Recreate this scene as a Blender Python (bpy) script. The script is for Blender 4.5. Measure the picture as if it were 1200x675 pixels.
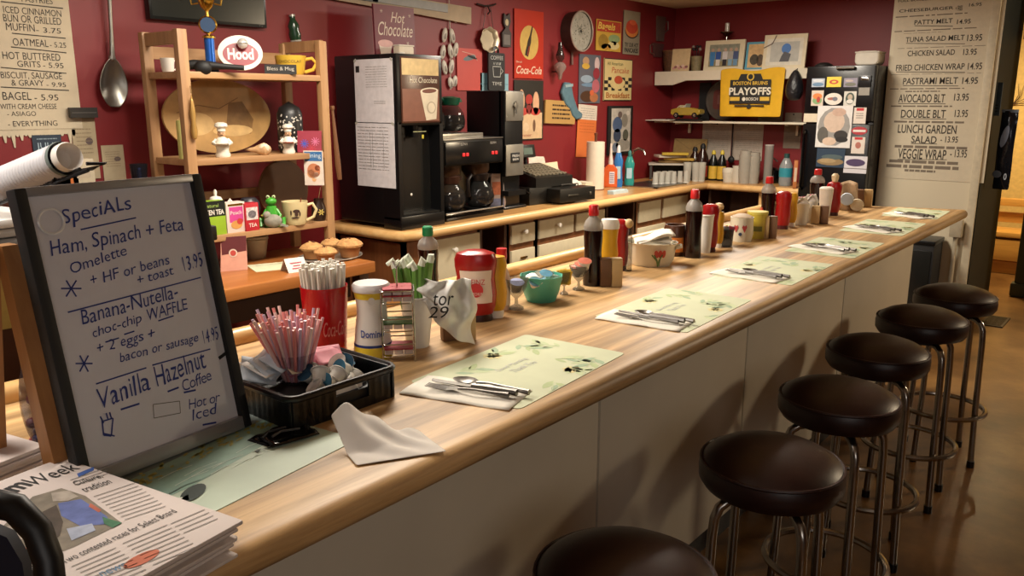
import bpy, bmesh, math, random
from mathutils import Vector, Matrix
for o in list(bpy.data.objects): bpy.data.objects.remove(o)
S = bpy.context.scene
COL = S.collection
PI = math.pi
random.seed(7)
# ---------------------------------------------------------------- camera
FPX = 962.0
CAM = Vector((0, 0, 1.6))
RT = Vector((0.77586497, 0.630899, 0.0))
UP = Vector((-0.13912924, 0.17109792, 0.97538124))
FW = Vector((-0.61536704, 0.75676413, -0.22052538))
cd = bpy.data.cameras.new('camera'); cam = bpy.data.objects.new('camera', cd); COL.objects.link(cam)
cd.sensor_width = 36; cd.lens = 36 * FPX / 1200; cd.clip_start = 0.02; cd.clip_end = 60
cam.matrix_world = Matrix(((RT.x, UP.x, -FW.x, CAM.x), (RT.y, UP.y, -FW.y, CAM.y), (RT.z, UP.z, -FW.z, CAM.z), (0, 0, 0, 1)))
S.camera = cam
S.view_settings.view_transform = 'Standard'; S.view_settings.look = 'None'
S.view_settings.gamma = 1; S.view_settings.use_curve_mapping = False
S.view_settings.exposure = 0.0
# ---------------------------------------------------------------- world, lamps and fill light
w = bpy.data.worlds.new('world'); S.world = w; w.use_nodes = True
w.node_tree.nodes['Background'].inputs[0].default_value = (1.0, 0.88, 0.74, 1)
w.node_tree.nodes['Background'].inputs[1].default_value = 0.10
def area(name, loc, target, size, power, col, sy=None):
    l = bpy.data.lights.new(name, 'AREA'); l.energy = power; l.color = col
    l.shape = 'RECTANGLE' if sy else 'SQUARE'; l.size = size
    if sy: l.size_y = sy
    o = bpy.data.objects.new(name, l); COL.objects.link(o); o.location = loc
    o.rotation_euler = (Vector(target) - Vector(loc)).to_track_quat('-Z', 'Y').to_euler()
    return o
WARM = (1.0, 0.90, 0.76)
area('ceiling_lamp_coffee', (-2.15, 2.0, 2.36), (-2.15, 2.0, 0), 0.5, 60, WARM, 0.9)
area('ceiling_lamp_back', (-2.25, 4.7, 2.36), (-2.25, 4.7, 0), 0.5, 68, WARM, 0.9)
area('ceiling_lamp_near', (-1.9, 0.1, 2.36), (-1.9, 0.1, 0), 0.5, 28, (1, .92, .82))
area('dining_room_lamp', (1.7, 6.6, 2.3), (-0.9, 4.6, 0.4), 0.3, 62, (1.0, 0.80, 0.54))
area('back_room_lamp', (-1.3, 8.4, 2.25), (-1.3, 8.8, 0), 0.4, 60, (1.0, 0.76, 0.42))
area('camera_side_fill', (1.9, -0.9, 2.3), (-1.4, 1.8, 1.0), 1.6, 24, (1.0, 0.93, 0.88))  # soft fill added behind the camera to brighten the near side, no real lamp
# ---------------------------------------------------------------- surveyed points: a photo pixel met with a real plane
def ray(px, py): return RT * (px - 600) + UP * (337.5 - py) + FW * FPX
def atz(px, py, z): d = ray(px, py); return CAM + d * ((z - CAM.z) / d.z)
def atx(px, py, x): d = ray(px, py); return CAM + d * ((x - CAM.x) / d.x)
def aty(px, py, y): d = ray(px, py); return CAM + d * ((y - CAM.y) / d.y)
def mpp(p): return (Vector(p) - CAM).dot(FW) / FPX
def ztop(p, py):                                     # height on the vertical through p seen at row py
    q = Vector((p.x, p.y, 0)) - CAM; k = (337.5 - py) / FPX
    return (k * q.dot(FW) - q.dot(UP)) / (UP.z - k * FW.z)
def stand(px, py, z, r=0.0):                         # centre of a round foot whose front edge is seen at px,py
    p = atz(px, py, z); d = Vector((p.x - CAM.x, p.y - CAM.y, 0)).normalized(); return p + d * r
def facing(p): d = CAM - Vector(p); return math.atan2(d.x, -d.y)
# ---------------------------------------------------------------- materials
def lin(h):
    h = h.lstrip('#'); c = [int(h[i:i + 2], 16) / 255 for i in (0, 2, 4)]
    return tuple(((v + .055) / 1.055) ** 2.4 if v > .04045 else v / 12.92 for v in c) + (1,)
MATS = {}
def mat(hexc, rough=.5, metal=0, noise=.08, scale=30, bump=0, clear=0, emit=0, coat=0):
    key = (hexc, rough, metal, noise, scale, bump, clear, emit, coat)
    if key in MATS: return MATS[key]
    m = bpy.data.materials.new('material_' + hexc.lstrip('#')); m.use_nodes = True
    nt = m.node_tree; b = nt.nodes['Principled BSDF']; c = lin(hexc)
    tint = c
    if clear >= .5: c = tuple(v * .08 for v in c[:3]) + (1,)
    b.inputs['Roughness'].default_value = rough; b.inputs['Metallic'].default_value = metal
    b.inputs['Coat Weight'].default_value = coat
    if noise:
        tc = nt.nodes.new('ShaderNodeTexCoord'); n = nt.nodes.new('ShaderNodeTexNoise')
        n.inputs['Scale'].default_value = scale; n.inputs['Detail'].default_value = 3
        nt.links.new(tc.outputs['Object'], n.inputs['Vector'])
        r = nt.nodes.new('ShaderNodeValToRGB')
        r.color_ramp.elements[0].position = .3; r.color_ramp.elements[1].position = .7
        r.color_ramp.elements[0].color = tuple(v * (1 - noise) for v in c[:3]) + (1,)
        r.color_ramp.elements[1].color = tuple(min(1, v * (1 + noise)) for v in c[:3]) + (1,)
        nt.links.new(n.outputs['Fac'], r.inputs['Fac']); nt.links.new(r.outputs['Color'], b.inputs['Base Color'])
        if bump:
            bp = nt.nodes.new('ShaderNodeBump'); bp.inputs['Strength'].default_value = bump; bp.inputs['Distance'].default_value = .01
            nt.links.new(n.outputs['Fac'], bp.inputs['Height']); nt.links.new(bp.outputs['Normal'], b.inputs['Normal'])
    else: b.inputs['Base Color'].default_value = c
    if emit:
        b.inputs['Emission Color'].default_value = c; b.inputs['Emission Strength'].default_value = emit
    if clear:
        t = nt.nodes.new('ShaderNodeBsdfTransparent'); t.inputs[0].default_value = tuple(.5 + .5 * v for v in tint[:3]) + (1,)
        mx = nt.nodes.new('ShaderNodeMixShader'); mx.inputs[0].default_value = clear
        out = nt.nodes['Material Output']
        nt.links.new(b.outputs[0], mx.inputs[1]); nt.links.new(t.outputs[0], mx.inputs[2]); nt.links.new(mx.outputs[0], out.inputs['Surface'])
    MATS[key] = m; return m
def wood(name, c1, c2, along='Y', sc=1.0, rough=.4, strips=0, coat=0):
    m = bpy.data.materials.new(name); m.use_nodes = True; nt = m.node_tree; b = nt.nodes['Principled BSDF']
    b.inputs['Roughness'].default_value = rough; b.inputs['Coat Weight'].default_value = coat
    tc = nt.nodes.new('ShaderNodeTexCoord'); mp = nt.nodes.new('ShaderNodeMapping')
    k = {'X': (1.2, 22, 22), 'Y': (22, 1.2, 22), 'Z': (22, 22, 1.2)}[along]
    mp.inputs['Scale'].default_value = tuple(v * sc for v in k)
    nt.links.new(tc.outputs['Object'], mp.inputs['Vector'])
    n = nt.nodes.new('ShaderNodeTexNoise'); n.inputs['Scale'].default_value = 1.0; n.inputs['Detail'].default_value = 8; n.inputs['Roughness'].default_value = .65
    n.inputs['Distortion'].default_value = .4
    nt.links.new(mp.outputs[0], n.inputs['Vector'])
    r = nt.nodes.new('ShaderNodeValToRGB'); e = r.color_ramp.elements
    e[0].position = .33; e[1].position = .66; e[0].color = lin(c1); e[1].color = lin(c2)
    nt.links.new(n.outputs['Fac'], r.inputs['Fac']); last = r.outputs['Color']
    if strips:
        mp2 = nt.nodes.new('ShaderNodeMapping'); mp2.inputs['Scale'].default_value = (strips, .9, strips)
        nt.links.new(tc.outputs['Object'], mp2.inputs['Vector'])
        v = nt.nodes.new('ShaderNodeTexNoise'); v.inputs['Scale'].default_value = 1; v.inputs['Detail'].default_value = 1
        nt.links.new(mp2.outputs[0], v.inputs['Vector'])
        hs = nt.nodes.new('ShaderNodeHueSaturation'); mr = nt.nodes.new('ShaderNodeMapRange')
        mr.inputs[1].default_value = .3; mr.inputs[2].default_value = .7; mr.inputs[3].default_value = .68; mr.inputs[4].default_value = 1.2
        nt.links.new(v.outputs['Fac'], mr.inputs[0]); nt.links.new(mr.outputs[0], hs.inputs['Value']); nt.links.new(last, hs.inputs['Color']); last = hs.outputs[0]
    nt.links.new(last, b.inputs['Base Color']); return m
OAK = wood('oak_laminate', '8e6a3e', 'd2ac78', 'Y', 1.3, .46, 26)
PINE = wood('pine', '97704a', 'b28a60', 'Z', 1.2, .5)
PINEY = wood('pine_board', '97704a', 'b28a60', 'Y', 1.2, .5)
ORANGEWOOD = wood('orange_maple', '96582a', 'b0713a', 'Y', .8, .3)
HONEY = wood('honey_edge', 'c99a5e', 'dcb47a', 'Y', .7, .35)
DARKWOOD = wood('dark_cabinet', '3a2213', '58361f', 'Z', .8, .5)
BROWNWOOD = wood('brown_panel', '6b4020', '8a5530', 'Z', .6, .5)
EASELWOOD = wood('easel_wood', '8a5a30', 'aa7844', 'Z', 1, .5)
CHROME = mat('b8b8b4', .18, 1, 0); STEEL = mat('a8a49c', .32, 1, .06); DIMCHROME = mat('a09a92', .25, 1, .05)
BLACK = mat('0b0b0c', .35, 0, .1); MATTEBLACK = mat('101011', .6, 0, .1); GLOSSBLACK = mat('070708', .12, 0, 0)
WHITE = mat('e8e2d6', .5, 0, .03); PAPER = mat('e6dfd2', .8, 0, .03); CREAM = mat('d8caa6', .5, 0, .04)
GLASS = mat('f4f6f4', .05, 0, 0, clear=.85); PLASTIC = mat('eef0ee', .15, 0, 0, clear=.6); FROST = mat('b9b2aa', .3, 0, 0, clear=.45)
INK = mat('1c1a1a', .7, 0, 0); BLUEINK = mat('1f2f78', .6, 0, 0); GREYINK = mat('77726c', .8, 0, 0)
REDCAP = mat('c01f22', .35, 0, .04); GOLD = mat('c8a24a', .25, 1, .05)
# ---------------------------------------------------------------- mesh helpers
def tag(o, label, cat, group=None, kind=None):
    o['label'] = label; o['category'] = cat
    if group: o['group'] = group
    if kind: o['kind'] = kind
    return o
def structure(o): o['kind'] = 'structure'; return o
def thing(name, label, cat, loc=(0, 0, 0), rz=0, group=None):
    o = bpy.data.objects.new(name, None); COL.objects.link(o); o.location = loc; o.rotation_euler = (0, 0, rz)
    o.empty_display_size = .05
    return tag(o, label, cat, group)
def dup(o, parent=None, label=None):
    c = o.copy(); COL.objects.link(c)
    if parent: c.parent = parent
    if label: c['label'] = label
    for ch in o.children: dup(ch, c)
    return c
_TXT = {}
def text_geo(s, shear=0.0, weight=0.0):
    k = (s, shear, weight)
    if k not in _TXT:
        c = bpy.data.curves.new('t', 'FONT'); c.body = s; c.size = 1; c.shear = shear; c.offset = weight; c.resolution_u = 3
        o = bpy.data.objects.new('t', c); me = o.to_mesh()
        vs = [v.co.copy() for v in me.vertices]; fs = [tuple(p.vertices) for p in me.polygons]
        o.to_mesh_clear(); bpy.data.objects.remove(o); bpy.data.curves.remove(c)
        xs = [v.x for v in vs] or [0, 1]; ys = [v.y for v in vs] or [0, 1]
        _TXT[k] = (vs, fs, min(xs), max(xs), min(ys), max(ys))
    return _TXT[k]
class B:
    """collects shapes; to() links them as one mesh object"""
    def __init__(s): s.v = []; s.f = []
    def add(s, vs, fs):
        n = len(s.v); s.v += [Vector(v) for v in vs]; s.f += [tuple(i + n for i in f) for f in fs]; return s
    def box(s, c, d, rz=0, bev=0, rx=0, ry=0):
        bm = bmesh.new(); bmesh.ops.create_cube(bm, size=1)
        for v in bm.verts: v.co = Vector((v.co.x * d[0], v.co.y * d[1], v.co.z * d[2]))
        if bev: bmesh.ops.bevel(bm, geom=bm.edges[:], offset=min(bev, min(d) * .45), segments=2, profile=.6, affect='EDGES')
        M = Matrix.Rotation(rz, 3, 'Z') @ Matrix.Rotation(ry, 3, 'Y') @ Matrix.Rotation(rx, 3, 'X')
        bm.verts.index_update()
        s.add([M @ v.co + Vector(c) for v in bm.verts], [[v.index for v in f.verts] for f in bm.faces]); bm.free(); return s
    def lathe(s, prof, seg=24, c=(0, 0, 0), sx=1, sy=1, a0=None, a1=None, M=None):
        full = a0 is None; n = seg if full else seg + 1; vs = []; fs = []; idx = []
        for r, z in prof:
            if r < 1e-6 and full: idx.append([len(vs)] * n); vs.append(Vector((0, 0, z)))
            else:
                row = []
                for k in range(n):
                    a = 2 * PI * k / seg if full else a0 + (a1 - a0) * k / seg
                    row.append(len(vs)); vs.append(Vector((r * sx * math.cos(a), r * sy * math.sin(a), z)))
                idx.append(row)
        for i in range(len(prof) - 1):
            for k in range(seg):
                k2 = (k + 1) % n if full else k + 1
                q = [idx[i][k], idx[i][k2], idx[i + 1][k2], idx[i + 1][k]]; u = []
                for t in q:
                    if t not in u: u.append(t)
                if len(u) > 2: fs.append(u)
        if M: vs = [M @ v for v in vs]
        return s.add([v + Vector(c) for v in vs], fs)
    def ball(s, c, r, seg=14, M=None):
        if not hasattr(r, '__len__'): r = (r, r, r)
        n = max(5, seg // 2); vs = [((math.sin(PI * i / n)), -math.cos(PI * i / n) * r[2]) for i in range(n + 1)]
        vs[0] = (0, -r[2]); vs[-1] = (0, r[2]); return s.lathe(vs, seg, c, r[0], r[1], M=M)
    def tube(s, pts, r, seg=8, closed=False, cap=True):
        P = [Vector(p) for p in pts]; n = len(P); rs = r if hasattr(r, '__len__') else [r] * n; vs = []; fs = []; nrm = None
        for i in range(n):
            a = P[(i - 1) % n] if (closed or i) else P[i]; b = P[(i + 1) % n] if (closed or i < n - 1) else P[i]
            t = (b - a); t = t.normalized() if t.length > 1e-9 else Vector((0, 0, 1))
            if nrm is None: nrm = t.orthogonal().normalized()
            nrm = (nrm - t * nrm.dot(t)); nrm = nrm.normalized() if nrm.length > 1e-6 else t.orthogonal().normalized()
            bi = t.cross(nrm)
            for k in range(seg):
                a = 2 * PI * k / seg; vs.append(P[i] + (nrm * math.cos(a) + bi * math.sin(a)) * rs[i])
        for i in range(n if closed else n - 1):
            j = (i + 1) % n
            for k in range(seg): fs.append((i * seg + k, i * seg + (k + 1) % seg, j * seg + (k + 1) % seg, j * seg + k))
        if cap and not closed: fs.append(tuple(range(seg))[::-1]); fs.append(tuple((n - 1) * seg + k for k in range(seg)))
        return s.add(vs, fs)
    def prism(s, poly, t, axis='y', c=(0, 0, 0)):
        n = len(poly); vs = []
        for e in (-t / 2, t / 2):
            for a, b in poly: vs.append({'y': (a, e, b), 'z': (a, b, e), 'x': (e, a, b)}[axis])
        fs = [tuple(range(n)), tuple(range(2 * n - 1, n - 1, -1))] + [(i, i + n, (i + 1) % n + n, (i + 1) % n) for i in range(n)]
        return s.add([Vector(v) + Vector(c) for v in vs], fs)
    def grid(s, nx, ny, fn):
        vs = [fn(i / (nx - 1), j / (ny - 1)) for j in range(ny) for i in range(nx)]
        return s.add(vs, [(j * nx + i, j * nx + i + 1, (j + 1) * nx + i + 1, (j + 1) * nx + i) for j in range(ny - 1) for i in range(nx - 1)])
    def move(s, M):
        s.v = [M @ v for v in s.v]; return s
    def to(s, name, m, parent=None, loc=None, rz=0, solid=0, sub=0, bevel=0, ang=40):
        me = bpy.data.meshes.new(name); me.from_pydata([tuple(v) for v in s.v], [], s.f); me.update()
        bm = bmesh.new(); bm.from_mesh(me); bmesh.ops.recalc_face_normals(bm, faces=bm.faces[:]); bm.to_mesh(me); bm.free()
        me.polygons.foreach_set('use_smooth', [True] * len(me.polygons)); me.set_sharp_from_angle(angle=math.radians(ang))
        me.materials.append(m); o = bpy.data.objects.new(name, me); COL.objects.link(o)
        if parent: o.parent = parent
        if loc is not None: o.location = loc
        if rz: o.rotation_euler = (0, 0, rz)
        if solid: md = o.modifiers.new('s', 'SOLIDIFY'); md.thickness = solid; md.offset = 1
        if bevel: md = o.modifiers.new('b', 'BEVEL'); md.width = bevel; md.segments = 2
        if sub: md = o.modifiers.new('u', 'SUBSURF'); md.levels = sub; md.render_levels = sub
        return o
def ell(cx, cz, rx, rz, n=28, a=0):
    ca, sa = math.cos(a), math.sin(a); out = []
    for k in range(n):
        x, z = rx * math.cos(2 * PI * k / n), rz * math.sin(2 * PI * k / n); out.append((cx + x * ca - z * sa, cz + x * sa + z * ca))
    return out
def rect(x0, z0, x1, z1): return [(x0, z0), (x1, z0), (x1, z1), (x0, z1)]
def rrect(x0, z0, x1, z1, r, n=4):
    out = []
    for cx, cz, a in ((x1 - r, z1 - r, 0), (x0 + r, z1 - r, PI / 2), (x0 + r, z0 + r, PI), (x1 - r, z0 + r, 1.5 * PI)):
        for k in range(n + 1): t = a + PI / 2 * k / n; out.append((cx + r * math.cos(t), cz + r * math.sin(t)))
    return out
class Face:
    """ink and pictures on one face of an object: local x right, z up, looking along +y; v in metres"""
    def __init__(s, parent, y=0.0, bend=0.0, step=.0005): s.p = parent; s.y = y; s.R = bend; s.g = {}; s.step = step; s.o = []
    def m(s, x, z, d=1):
        if s.R: a = x / s.R; R = s.R + s.step * d; return Vector((R * math.sin(a), -R * math.cos(a), z))
        return Vector((x, s.y - s.step * d, z))
    def poly(s, name, pts, material, d=1):
        b = s.g.setdefault((name, material.name), (B(), material, name))[0]
        if s.R and len(pts) == 4:
            n = 8; (x0, z0), (x1, _), (_, z1), _2 = pts
            for k in range(n):
                a, c = x0 + (x1 - x0) * k / n, x0 + (x1 - x0) * (k + 1) / n
                b.add([s.m(a, z0, d), s.m(c, z0, d), s.m(c, z1, d), s.m(a, z1, d)], [(0, 1, 2, 3)])
        else: b.add([s.m(x, z, d) for x, z in pts], [tuple(range(len(pts)))])
        return s
    def line(s, name, pts, wd, material, d=2):
        key = (name, len(s.g)) if name in ('marker_line', 'ruled_lines', 'underlines', 'printed_burst') else (name, material.name)
        for (x0, z0), (x1, z1) in zip(pts, pts[1:]):
            L = math.hypot(x1 - x0, z1 - z0) or 1; nx, nz = -(z1 - z0) / L * wd / 2, (x1 - x0) / L * wd / 2
            b = s.g.setdefault(key, (B(), material, name))[0]
            b.add([s.m(x0 + nx, z0 + nz, d), s.m(x1 + nx, z1 + nz, d), s.m(x1 - nx, z1 - nz, d), s.m(x0 - nx, z0 - nz, d)], [(0, 1, 2, 3)])
        return s
    def text(s, t, x, z, wd, ht, material, name='lettering', shear=0, weight=0, rot=0, d=2, jit=0):
        vs, fs, a, c, e, g = text_geo(t, shear, weight); b = s.g.setdefault((name, len(s.g)), (B(), material, name))[0]
        kx = wd / max(1e-6, c - a); kz = ht / max(1e-6, g - e); cr, sr = math.cos(rot), math.sin(rot); out = []
        for v in vs:
            u, q = (v.x - a) * kx, (v.y - e) * kz
            if jit: q += jit * ht * math.sin(u / wd * 23 + len(t)) ; u += jit * ht * math.sin(u / wd * 31 + 2)
            out.append(s.m(x + u * cr - q * sr, z + u * sr + q * cr, d))
        b.add(out, fs); return s
    def scribble(s, x0, z0, x1, z1, rows, material, name='small_print', fill=.5, seed=1):
        r = random.Random(seed); dz = (z1 - z0) / rows
        for k in range(rows):
            x = x0; zc = z0 + dz * (k + .5)
            while x < x1:
                L = min(x1 - x, (x1 - x0) * r.uniform(.05, .22)); s.poly(name, rect(x, zc - dz * fill / 2, x + L, zc + dz * fill / 2), material, 2); x += L + (x1 - x0) * .025
        return s
    def done(s):
        for b, m, n in s.g.values(): s.o.append(b.to(n, m, s.p))
        return s
def board(name, label, cat, wd, ht, loc, rz=0, m=None, t=.004, group=None, tilt=0, roll=0, poly=None, bev=0, part='sheet'):
    """a flat sheet, sign or frame: an Empty at its lower edge, local x right, z up, front at y=-t"""
    o = thing(name, label, cat, loc, rz, group)
    o.rotation_euler = (Matrix.Rotation(rz, 3, 'Z') @ Matrix.Rotation(tilt, 3, 'X') @ Matrix.Rotation(roll, 3, 'Y')).to_euler()
    b = B()
    if poly: b.prism(poly, t, 'y', (0, -t / 2, 0))
    else: b.box((0, -t / 2, ht / 2), (wd, t, ht), bev=bev)
    b.to(part, m or PAPER, o); return o
WX = -3.6                                            # left wall
FY = 6.67                                            # far wall
CT = 1.05                                            # lunch counter top
BT = 0.965                                           # back counter top
def onwall(x0, y0, x1, y1, off=.002, rowx=None):     # rectangle on the left wall from its photo corners: centre-bottom, width, height
    xm, ym = (x0 + x1) / 2, (y0 + y1) / 2
    a, b = atx(x0, ym, WX + off), atx(x1, ym, WX + off); c, d = atx(xm, y0, WX + off), atx(xm, y1, WX + off)
    return Vector((WX + off, (a.y + b.y) / 2, d.z)), abs(b.y - a.y), c.z - d.z
def onfar(x0, y0, x1, y1, Y=FY - .002):
    xm, ym = (x0 + x1) / 2, (y0 + y1) / 2
    a, b = aty(x0, ym, Y), aty(x1, ym, Y); c, d = aty(xm, y0, Y), aty(xm, y1, Y)
    return Vector(((a.x + b.x) / 2, Y, d.z)), abs(b.x - a.x), c.z - d.z
# ================================================================ the room
def wallmat(name, c1, c2, sc=2.5, rough=.55):
    m = mat(c1, rough, 0, .1, sc, .05); return m
RED = mat('7e2024', .5, 0, .10, 1.5, .04)
OFFWHITE = mat('cfc3a8', .55, 0, .04, 2)
CEIL = mat('d8cab2', .8, 0, .05, 3)
FLOORM = bpy.data.materials.new('worn_floor'); FLOORM.use_nodes = True
def _floor():
    nt = FLOORM.node_tree; b = nt.nodes['Principled BSDF']; tc = nt.nodes.new('ShaderNodeTexCoord')
    n = nt.nodes.new('ShaderNodeTexNoise'); n.inputs['Scale'].default_value = 1.6; n.inputs['Detail'].default_value = 9; n.inputs['Roughness'].default_value = .62
    r = nt.nodes.new('ShaderNodeValToRGB'); e = r.color_ramp.elements; e[0].position = .34; e[1].position = .68
    e[0].color = lin('4a3117'); e[1].color = lin('8f6a3c'); k = e.new(.5); k.color = lin('6b4a25')
    nt.links.new(tc.outputs['Object'], n.inputs['Vector']); nt.links.new(n.outputs['Fac'], r.inputs['Fac']); nt.links.new(r.outputs[0], b.inputs['Base Color'])
    b.inputs['Roughness'].default_value = .33
    bp = nt.nodes.new('ShaderNodeBump'); bp.inputs['Strength'].default_value = .12; bp.inputs['Distance'].default_value = .02
    nt.links.new(n.outputs['Fac'], bp.inputs['Height']); nt.links.new(bp.outputs[0], b.inputs['Normal'])
_floor()
structure(B().box((0.2, 4.0, -.05), (8.6, 13.4, .1)).to('floor', FLOORM))
structure(B().box((0.2, 4.0, 2.44), (8.6, 13.4, .1)).to('ceiling', CEIL))
structure(B().box((WX - .06, 4.0, 1.2), (.12, 13.4, 2.4)).to('wall_left', RED))
structure(B().box((-2.65, FY + .06, 1.2), (1.9, .12, 2.4)).to('wall_far', RED))
structure(B().box((0.5, -2.06, 1.2), (8.2, .12, 2.4)).to('wall_rear', mat('7a5a44', .7)))
structure(B().box((4.06, 4, 1.2), (.12, 13.4, 2.4)).to('wall_right', mat('6e4a38', .7)))
# white end wall with the doorway beside it
structure(B().box((-1.3925, 6.60, 1.2), (.645, .60, 2.4)).to('wall_menu', OFFWHITE))
structure(B().box((-1.062, 6.75, 1.2), (.016, .90, 2.4)).to('trim_1', mat('181b14', .6, 0, .1)))
structure(B().box((-1.085, 6.288, 1.2), (.05, .022, 2.4), bev=.004).to('trim_2', mat('c9bda2', .5)))
structure(B().box((-.40, 7.1, 2.22), (1.24, .14, .36)).to('trim_3', mat('2b1c12', .5)))
structure(B().box((1.9, 6.95, 1.2), (4.2, .14, 2.4)).to('wall_side', mat('5a3324', .7)))
structure(B().box((-.47, 10.0, 1.2), (6.2, .12, 2.4)).to('wall_back_room', mat('e3c277', .6)))
b = B().box((-.915, 7.95, 1.2), (.13, .09, 2.4), bev=.01).box((-.915, 7.95, .06), (.18, .13, .12), bev=.02)
structure(b.to('trim_4', mat('2b3018', .5)))
# ceiling lamps over the work aisle
# ================================================================ lunch counter
t = thing('lunch_counter', 'long wood-grain lunch counter with white front panels', 'counter', (0, 0, 0))
Y0, SH = -.35, .34
def yend(x): return 4.84 + (x + .85) * SH
prof = [(-.90, CT)] + [(-.875 + .025 * math.sin(a), CT - .025 + .025 * math.cos(a)) for a in [i * PI / 8 for i in range(9)]] + [(-.90, CT - .05), (-1.68, CT - .05), (-1.68, CT)]
b = B(); n = len(prof); vs = [(x, Y0, z) for x, z in prof] + [(x, yend(x), z) for x, z in prof]
b.add(vs, [tuple(range(n)), tuple(range(2 * n - 1, n - 1, -1))] + [(i, (i + 1) % n, (i + 1) % n + n, i + n) for i in range(n)])
b.to('countertop', OAK, t)
prof = [(-1.64, CT)] + [(-1.6625 + .0225 * math.cos(a), CT + .012 + .022 * math.sin(a)) for a in [i * PI / 8 for i in range(9)]] + [(-1.685, CT - .05), (-1.70, CT - .05), (-1.70, CT + .012), (-1.685, CT)]
prof = [(-1.645, CT)] + [(-1.67 + .025 * math.cos(a), CT + .012 + .022 * math.sin(a)) for a in [i * PI / 8 for i in range(9)]] + [(-1.695, CT - .06), (-1.681, CT - .06)]
b = B(); n = len(prof); vs = [(x, Y0, z) for x, z in prof] + [(x, yend(x), z) for x, z in prof]
b.add(vs, [tuple(range(n)), tuple(range(2 * n - 1, n - 1, -1))] + [(i, (i + 1) % n, (i + 1) % n + n, i + n) for i in range(n)])
b.to('back_lip', HONEY, t)
FPANEL = mat('cdc4b2', .45, 0, .05, 3)
for y0, y1 in ((Y0, .62), (.62, 1.74), (1.74, 2.69), (2.69, 3.75), (3.75, 4.93)):
    B().box((-1.13, (y0 + y1) / 2, .575), (.03, y1 - y0 - .010, .85), bev=.003).to('front_panel', FPANEL, t)
B().box((-1.16, 2.28, .57), (.03, 5.2, .83)).to('backing', MATTEBLACK, t)
B().box((-1.19, 2.28, .075), (.03, 5.2, .15)).to('kick_board', mat('171210', .6), t)
B().box((-1.40, 2.2, .5), (.03, 4.7, 1.0)).to('inner_panel', DARKWOOD, t)
B().box((-1.40, 2.2, .45), (.5, 4.6, .03)).to('under_shelf', DARKWOOD, t)
for y in (Y0 + .1, 2.2, 4.4): B().box((-1.42, y, .5), (.46, .03, 1.0)).to('divider', DARKWOOD, t)
# ================================================================ back counter, one worktop and its cabinets
t = thing('back_worktop', 'honey wood L-shaped worktop along the red walls behind the counter', 'worktop', (0, 0, 0))
poly = [(WX + .01, 2.82), (-3.06, 2.82), (-3.0, 2.87), (-3.0, 6.16), (-2.97, 6.2), (-2.22, 6.2), (-2.22, FY - .01), (WX + .01, FY - .01)]
b = B().prism(poly, .05, 'z', (0, 0, BT - .025)); b.to('slab', wood('honey_top', 'a87a44', 'c89a60', 'Y', 1, .3), t)
edge = [(WX + .03, 2.812, BT - .026), (-3.07, 2.812, BT - .026), (-3.01, 2.835, BT - .026), (-2.992, 2.90, BT - .026), (-2.992, 6.14, BT - .026), (-2.97, 6.18, BT - .026), (-2.225, 6.192, BT - .026)]
B().tube(edge, .027, 10).to('front_edge', HONEY, t)
CABF = -3.05
def cab(px, py): p = atx(px, py, CABF); return p.y, p.z
CW = mat('cfc3a4', .45, 0, .04)
def cabinet(label, y0, y1, fronts, openface=False):
    t = thing('base_cabinet', label, 'cabinet', (CABF, (y0 + y1) / 2, 0), PI / 2)
    wdt = y1 - y0; b = B()
    for s in (-1, 1): b.box((s * (wdt / 2 - .011), .26, .456), (.022, .52, .913))
    b.box((0, .51, .456), (wdt, .02, .913)).box((0, .26, .10), (wdt, .5, .02)).box((0, .26, .9), (wdt, .5, .02))
    if not openface:
        b.box((0, .012, .456), (wdt, .024, .913))
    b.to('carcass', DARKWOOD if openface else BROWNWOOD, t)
    for a0, a1, z0, z1, kind in fronts:
        f = B().box(((a0 + a1) / 2 - (y0 + y1) / 2, -.008, (z0 + z1) / 2), (a1 - a0, .016, z1 - z0), bev=.003).to('drawer_front' if kind != 'door' else 'door', CW, t)
        if kind in ('drawer', 'door'):
            B().lathe([(0, 0), (.007, 0), (.006, .012), (.014, .02), (.013, .028), (0, .031)], 14, ((a0 + a1) / 2 - (y0 + y1) / 2, -.016, z0 + (z1 - z0) * (.62 if kind == 'drawer' else .8)), M=Matrix.Rotation(PI / 2, 3, 'X')).to('knob', WHITE, f)
        if kind == 'pull': B().box(((a0 + a1) / 2 - (y0 + y1) / 2, -.02, z1 - .05), (.06, .012, .012), bev=.003).to('pull', mat('8a6a3a', .3, 1), f)
ya, yb, yc, yd = 3.03, 3.46, 3.74, 4.02
cabinet('brown cabinet below the coffee brewer with one wide cream door', 2.87, 3.46, [(3.0, 3.445, .55, .885, 'door')])
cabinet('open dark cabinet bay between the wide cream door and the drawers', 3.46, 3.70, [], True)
dz = [(.60, .78), (.79, .885)]
cabinet('drawer unit with two cream drawers under the cash register', 3.70, 3.98, [(3.73, 3.955, .775, .888, 'drawer'), (3.73, 3.955, .60, .735, 'pull')])
cabinet('drawer unit with wide cream drawers right of the small pair', 3.98, 4.78, [(4.0, 4.37, .775, .888, 'drawer'), (4.40, 4.74, .775, .888, 'drawer'), (4.0, 4.74, .60, .735, 'plain')])
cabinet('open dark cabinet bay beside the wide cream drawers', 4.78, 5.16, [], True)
cabinet('corner cabinet with two plain cream panels below the sink', 5.16, 6.14, [(5.2, 5.52, .74, .885, 'plain'), (5.56, 5.95, .74, .885, 'plain'), (5.2, 5.6, .6, .70, 'plain')])
t = thing('base_cabinet', 'open dark cabinet bay under the far worktop beside the fridge', 'cabinet', (-2.62, 6.25, 0))
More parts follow.
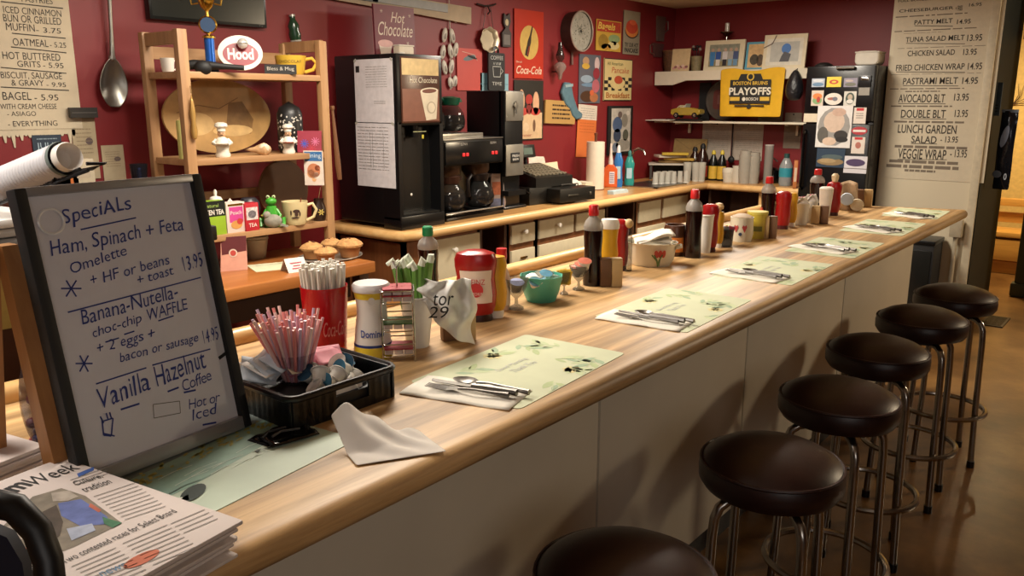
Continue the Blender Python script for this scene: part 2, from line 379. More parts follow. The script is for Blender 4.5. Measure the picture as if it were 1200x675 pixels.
b = B().box((0, .20, .456), (.76, .4, .02)).box((0, .39, .456), (.76, .02, .913)).box((-.37, .2, .456), (.02, .4, .913)).box((0, .2, .03), (.76, .4, .06)); b.to('carcass', DARKWOOD, t)
B().box((.08, -.02, .456), (.035, .035, .913)).to('post', HONEY, t)
# ================================================================ side table on the left
t = thing('side_table', 'orange maple table below the wooden shelf unit', 'table', (-3.08, 1.74, 0))
B().box((0, 0, .875), (.60, 1.40, .05), bev=.006).to('tabletop', ORANGEWOOD, t)
B().box((-.04, 0, .79), (.46, 1.28, .12)).to('apron', mat('3d1f0e', .5), t)
for x in (-.27, .25):
    for y in (-.65, .65): B().box((x, y, .425), (.055, .055, .85), bev=.006).to('leg', mat('54300f', .5), t)
t = thing('shelf_unit', 'tan wooden shelf unit crowded with mugs, boxes and figurines', 'shelf', (0, 0, .90))
XF, XB, YL, YR = -3.115, -3.385, 1.775, 2.455
for x, y, h in ((XF, YL, .98), (XF, YR, .97), (XB, YL, .98), (XB, YR, .97)): B().box((x, y, h / 2), (.035, .042, h), bev=.004).to('post', PINE, t)
for z in (1.72, 1.375, 1.055): B().box(((XF + XB) / 2, (YL + YR) / 2, z - .90 - .013), (.30, YR - YL + .02, .026), bev=.003).to('shelf_board', PINEY, t)
for y in (YL, YR):
    for z in (1.85, ): B().box(((XF + XB) / 2, y, z - .90), (.28, .022, .05)).to('side_rail', PINE, t)
B().box((XB, (YL + YR) / 2, 1.80 - .90), (.02, YR - YL, .05)).to('back_rail', PINEY, t)
B().box((XB, (YL + YR) / 2, 1.19 - .90), (.02, YR - YL, .04)).to('back_rail', PINEY, t)
# ================================================================ far wall shelves
SHW = mat('d6ccb6', .5, 0, .03)
p = aty(756, 84.5, 6.33)
t = thing('wall_shelf', 'long cream wall shelf holding picture frames', 'shelf', (0, 6.5, p.z))
B().box((-2.93, 0, -.02), (1.32, .33, .04), bev=.003).to('board', SHW, t)
B().prism([(-3.59, -.0), (-3.59, -.11), (-3.42, -.11), (-3.30, -.075), (-2.3, -.075), (-2.3, 0)], .022, 'y', (0, -.155, 0)).to('apron', SHW, t)
UZ = p.z
p = aty(762, 141, 6.36); LZ = p.z
t = thing('wall_shelf', 'thin white lower shelf holding a yellow model car', 'shelf', (0, 6.5, LZ))
B().box((-2.93, 0, -.008), (1.32, .30, .016), bev=.003).to('board', SHW, t)
for x in (-3.4, -2.45): B().box((x, .14, -.06), (.02, .02, .1)).box((x, .02, -.022), (.02, .26, .012)).to('bracket', SHW, t)
# ================================================================ fridge
FX0, FX1, FYF = -2.205, -1.775, 6.05
t = thing('refrigerator', 'black refrigerator covered in magnets and snapshots', 'refrigerator', ((FX0 + FX1) / 2, FYF, 0)); FR = t
wd = .475; FRX = -1.9595; t.location.x = FRX
GB = mat('08090c', .25, 0, .05)
B().box((0, .33, .93), (wd, .54, 1.84), bev=.008).to('body', GB, t)
B().box((0, .03, .74), (wd, .06, 1.42), bev=.012).to('door', GB, t)
B().box((0, .03, 1.66), (wd, .06, .38), bev=.012).to('freezer_door', GB, t)
B().box((0, .03, .015), (wd * .9, .05, .03)).to('kick_grille', MATTEBLACK, t)
B().tube([(-.02, 0, 1.83), (-.02, -.03, 1.835), (.10, -.03, 1.835), (.10, 0, 1.83)], .009, 8).to('handle', DIMCHROME, t)
B().tube([(-.21, 0, 1.40), (-.21, -.035, 1.38), (-.21, -.035, 1.0), (-.21, 0, .98)], .011, 8).to('handle', GLOSSBLACK, t)
# ================================================================ under the menu wall, beyond the counter end
t = thing('trash_bin', 'dark bin with a framed front standing beyond the far counter end', 'bin', (-1.36, 6.14, 0))
B().box((0, 0, .33), (.26, .25, .66), bev=.01).to('body', MATTEBLACK, t)
B().box((0, -.128, .40), (.23, .012, .44), bev=.004).to('door', mat('1b1c1a', .25), t)
B().box((0, 0, .675), (.27, .27, .03), bev=.006).to('lid', BLACK, t)
t = thing('electrical_box', 'small beige utility box with a pipe on the menu wall', 'utility box', (-1.155, 6.265, .70))
B().box((0, -.02, .06), (.075, .06, .12), bev=.006).to('cover', mat('a89c84', .5), t)
B().tube([(0, -.01, 0), (0, -.01, -.7)], .014, 10).to('conduit', mat('b3a78f', .5), t)
# floor vent
p = atz(1166, 377, 0)
t = thing('floor_vent', 'dark metal floor vent near the doorway', 'vent', (p.x, p.y, 0))
B().box((0, 0, .004), (.15, .34, .008)).to('plate', mat('3b3a36', .4, .6), t)
b = B()
for i in range(10): b.box((0, -.14 + i * .031, .009), (.12, .012, .004))
b.to('slats', BLACK, t)
# ================================================================ bar stools
VINYL = mat('240e0a', .40, 0, .12, 40, .03); VINYL2 = mat('2a120d', .45, 0, .1)
def stool(x, y, rz, label, tilt=0):
    t = thing('bar_stool', label, 'stool', (x, y, 0), rz, 'bar stools along the lunch counter')
    s = B().lathe([(0, .806), (.05, .804), (.095, .797), (.13, .785), (.152, .772), (.163, .760)], 40).lathe([(.164, .758), (.170, .742), (.169, .715), (.158, .698), (.14, .694), (0, .694)], 40).to('seat', VINYL, t)
    B().tube([(.165 * math.cos(a), .165 * math.sin(a), .760) for a in [2 * PI * k / 40 for k in range(40)]], .0042, 6, True).to('piping', VINYL2, s)
    B().lathe([(0, .693), (.09, .693), (.09, .672), (0, .672)], 24).to('swivel_plate', MATTEBLACK, t)
    for k in range(4):
        a = PI / 4 + k * PI / 2; c, sn = math.cos(a), math.sin(a)
        pr = [(.02, .675), (.075, .675), (.11, .670), (.132, .655), (.143, .628), (.147, .58), (.156, .25), (.166, .012)]
        B().tube([(r * c, r * sn, z) for r, z in pr], .0125, 10).to('leg', DIMCHROME, t)
        B().lathe([(0, 0), (.016, 0), (.016, .03), (0, .03)], 12, (.166 * c, .166 * sn, 0)).to('foot', BLACK, t)
    B().tube([(.175 * math.cos(a), .175 * math.sin(a), .235) for a in [2 * PI * k / 48 for k in range(48)]], .011, 8, True).to('foot_ring', DIMCHROME, t)
for (x, y), rz, lb in zip([(-.69, 1.175), (-.672, 1.815), (-.692, 2.37), (-.741, 2.93), (-.73, 3.492), (-.716, 4.02)], (.3, .15, -.1, .25, .05, .4),
    ['dark brown vinyl bar stool nearest the camera, only its seat showing at the bottom edge', 'second bar stool from the camera, brown seat with a reddish sheen',
     'third bar stool from the camera, beside the long seam in the white counter front', 'fourth bar stool from the camera, behind the one by the counter seam',
     'second-farthest bar stool with round brown seat and chrome legs', 'farthest bar stool, standing by the end of the lunch counter']): stool(x, y, rz, lb)
# ================================================================ bottles and condiments
SYR = mat('1c0806', .15, 0, 0); SYR2 = mat('2e0f0a', .15, 0, 0)
KET = mat('9c1214', .28, 0, .04); KETCAP = mat('d9d4c8', .4); MUS = mat('cf9d1d', .35, 0, .05); TAN = mat('c0a272', .55, 0, .06); BRN = mat('6b4a30', .55, 0, .06)
LABELW = mat('e5d3c6', .5, 0, .02); LABELR = mat('b8242a', .5, 0, 0)
def syrup_bottle(px, py, top, r, label, capm=REDCAP, group='syrup bottles on the lunch counter'):
    p = stand(px, py, CT, r); h = ztop(p, top) - CT
    t = thing('syrup_bottle', label, 'bottle', p, facing(p), group)
    B().lathe([(0, 0), (r * .96, 0), (r, .01), (r * .95, h * .2), (r * .88, h * .42), (r * .97, h * .62), (r * .94, h * .70)], 24).lathe([(r * .94, h * .70), (0, h * .70)], 24).to('syrup', SYR, t)
    B().lathe([(r * .97, h * .69), (r * 1.0, h * .735), (r * .85, h * .80), (r * .42, h * .86), (r * .40, h * .885)], 24).to('bottle_neck', FROST, t)
    B().lathe([(0, h * .87), (r * .50, h * .87), (r * .53, h * .89), (r * .50, h * .985), (r * .4, h), (0, h)], 20).to('cap', capm, t)
    return t
def ketchup_bottle(px, py, top, r, label, writing=True, cap=None):
    p = stand(px, py, CT, r * .7); h = ztop(p, top) - CT
    t = thing('ketchup_bottle', label, 'bottle', p, facing(p), 'ketchup bottles on the lunch counter')
    sy = .7
    B().lathe([(0, h * .1), (r * .8, h * .1), (r * .93, h * .2), (r * .98, h * .38), (r * .88, h * .62), (r * .97, h * .78), (r * .99, h * .88), (r * .88, h * .96), (r * .5, h), (0, h)], 28, sy=sy).to('bottle', KET, t)
    B().lathe([(0, 0), (r * .78, 0), (r * .8, h * .02), (r * .72, h * .12), (0, h * .12)], 24, sy=sy).to('cap', mat('4a1011', .4) if cap is None else cap, t)
    if writing:
        lb = B().lathe([(r * .97, h * .28), (r * 1.0, h * .38), (r * .91, h * .60), (r * .97, h * .74)], 10, sy=sy * 1.02, a0=-PI * .78, a1=-PI * .22).to('label', LABELW, t)
        f = Face(lb, -r * .70)
        f.poly('emblem', ell(0, h * .47, r * .34, h * .10), LABELR, 2).text('HEINZ', -r * .42, h * .55, r * .84, h * .075, LABELR).text('KETCHUP', -r * .3, h * .40, r * .6, h * .04, LABELW, d=4).done()
    return t
def mustard_bottle(px, py, top, r, label, topm=None, m=None):
    p = stand(px, py, CT, r * .7); h = ztop(p, top) - CT
    t = thing('mustard_bottle', label, 'bottle', p, facing(p), 'mustard bottles on the lunch counter')
    B().lathe([(0, h * .12), (r * .7, h * .12), (r * .9, h * .2), (r * .98, h * .4), (r * .84, h * .62), (r * .96, h * .85), (r * .8, h * .97), (0, h)], 24, sy=.75).to('bottle', m or MUS, t)
    B().lathe([(0, 0), (r * .7, 0), (r * .72, h * .1), (r * .6, h * .13), (0, h * .13)], 20, sy=.75).to('cap', WHITE, t)
    if topm: B().lathe([(0, h * .96), (r * .4, h * .97), (r * .42, h * 1.03), (r * .7, h * 1.06), (r * .78, h * 1.12), (r * .5, h * 1.2), (0, h * 1.22)], 18).to('knob', topm, t)
    return t
def shakers(px1, px2, py, top, order, where, rz=.25):
    for px, m, nm in ((px1, order[0], order[2]), (px2, order[1], order[3])):
        wpx = abs(px2 - px1); p = atz(px, py, CT); w_ = wpx * mpp(p) * .98; p = stand(px, py, CT, w_ * .55); h = ztop(p, top) - CT
        t = thing('table_shaker', nm + ' square shaker block ' + where, 'shaker', p, facing(p) + rz, 'square shakers on the lunch counter')
        B().box((0, 0, h * .47), (w_, w_ * .8, h * .94), bev=.004).to('body', m, t)
        B().box((0, 0, h * .965), (w_ * .94, w_ * .74, h * .07), bev=.004).to('lid', m, t)
# --- first cluster
syrup_bottle(503, 352, 265, .030, 'pinch-waisted syrup bottle with green cap behind the draped bag', mat('0f7a4a', .4))
ketchup_bottle(558, 379, 293, .055, 'large ketchup bottle with white label beside the draped plastic bag', cap=mat('2a0a0a', .4))
mustard_bottle(580, 374, 298, .033, 'yellow mustard bottle squeezed between ketchup and hot sauce')
p = stand(588, 364, CT, .022); h = ztop(p, 291) - CT
t = thing('hot_sauce_bottle', 'slim hot sauce bottle with red cap and red-printed label', 'bottle', p, facing(p))
B().lathe([(0, 0), (.022, 0), (.023, h * .5), (.021, h * .58), (.011, h * .72), (.011, h * .84)], 20).to('bottle', mat('d8b9a0', .2, 0, .04), t)
lb = B().lathe([(.0236, h * .08), (.0236, h * .5)], 12, a0=-PI * .95, a1=-PI * .05).to('label', mat('e6d8c4', .5), t)
f = Face(lb, 0, .0242); f.poly('emblem', ell(0, h * .24, .008, h * .09, 16), LABELR, 1).text('HOT', -.012, h * .38, .024, h * .08, LABELR).done()
B().lathe([(0, h * .82), (.014, h * .82), (.015, h * .86), (.014, h), (0, h)], 18).to('cap', REDCAP, t)
shakers(527, 547, 401, 349, (BRN, TAN, 'dark brown', 'tan'), 'under the draped white bag')
# draped bag
p = stand(520, 372, CT + .06, .02)
t = thing('plastic_bag', 'crumpled white plastic take-out bag draped over the shakers', 'bag', p, facing(p))
k = mpp(p); R = random.Random(3)
def bagf(u, v):
    a = -1.0 + 2 * u; wv = .5 + .5 * v
    x = (-27 + 62 * u) * k + .008 * math.sin(9 * v + 4 * u); z = (60 - 66 * v * (.35 + .9 * max(0, u - .1) ** .8)) * k - CT * 0 + .0
    y = -.06 - .05 * math.sin(PI * u) * (.3 + v) + .010 * math.sin(17 * u + 5 * v) + .008 * math.sin(11 * v - 7 * u)
    return Vector((x, y, z - .02))
B().grid(22, 16, bagf).to('sheet', mat('dedbd4', .45, 0, .03), t, solid=.002, sub=1)
f = Face(t, -.125); f.text('tor', -.022, .055, .045, .026, INK, shear=.2).text('29', -.034, .027, .045, .026, INK, shear=.2).done()
# syrup jug cluster 2
syrup_bottle(694, 336, 240, .030, 'tall dark syrup bottle with red cap behind the first shaker pair')
q = mustard_bottle(713, 325, 257, .030, 'yellow mustard bottle with white top beside the tulip dish')
h = ztop(q.location, 257) - CT; B().lathe([(0, h * .84), (.031, h * .84), (.032, h * .92), (.026, h * 1.005), (0, h * 1.005)], 20, sy=.76).to('lid', WHITE, q)
ketchup_bottle(726, 318, 257, .028, 'slim ketchup bottle between mustard and tulip dish', False)
shakers(709, 722, 337, 302, (BRN, TAN, 'dark brown', 'tan'), 'in front of the tall syrup bottle')
p = stand(735, 318, CT, .012)
t = thing('oil_bottle', 'thin clear bottle with round beige stopper at the tulip dish', 'bottle', p); h = ztop(p, 262) - CT
B().lathe([(0, 0), (.015, 0), (.015, h * .7), (.008, h * .9), (0, h * .9)], 14).to('bottle', PLASTIC, t); B().ball((0, 0, h * 1.0), .016).to('stopper', TAN, t)
# cluster 3
syrup_bottle(811, 303, 222, .031, 'tall dark syrup bottle with red cap right of the tulip dish')
p = stand(826, 297, CT, .022); h = ztop(p, 252) - CT
t = thing('paper_cup', 'white waxed paper cup beside the middle syrup bottle', 'cup', p, facing(p))
B().lathe([(0, 0), (.019, 0), (.027, h), (.025, h), (.018, .004), (0, .004)], 20).to('cup', WHITE, t); B().lathe([(.027, h * .96), (.029, h), (.027, h * 1.03)], 20).to('rim', WHITE, t)
ketchup_bottle(830, 296, 239, .033, 'ketchup bottle behind the white paper cup', False)
mustard_bottle(840, 291, 247, .024, 'mustard bottle topped by a round beige knob', mat('c9a878', .5))
# cluster 4
syrup_bottle(898, 268, 207, .032, 'syrup bottle with red cap standing behind the fourth shaker pair')
p = stand(909, 267, CT, .02); h = ztop(p, 226) - CT
t = thing('salt_jar', 'frosted jar with pale lid between syrup and ketchup', 'jar', p); B().lathe([(0, 0), (.022, 0), (.026, h * .5), (.020, h * .85), (0, h * .85)], 18).to('jar', FROST, t); B().lathe([(0, h * .82), (.024, h * .82), (.02, h * .97), (0, h)], 18).to('lid', WHITE, t)
ketchup_bottle(916, 269, 224, .034, 'ketchup bottle right of the frosted jar', False)
mustard_bottle(926, 266, 225, .027, 'mustard bottle behind the white packet jar')
shakers(896, 905, 280, 253, (TAN, BRN, 'tan', 'dark brown'), 'in front of the yellow tub', -.1)
# cluster 5
syrup_bottle(955, 250, 198, .036, 'farthest syrup bottle with red cap in front of the refrigerator')
p = stand(966, 254, CT, .02); h = ztop(p, 219) - CT
t = thing('paper_sleeve', 'crumpled white paper sleeve by the farthest syrup bottle', 'paper', p); B().lathe([(0, 0), (.024, 0), (.032, h * .7), (.034, h * .95), (.025, h), (0, h * .95)], 12).to('sleeve', mat('d5ccc0', .7), t)
ketchup_bottle(975, 253, 213, .036, 'farthest ketchup bottle, capped with a pale knob', False)
o = [q for q in COL.objects if q.get('label', '').startswith('farthest ketchup')][0]; h = ztop(o.location, 213) - CT
B().lathe([(0, h), (.012, h), (.016, h + .012), (.018, h + .03), (.01, h + .04), (0, h + .04)], 16).to('knob', mat('d8bf98', .5), o)
shakers(955, 965, 263, 241, (TAN, BRN, 'tan', 'dark brown'), 'in front of the farthest syrup bottle', -.1)
shakers(1006, 1016, 243, 222, (BRN, TAN, 'dark brown', 'tan'), 'at the far end of the counter', -.1)
# ================================================================ creamers, sugar packets, bowls
CUPM = mat('dcdad2', .4, 0, .03)
def creamer(x, y, z, r, parent=None, lid='4a8fb0', label=None, group=None, rot=(0, 0, 0)):
    t = thing('creamer_cup', label, 'creamer', (x, y, z), 0, group); t.rotation_euler = rot
    B().lathe([(0, 0), (r * .72, 0), (r * .95, r * 1.3), (r * 1.12, r * 1.33), (r * 1.12, r * 1.42)], 16).to('cup', CUPM, t)
    B().lathe([(0, r * 1.44), (r * 1.1, r * 1.42)], 16).to('foil_lid', mat(lid, .35, .3, .2, 60), t); return t
def packet(x, y, z, wd, ht, m, label, group, rot):
    t = B().grid(5, 7, lambda u, v: Vector(((u - .5) * wd, (.12 * ht if 0 else .0) + .004 * math.sin(PI * u) * math.sin(PI * v), (v - .5) * ht))).to('sugar_packet', m, None, solid=.0015)
    t.location = (x, y, z); t.rotation_euler = rot; tag(t, label, 'packet', group); return t
R = random.Random(5)
# teal bowl of creamers
p = stand(634, 357, CT, .055); h = ztop(p, 322) - CT
t = thing('serving_bowl', 'teal plastic bowl heaped with creamers', 'bowl', p, .3)
bowl = [(0, 0), (.040, 0), (.052, h * .4), (.060, h), (.062, h), (.054, h * .35), (.04, .004), (0, .004)]
B().lathe([(0, 0), (.042, 0), (.055, h * .45), (.063, h), (.060, h), (.051, h * .45), (.04, .006), (0, .006)], 10).to('bowl', mat('52ab94', .35, 0, .05), t)
for k in range(9):
    a = k * 2.4; r = .012 + .028 * (k % 3) / 2
    creamer(p.x + r * math.cos(a), p.y + r * math.sin(a), p.z + h * .62 + (.014 if k % 3 == 0 else 0), .017, lid=('5b97b4', 'd8d4cc', '7fb0c4')[k % 3], label='small creamer cup heaped in the teal bowl', group='creamers in the teal bowl', rot=(R.uniform(-.7, .7), R.uniform(-.7, .7), 0))
def footed_dish(px, py, top, r, label):
    p = stand(px, py, CT, r * .6); h = ztop(p, top) - CT
    t = thing('glass_dish', label, 'dish', p, 0)
    B().lathe([(0, .002), (r * .62, 0), (r * .6, h * .06), (r * .16, h * .16), (r * .13, h * .34), (r * .5, h * .48), (r * .85, h * .72), (r, h), (r * .93, h), (r * .78, h * .74), (r * .4, h * .54), (0, h * .5)], 20).to('dish', mat('f2f4f2', .05, 0, 0, clear=.62), t); return t, p, h
t, p, h = footed_dish(605, 364, 326, .034, 'footed glass sundae dish left of the teal bowl')
creamer(p.x, p.y, p.z + h * .62, .018, lid='8b93b8', label='creamer cup sitting in the sundae dish', rot=(.2, .3, 0))
t, p, h = footed_dish(661, 346, 318, .020, 'little glass dish with yellow packets beside the teal bowl')
for k in range(3): packet(p.x + (k - 1) * .006, p.y + (k % 2) * .008, p.z + h * .75, .03, .045, mat('d9b33a', .6), 'yellow sweetener packet in the little glass dish', 'yellow sweetener packets', (.2 * k - .2, .2 * (k - 1), facing(p)))
t, p, h = footed_dish(678, 341, 311, .030, 'glass cup of pink-lidded jam tubs beside the tall syrup bottle')
for k in range(3):
    creamer(p.x + .012 * (k - 1), p.y + .004 * k, p.z + h * .55 + .012 * k, .019, lid='c9705a', label='pink-lidded jam tub stacked in the glass cup', group='jam tubs in the glass cup', rot=(.1 * k, .25, 0))
# tulip casserole
p = stand(763, 315, CT, .075); h = ztop(p, 283) - CT
t = thing('casserole_dish', 'white oval casserole dish painted with a red tulip', 'dish', p, facing(p))
r = .088
B().lathe([(0, 0), (r * .72, 0), (r * .86, h * .25), (r * .96, h * .95), (r * 1.02, h), (r * .95, h), (r * .84, h * .3), (r * .7, .006), (0, .006)], 32, sy=.8).to('dish', mat('d9d2bd', .25, 0, .03), t)
for s in (-1, 1): B().tube([(s * r * .92, -.02, h * .8), (s * r * 1.12, -.015, h * .84), (s * r * 1.12, .015, h * .84), (s * r * .92, .02, h * .8)], .006, 8).to('handle', mat('d9d2bd', .25, 0, .03), t)
f = Face(t, 0, r * .80)
TUL = mat('b8402e', .5, 0, .1); LEAF = mat('4e6a34', .5, 0, .1)
f.R = r * .86
for a in (-.2, 0, .2): f.poly('painted_tulip', ell(.028 + a * .06, h * .62, .007, h * .16, 14, -a), TUL, 9 + int(a * 5))
f.line('painted_leaves', [(.028, h * .5), (.024, h * .12)], .0025, LEAF, 14)
for x0, x1 in ((.012, -.012), (.016, .0), (.026, .045)): f.line('painted_leaves', [(.02, h * .1), ((x0 + .02) / 2, h * .35), (x1 * .6 + .008, h * .6)], .004, LEAF, 14)
f.done()
for k in range(4):
    q = B().grid(12, 6, lambda u, v: Vector(((u - .5) * .125, (v - .5) * .075, .012 * math.sin(PI * u) * (1 - .5 * v) + .006 * math.sin(6 * u + k)))).to('paper_napkin', mat('e2dccf', .8, 0, .02), None, (p.x + .006 * k, p.y - .004 * k, p.z + h * (.93 + .09 * k)), facing(p), solid=.004)
    q.rotation_euler = (.12 * (k % 2), -.10 - .04 * k, facing(p) + .06 * k); tag(q, 'folded white napkin stacked in the tulip casserole dish', 'napkin', 'napkins in the tulip dish')
# brown mug with orange label
p = stand(790, 301, CT, .04); h = ztop(p, 263) - CT
t = thing('brown_crock', 'brown crock with an orange label behind the tulip dish', 'crock', p, facing(p))
B().lathe([(0, 0), (.036, 0), (.042, h * .3), (.042, h * .85), (.037, h), (.033, h), (.033, h * .6), (0, h * .6)], 20).to('crock', mat('4a2a17', .3), t)
Face(t, 0, .043).poly('label', rect(-.012, h * .15, .034, h * .62), mat('c9772c', .5), 1).done()
# packets glass, heart tub, yellow tub
p = stand(851, 290, CT, .024); h = ztop(p, 268) - CT
t = thing('packet_glass', 'small glass crammed with coloured sweetener packets', 'glass', p); B().lathe([(0, 0), (.022, 0), (.027, h), (.025, h), (.02, .004), (0, .004)], 18).to('glass', mat('c9cdd0', .1, 0, 0, clear=.5), t)
for k, c in enumerate(('c85a6a', '6f86b4', 'd8b53c', 'e0dcd2', 'c0504a', '7a8fae')): packet(p.x + .012 * math.cos(k), p.y + .012 * math.sin(k), p.z + h * .8, .026, .05, mat(c, .6), ('pink', 'blue', 'yellow', 'white', 'red', 'pale blue')[k] + ' sweetener packet in the small glass', 'packets in the small glass', (.3 * math.sin(k * 2), .3 * math.cos(k), facing(p) + .5 * k))
p = stand(868, 284, CT, .04); h = ztop(p, 254) - CT
t = thing('painted_crock', 'white crock painted with red hearts among the condiments', 'crock', p, facing(p))
B().lathe([(0, 0), (.040, 0), (.047, h * .3), (.045, h * .9), (.047, h), (.042, h), (.042, h * .5), (0, h * .5)], 22).to('crock', mat('d6cfba', .35, 0, .04), t)
f = Face(t, 0, .048)
for x in (-.022, .012): f.poly('painted_heart', [(x, h * .4), (x + .010, h * .62), (x + .006, h * .72), (x, h * .66), (x - .006, h * .72), (x - .010, h * .62)], mat('a8383a', .5), 1)
f.poly('painted_dot', ell(-.004, h * .34, .007, h * .07, 12), mat('2b3550', .5), 1).done()
B().lathe([(0, h * .9), (.04, h * .9), (.043, h * 1.02), (.02, h * 1.12), (0, h * 1.12)], 18).to('lid', mat('a58a68', .6), t)
p = stand(886, 280, CT, .035); h = ztop(p, 249) - CT
t = thing('condiment_tub', 'translucent yellow plastic tub behind the heart crock', 'tub', p, facing(p)); B().lathe([(0, 0), (.036, 0), (.042, h), (.039, h), (.033, .004), (0, .004)], 16).to('tub', mat('c2ac3c', .35, 0, .05), t)
B().lathe([(0, h * .96), (.043, h * .96), (.043, h * 1.05), (0, h * 1.07)], 16).to('lid', mat('cdbd58', .35), t); Face(t, 0, .041).poly('label', rect(-.02, h * .3, .022, h * .5), mat('6b6a2a', .6), 1).done()
p = stand(891, 268, CT, .01); h = ztop(p, 243) - CT
t = thing('nozzle_bottle', 'small bottle with an orange nozzle beside the fourth syrup bottle', 'bottle', p); B().lathe([(0, 0), (.014, 0), (.014, h * .6), (.006, h * .7), (0, h * .7)], 12).to('bottle', PLASTIC, t); B().lathe([(0, h * .68), (.014, h * .68), (.004, h), (0, h)], 12).to('nozzle', mat('d9552c', .4), t)
# white packet jars
for px, py, tp, r, lb in ((936, 264, 232, .040, 'white plastic caddy of sweetener packets near the far shakers'), (948, 261, 229, .034, 'clear tub of pink and white packets behind the far shakers')):
    p = stand(px, py, CT, r); h = ztop(p, tp) - CT
    t = thing('packet_caddy', lb, 'caddy', p, facing(p)); B().lathe([(0, 0), (r * .86, 0), (r * .95, h * .5), (r, h * .8), (r * .93, h * .8), (r * .8, .01), (0, .01)], 16).to('caddy', mat('d5cfc3', .4, 0, .03), t)
    B().lathe([(0, h * .74), (r * .9, h * .75), (r * .5, h * .92), (0, h)], 14).to('lid', mat('d9d0c8', .35), t)
    for k in range(4): packet(p.x + .5 * r * math.cos(k * 1.6), p.y + .5 * r * math.sin(k * 1.6), p.z + h * .86, .03, .05, mat(('e2ddd4', 'd07a86', 'ded8cc', 'e2ddd4')[k], .6), 'sweetener packet poking out of the ' + ('white caddy' if r == .04 else 'clear tub'), 'packets in the ' + ('white caddy' if r == .04 else 'clear tub'), (.4, .3 * k - .4, facing(p) + k * .4))
p = stand(990, 247, CT, .05)
t = thing('paper_bag', 'rumpled tan bag with lidded cups at the far end of the counter', 'bag', p, facing(p))
bb = B()
bb.grid(12, 10, lambda u, v: Vector((.10 * (u - .5) * (1.2 - .2 * v), -.03 + .012 * math.sin(9 * u + 3 * v), .15 * v * (1 - .25 * abs(u - .6)))))
bb.grid(12, 10, lambda u, v: Vector((.10 * (u - .5) * (1.2 - .2 * v), .035 + .01 * math.sin(7 * u + 4 * v), .15 * v * (1 - .2 * abs(u - .6))))).to('bag', mat('b79a78', .7, 0, .12), t, solid=.003)
for dx, dz, lb in ((-.028, .03, 'upper'), (.026, .0, 'lower')):
    q = thing('lidded_cup', ('bluish-lidded' if dx < 0 else 'cream-lidded') + ' small cup lying against the rumpled tan bag', 'cup', p + RT * dx - Vector((FW.x, FW.y, 0)) * .085 + Vector((0, 0, .035 + dz))); q.rotation_euler = (PI / 2, 0, facing(p)); r = .032
    B().lathe([(0, -.04), (.022, -.04), (.030, .0)], 16, M=Matrix.Rotation(0, 3, 'X')).to('cup', mat('c9c4ba', .4), q); B().lathe([(.030, 0), (.033, .004), (.030, .012), (0, .012)], 16).to('lid', mat('a9b4be' if dx < 0 else 'd9ccae', .35), q)
# ================================================================ placemats, napkins and cutlery
MATP = mat('c2c7a6', .7, 0, .05, 12)
G1, G2, G3, Y1, L1 = mat('a9b886', .7), mat('b8c498', .7), mat('98ae8c', .7), mat('d0c48a', .7), mat('b9b9b4', .7)
def leaf(f, x, z, L, a, m, wd=.3, bx=9, bz=9):
    ca, sa = math.cos(a), math.sin(a); pts = [(0, 0), (.25, .42 * wd), (.55, .5 * wd), (.8, .32 * wd), (1, 0), (.8, -.32 * wd), (.55, -.5 * wd), (.25, -.42 * wd)]
    f.poly('printed_leaves', [(max(-bx, min(bx, x + L * (u * ca - v * sa))), max(-bz, min(bz, z + L * (u * sa + v * ca)))) for u, v in pts], m)
def corners(pp, z=CT): return [atz(x, y, z) for x, y in pp]
def placemat(pp, label, seed, rich=True):
    q = corners(pp); c = (q[0] + q[1] + q[2] + q[3]) / 4          # near-left, far-left, far-right, near-right
    ex = ((q[3] - q[0]) + (q[2] - q[1])) / 2; ey = ((q[1] - q[0]) + (q[2] - q[3])) / 2
    rz = math.atan2(ey.y, ey.x); wd, ht = ey.length, ex.length    # long side along the counter
    t = thing('placemat', label, 'placemat', (c.x, c.y, CT), 0, 'paper placemats along the lunch counter')
    t.rotation_euler = (Matrix.Rotation(rz, 3, 'Z') @ Matrix.Rotation(-PI / 2, 3, 'X')).to_euler()
    B().prism(rrect(-wd / 2, -ht / 2, wd / 2, ht / 2, .012), .0012, 'y', (0, -.0006, 0)).to('sheet', MATP, t)
    f = Face(t, -.0012, step=.0003); r = random.Random(seed)
    for k, (x, z) in enumerate([(-.36, -.28), (-.10, -.38), (.12, -.30), (.34, -.36), (.40, .05), (.30, .36), (.02, .40), (-.28, .34), (-.42, .10), (.2, -.1)]):
        a0 = r.uniform(0, 6.28)
        for j in range(5): leaf(f, x * wd + .012 * j * math.cos(a0), z * ht + .012 * j * math.sin(a0), r.uniform(.03, .055), a0 + (1 if j % 2 else -1) * r.uniform(.5, .9), (G1, G2, G3, G2)[r.randrange(4)], .35, wd * .49, ht * .49)
        f.line('printed_stems', [(x * wd, z * ht), (max(-wd * .48, min(wd * .48, x * wd + .07 * math.cos(a0))), max(-ht * .48, min(ht * .48, z * ht + .07 * math.sin(a0))))], .002, G2)
    for x, z in ((.1, -.36), (-.36, .02), (.05, .36)):
        for k in range(7): f.poly('printed_flowers', ell(x * wd + .012 * math.cos(k * .9), z * ht + .012 * math.sin(k * .9), .011, .007, 10, k * .9), Y1)
    f.text('Good Morning', -.14 * wd, .06 * ht, .26 * wd, .07 * ht, L1, 'printed_words', shear=.2).text('Thank You', -.1 * wd, -.04 * ht, .2 * wd, .07 * ht, L1, 'printed_words', shear=.2)
    f.done(); return t, c, rz
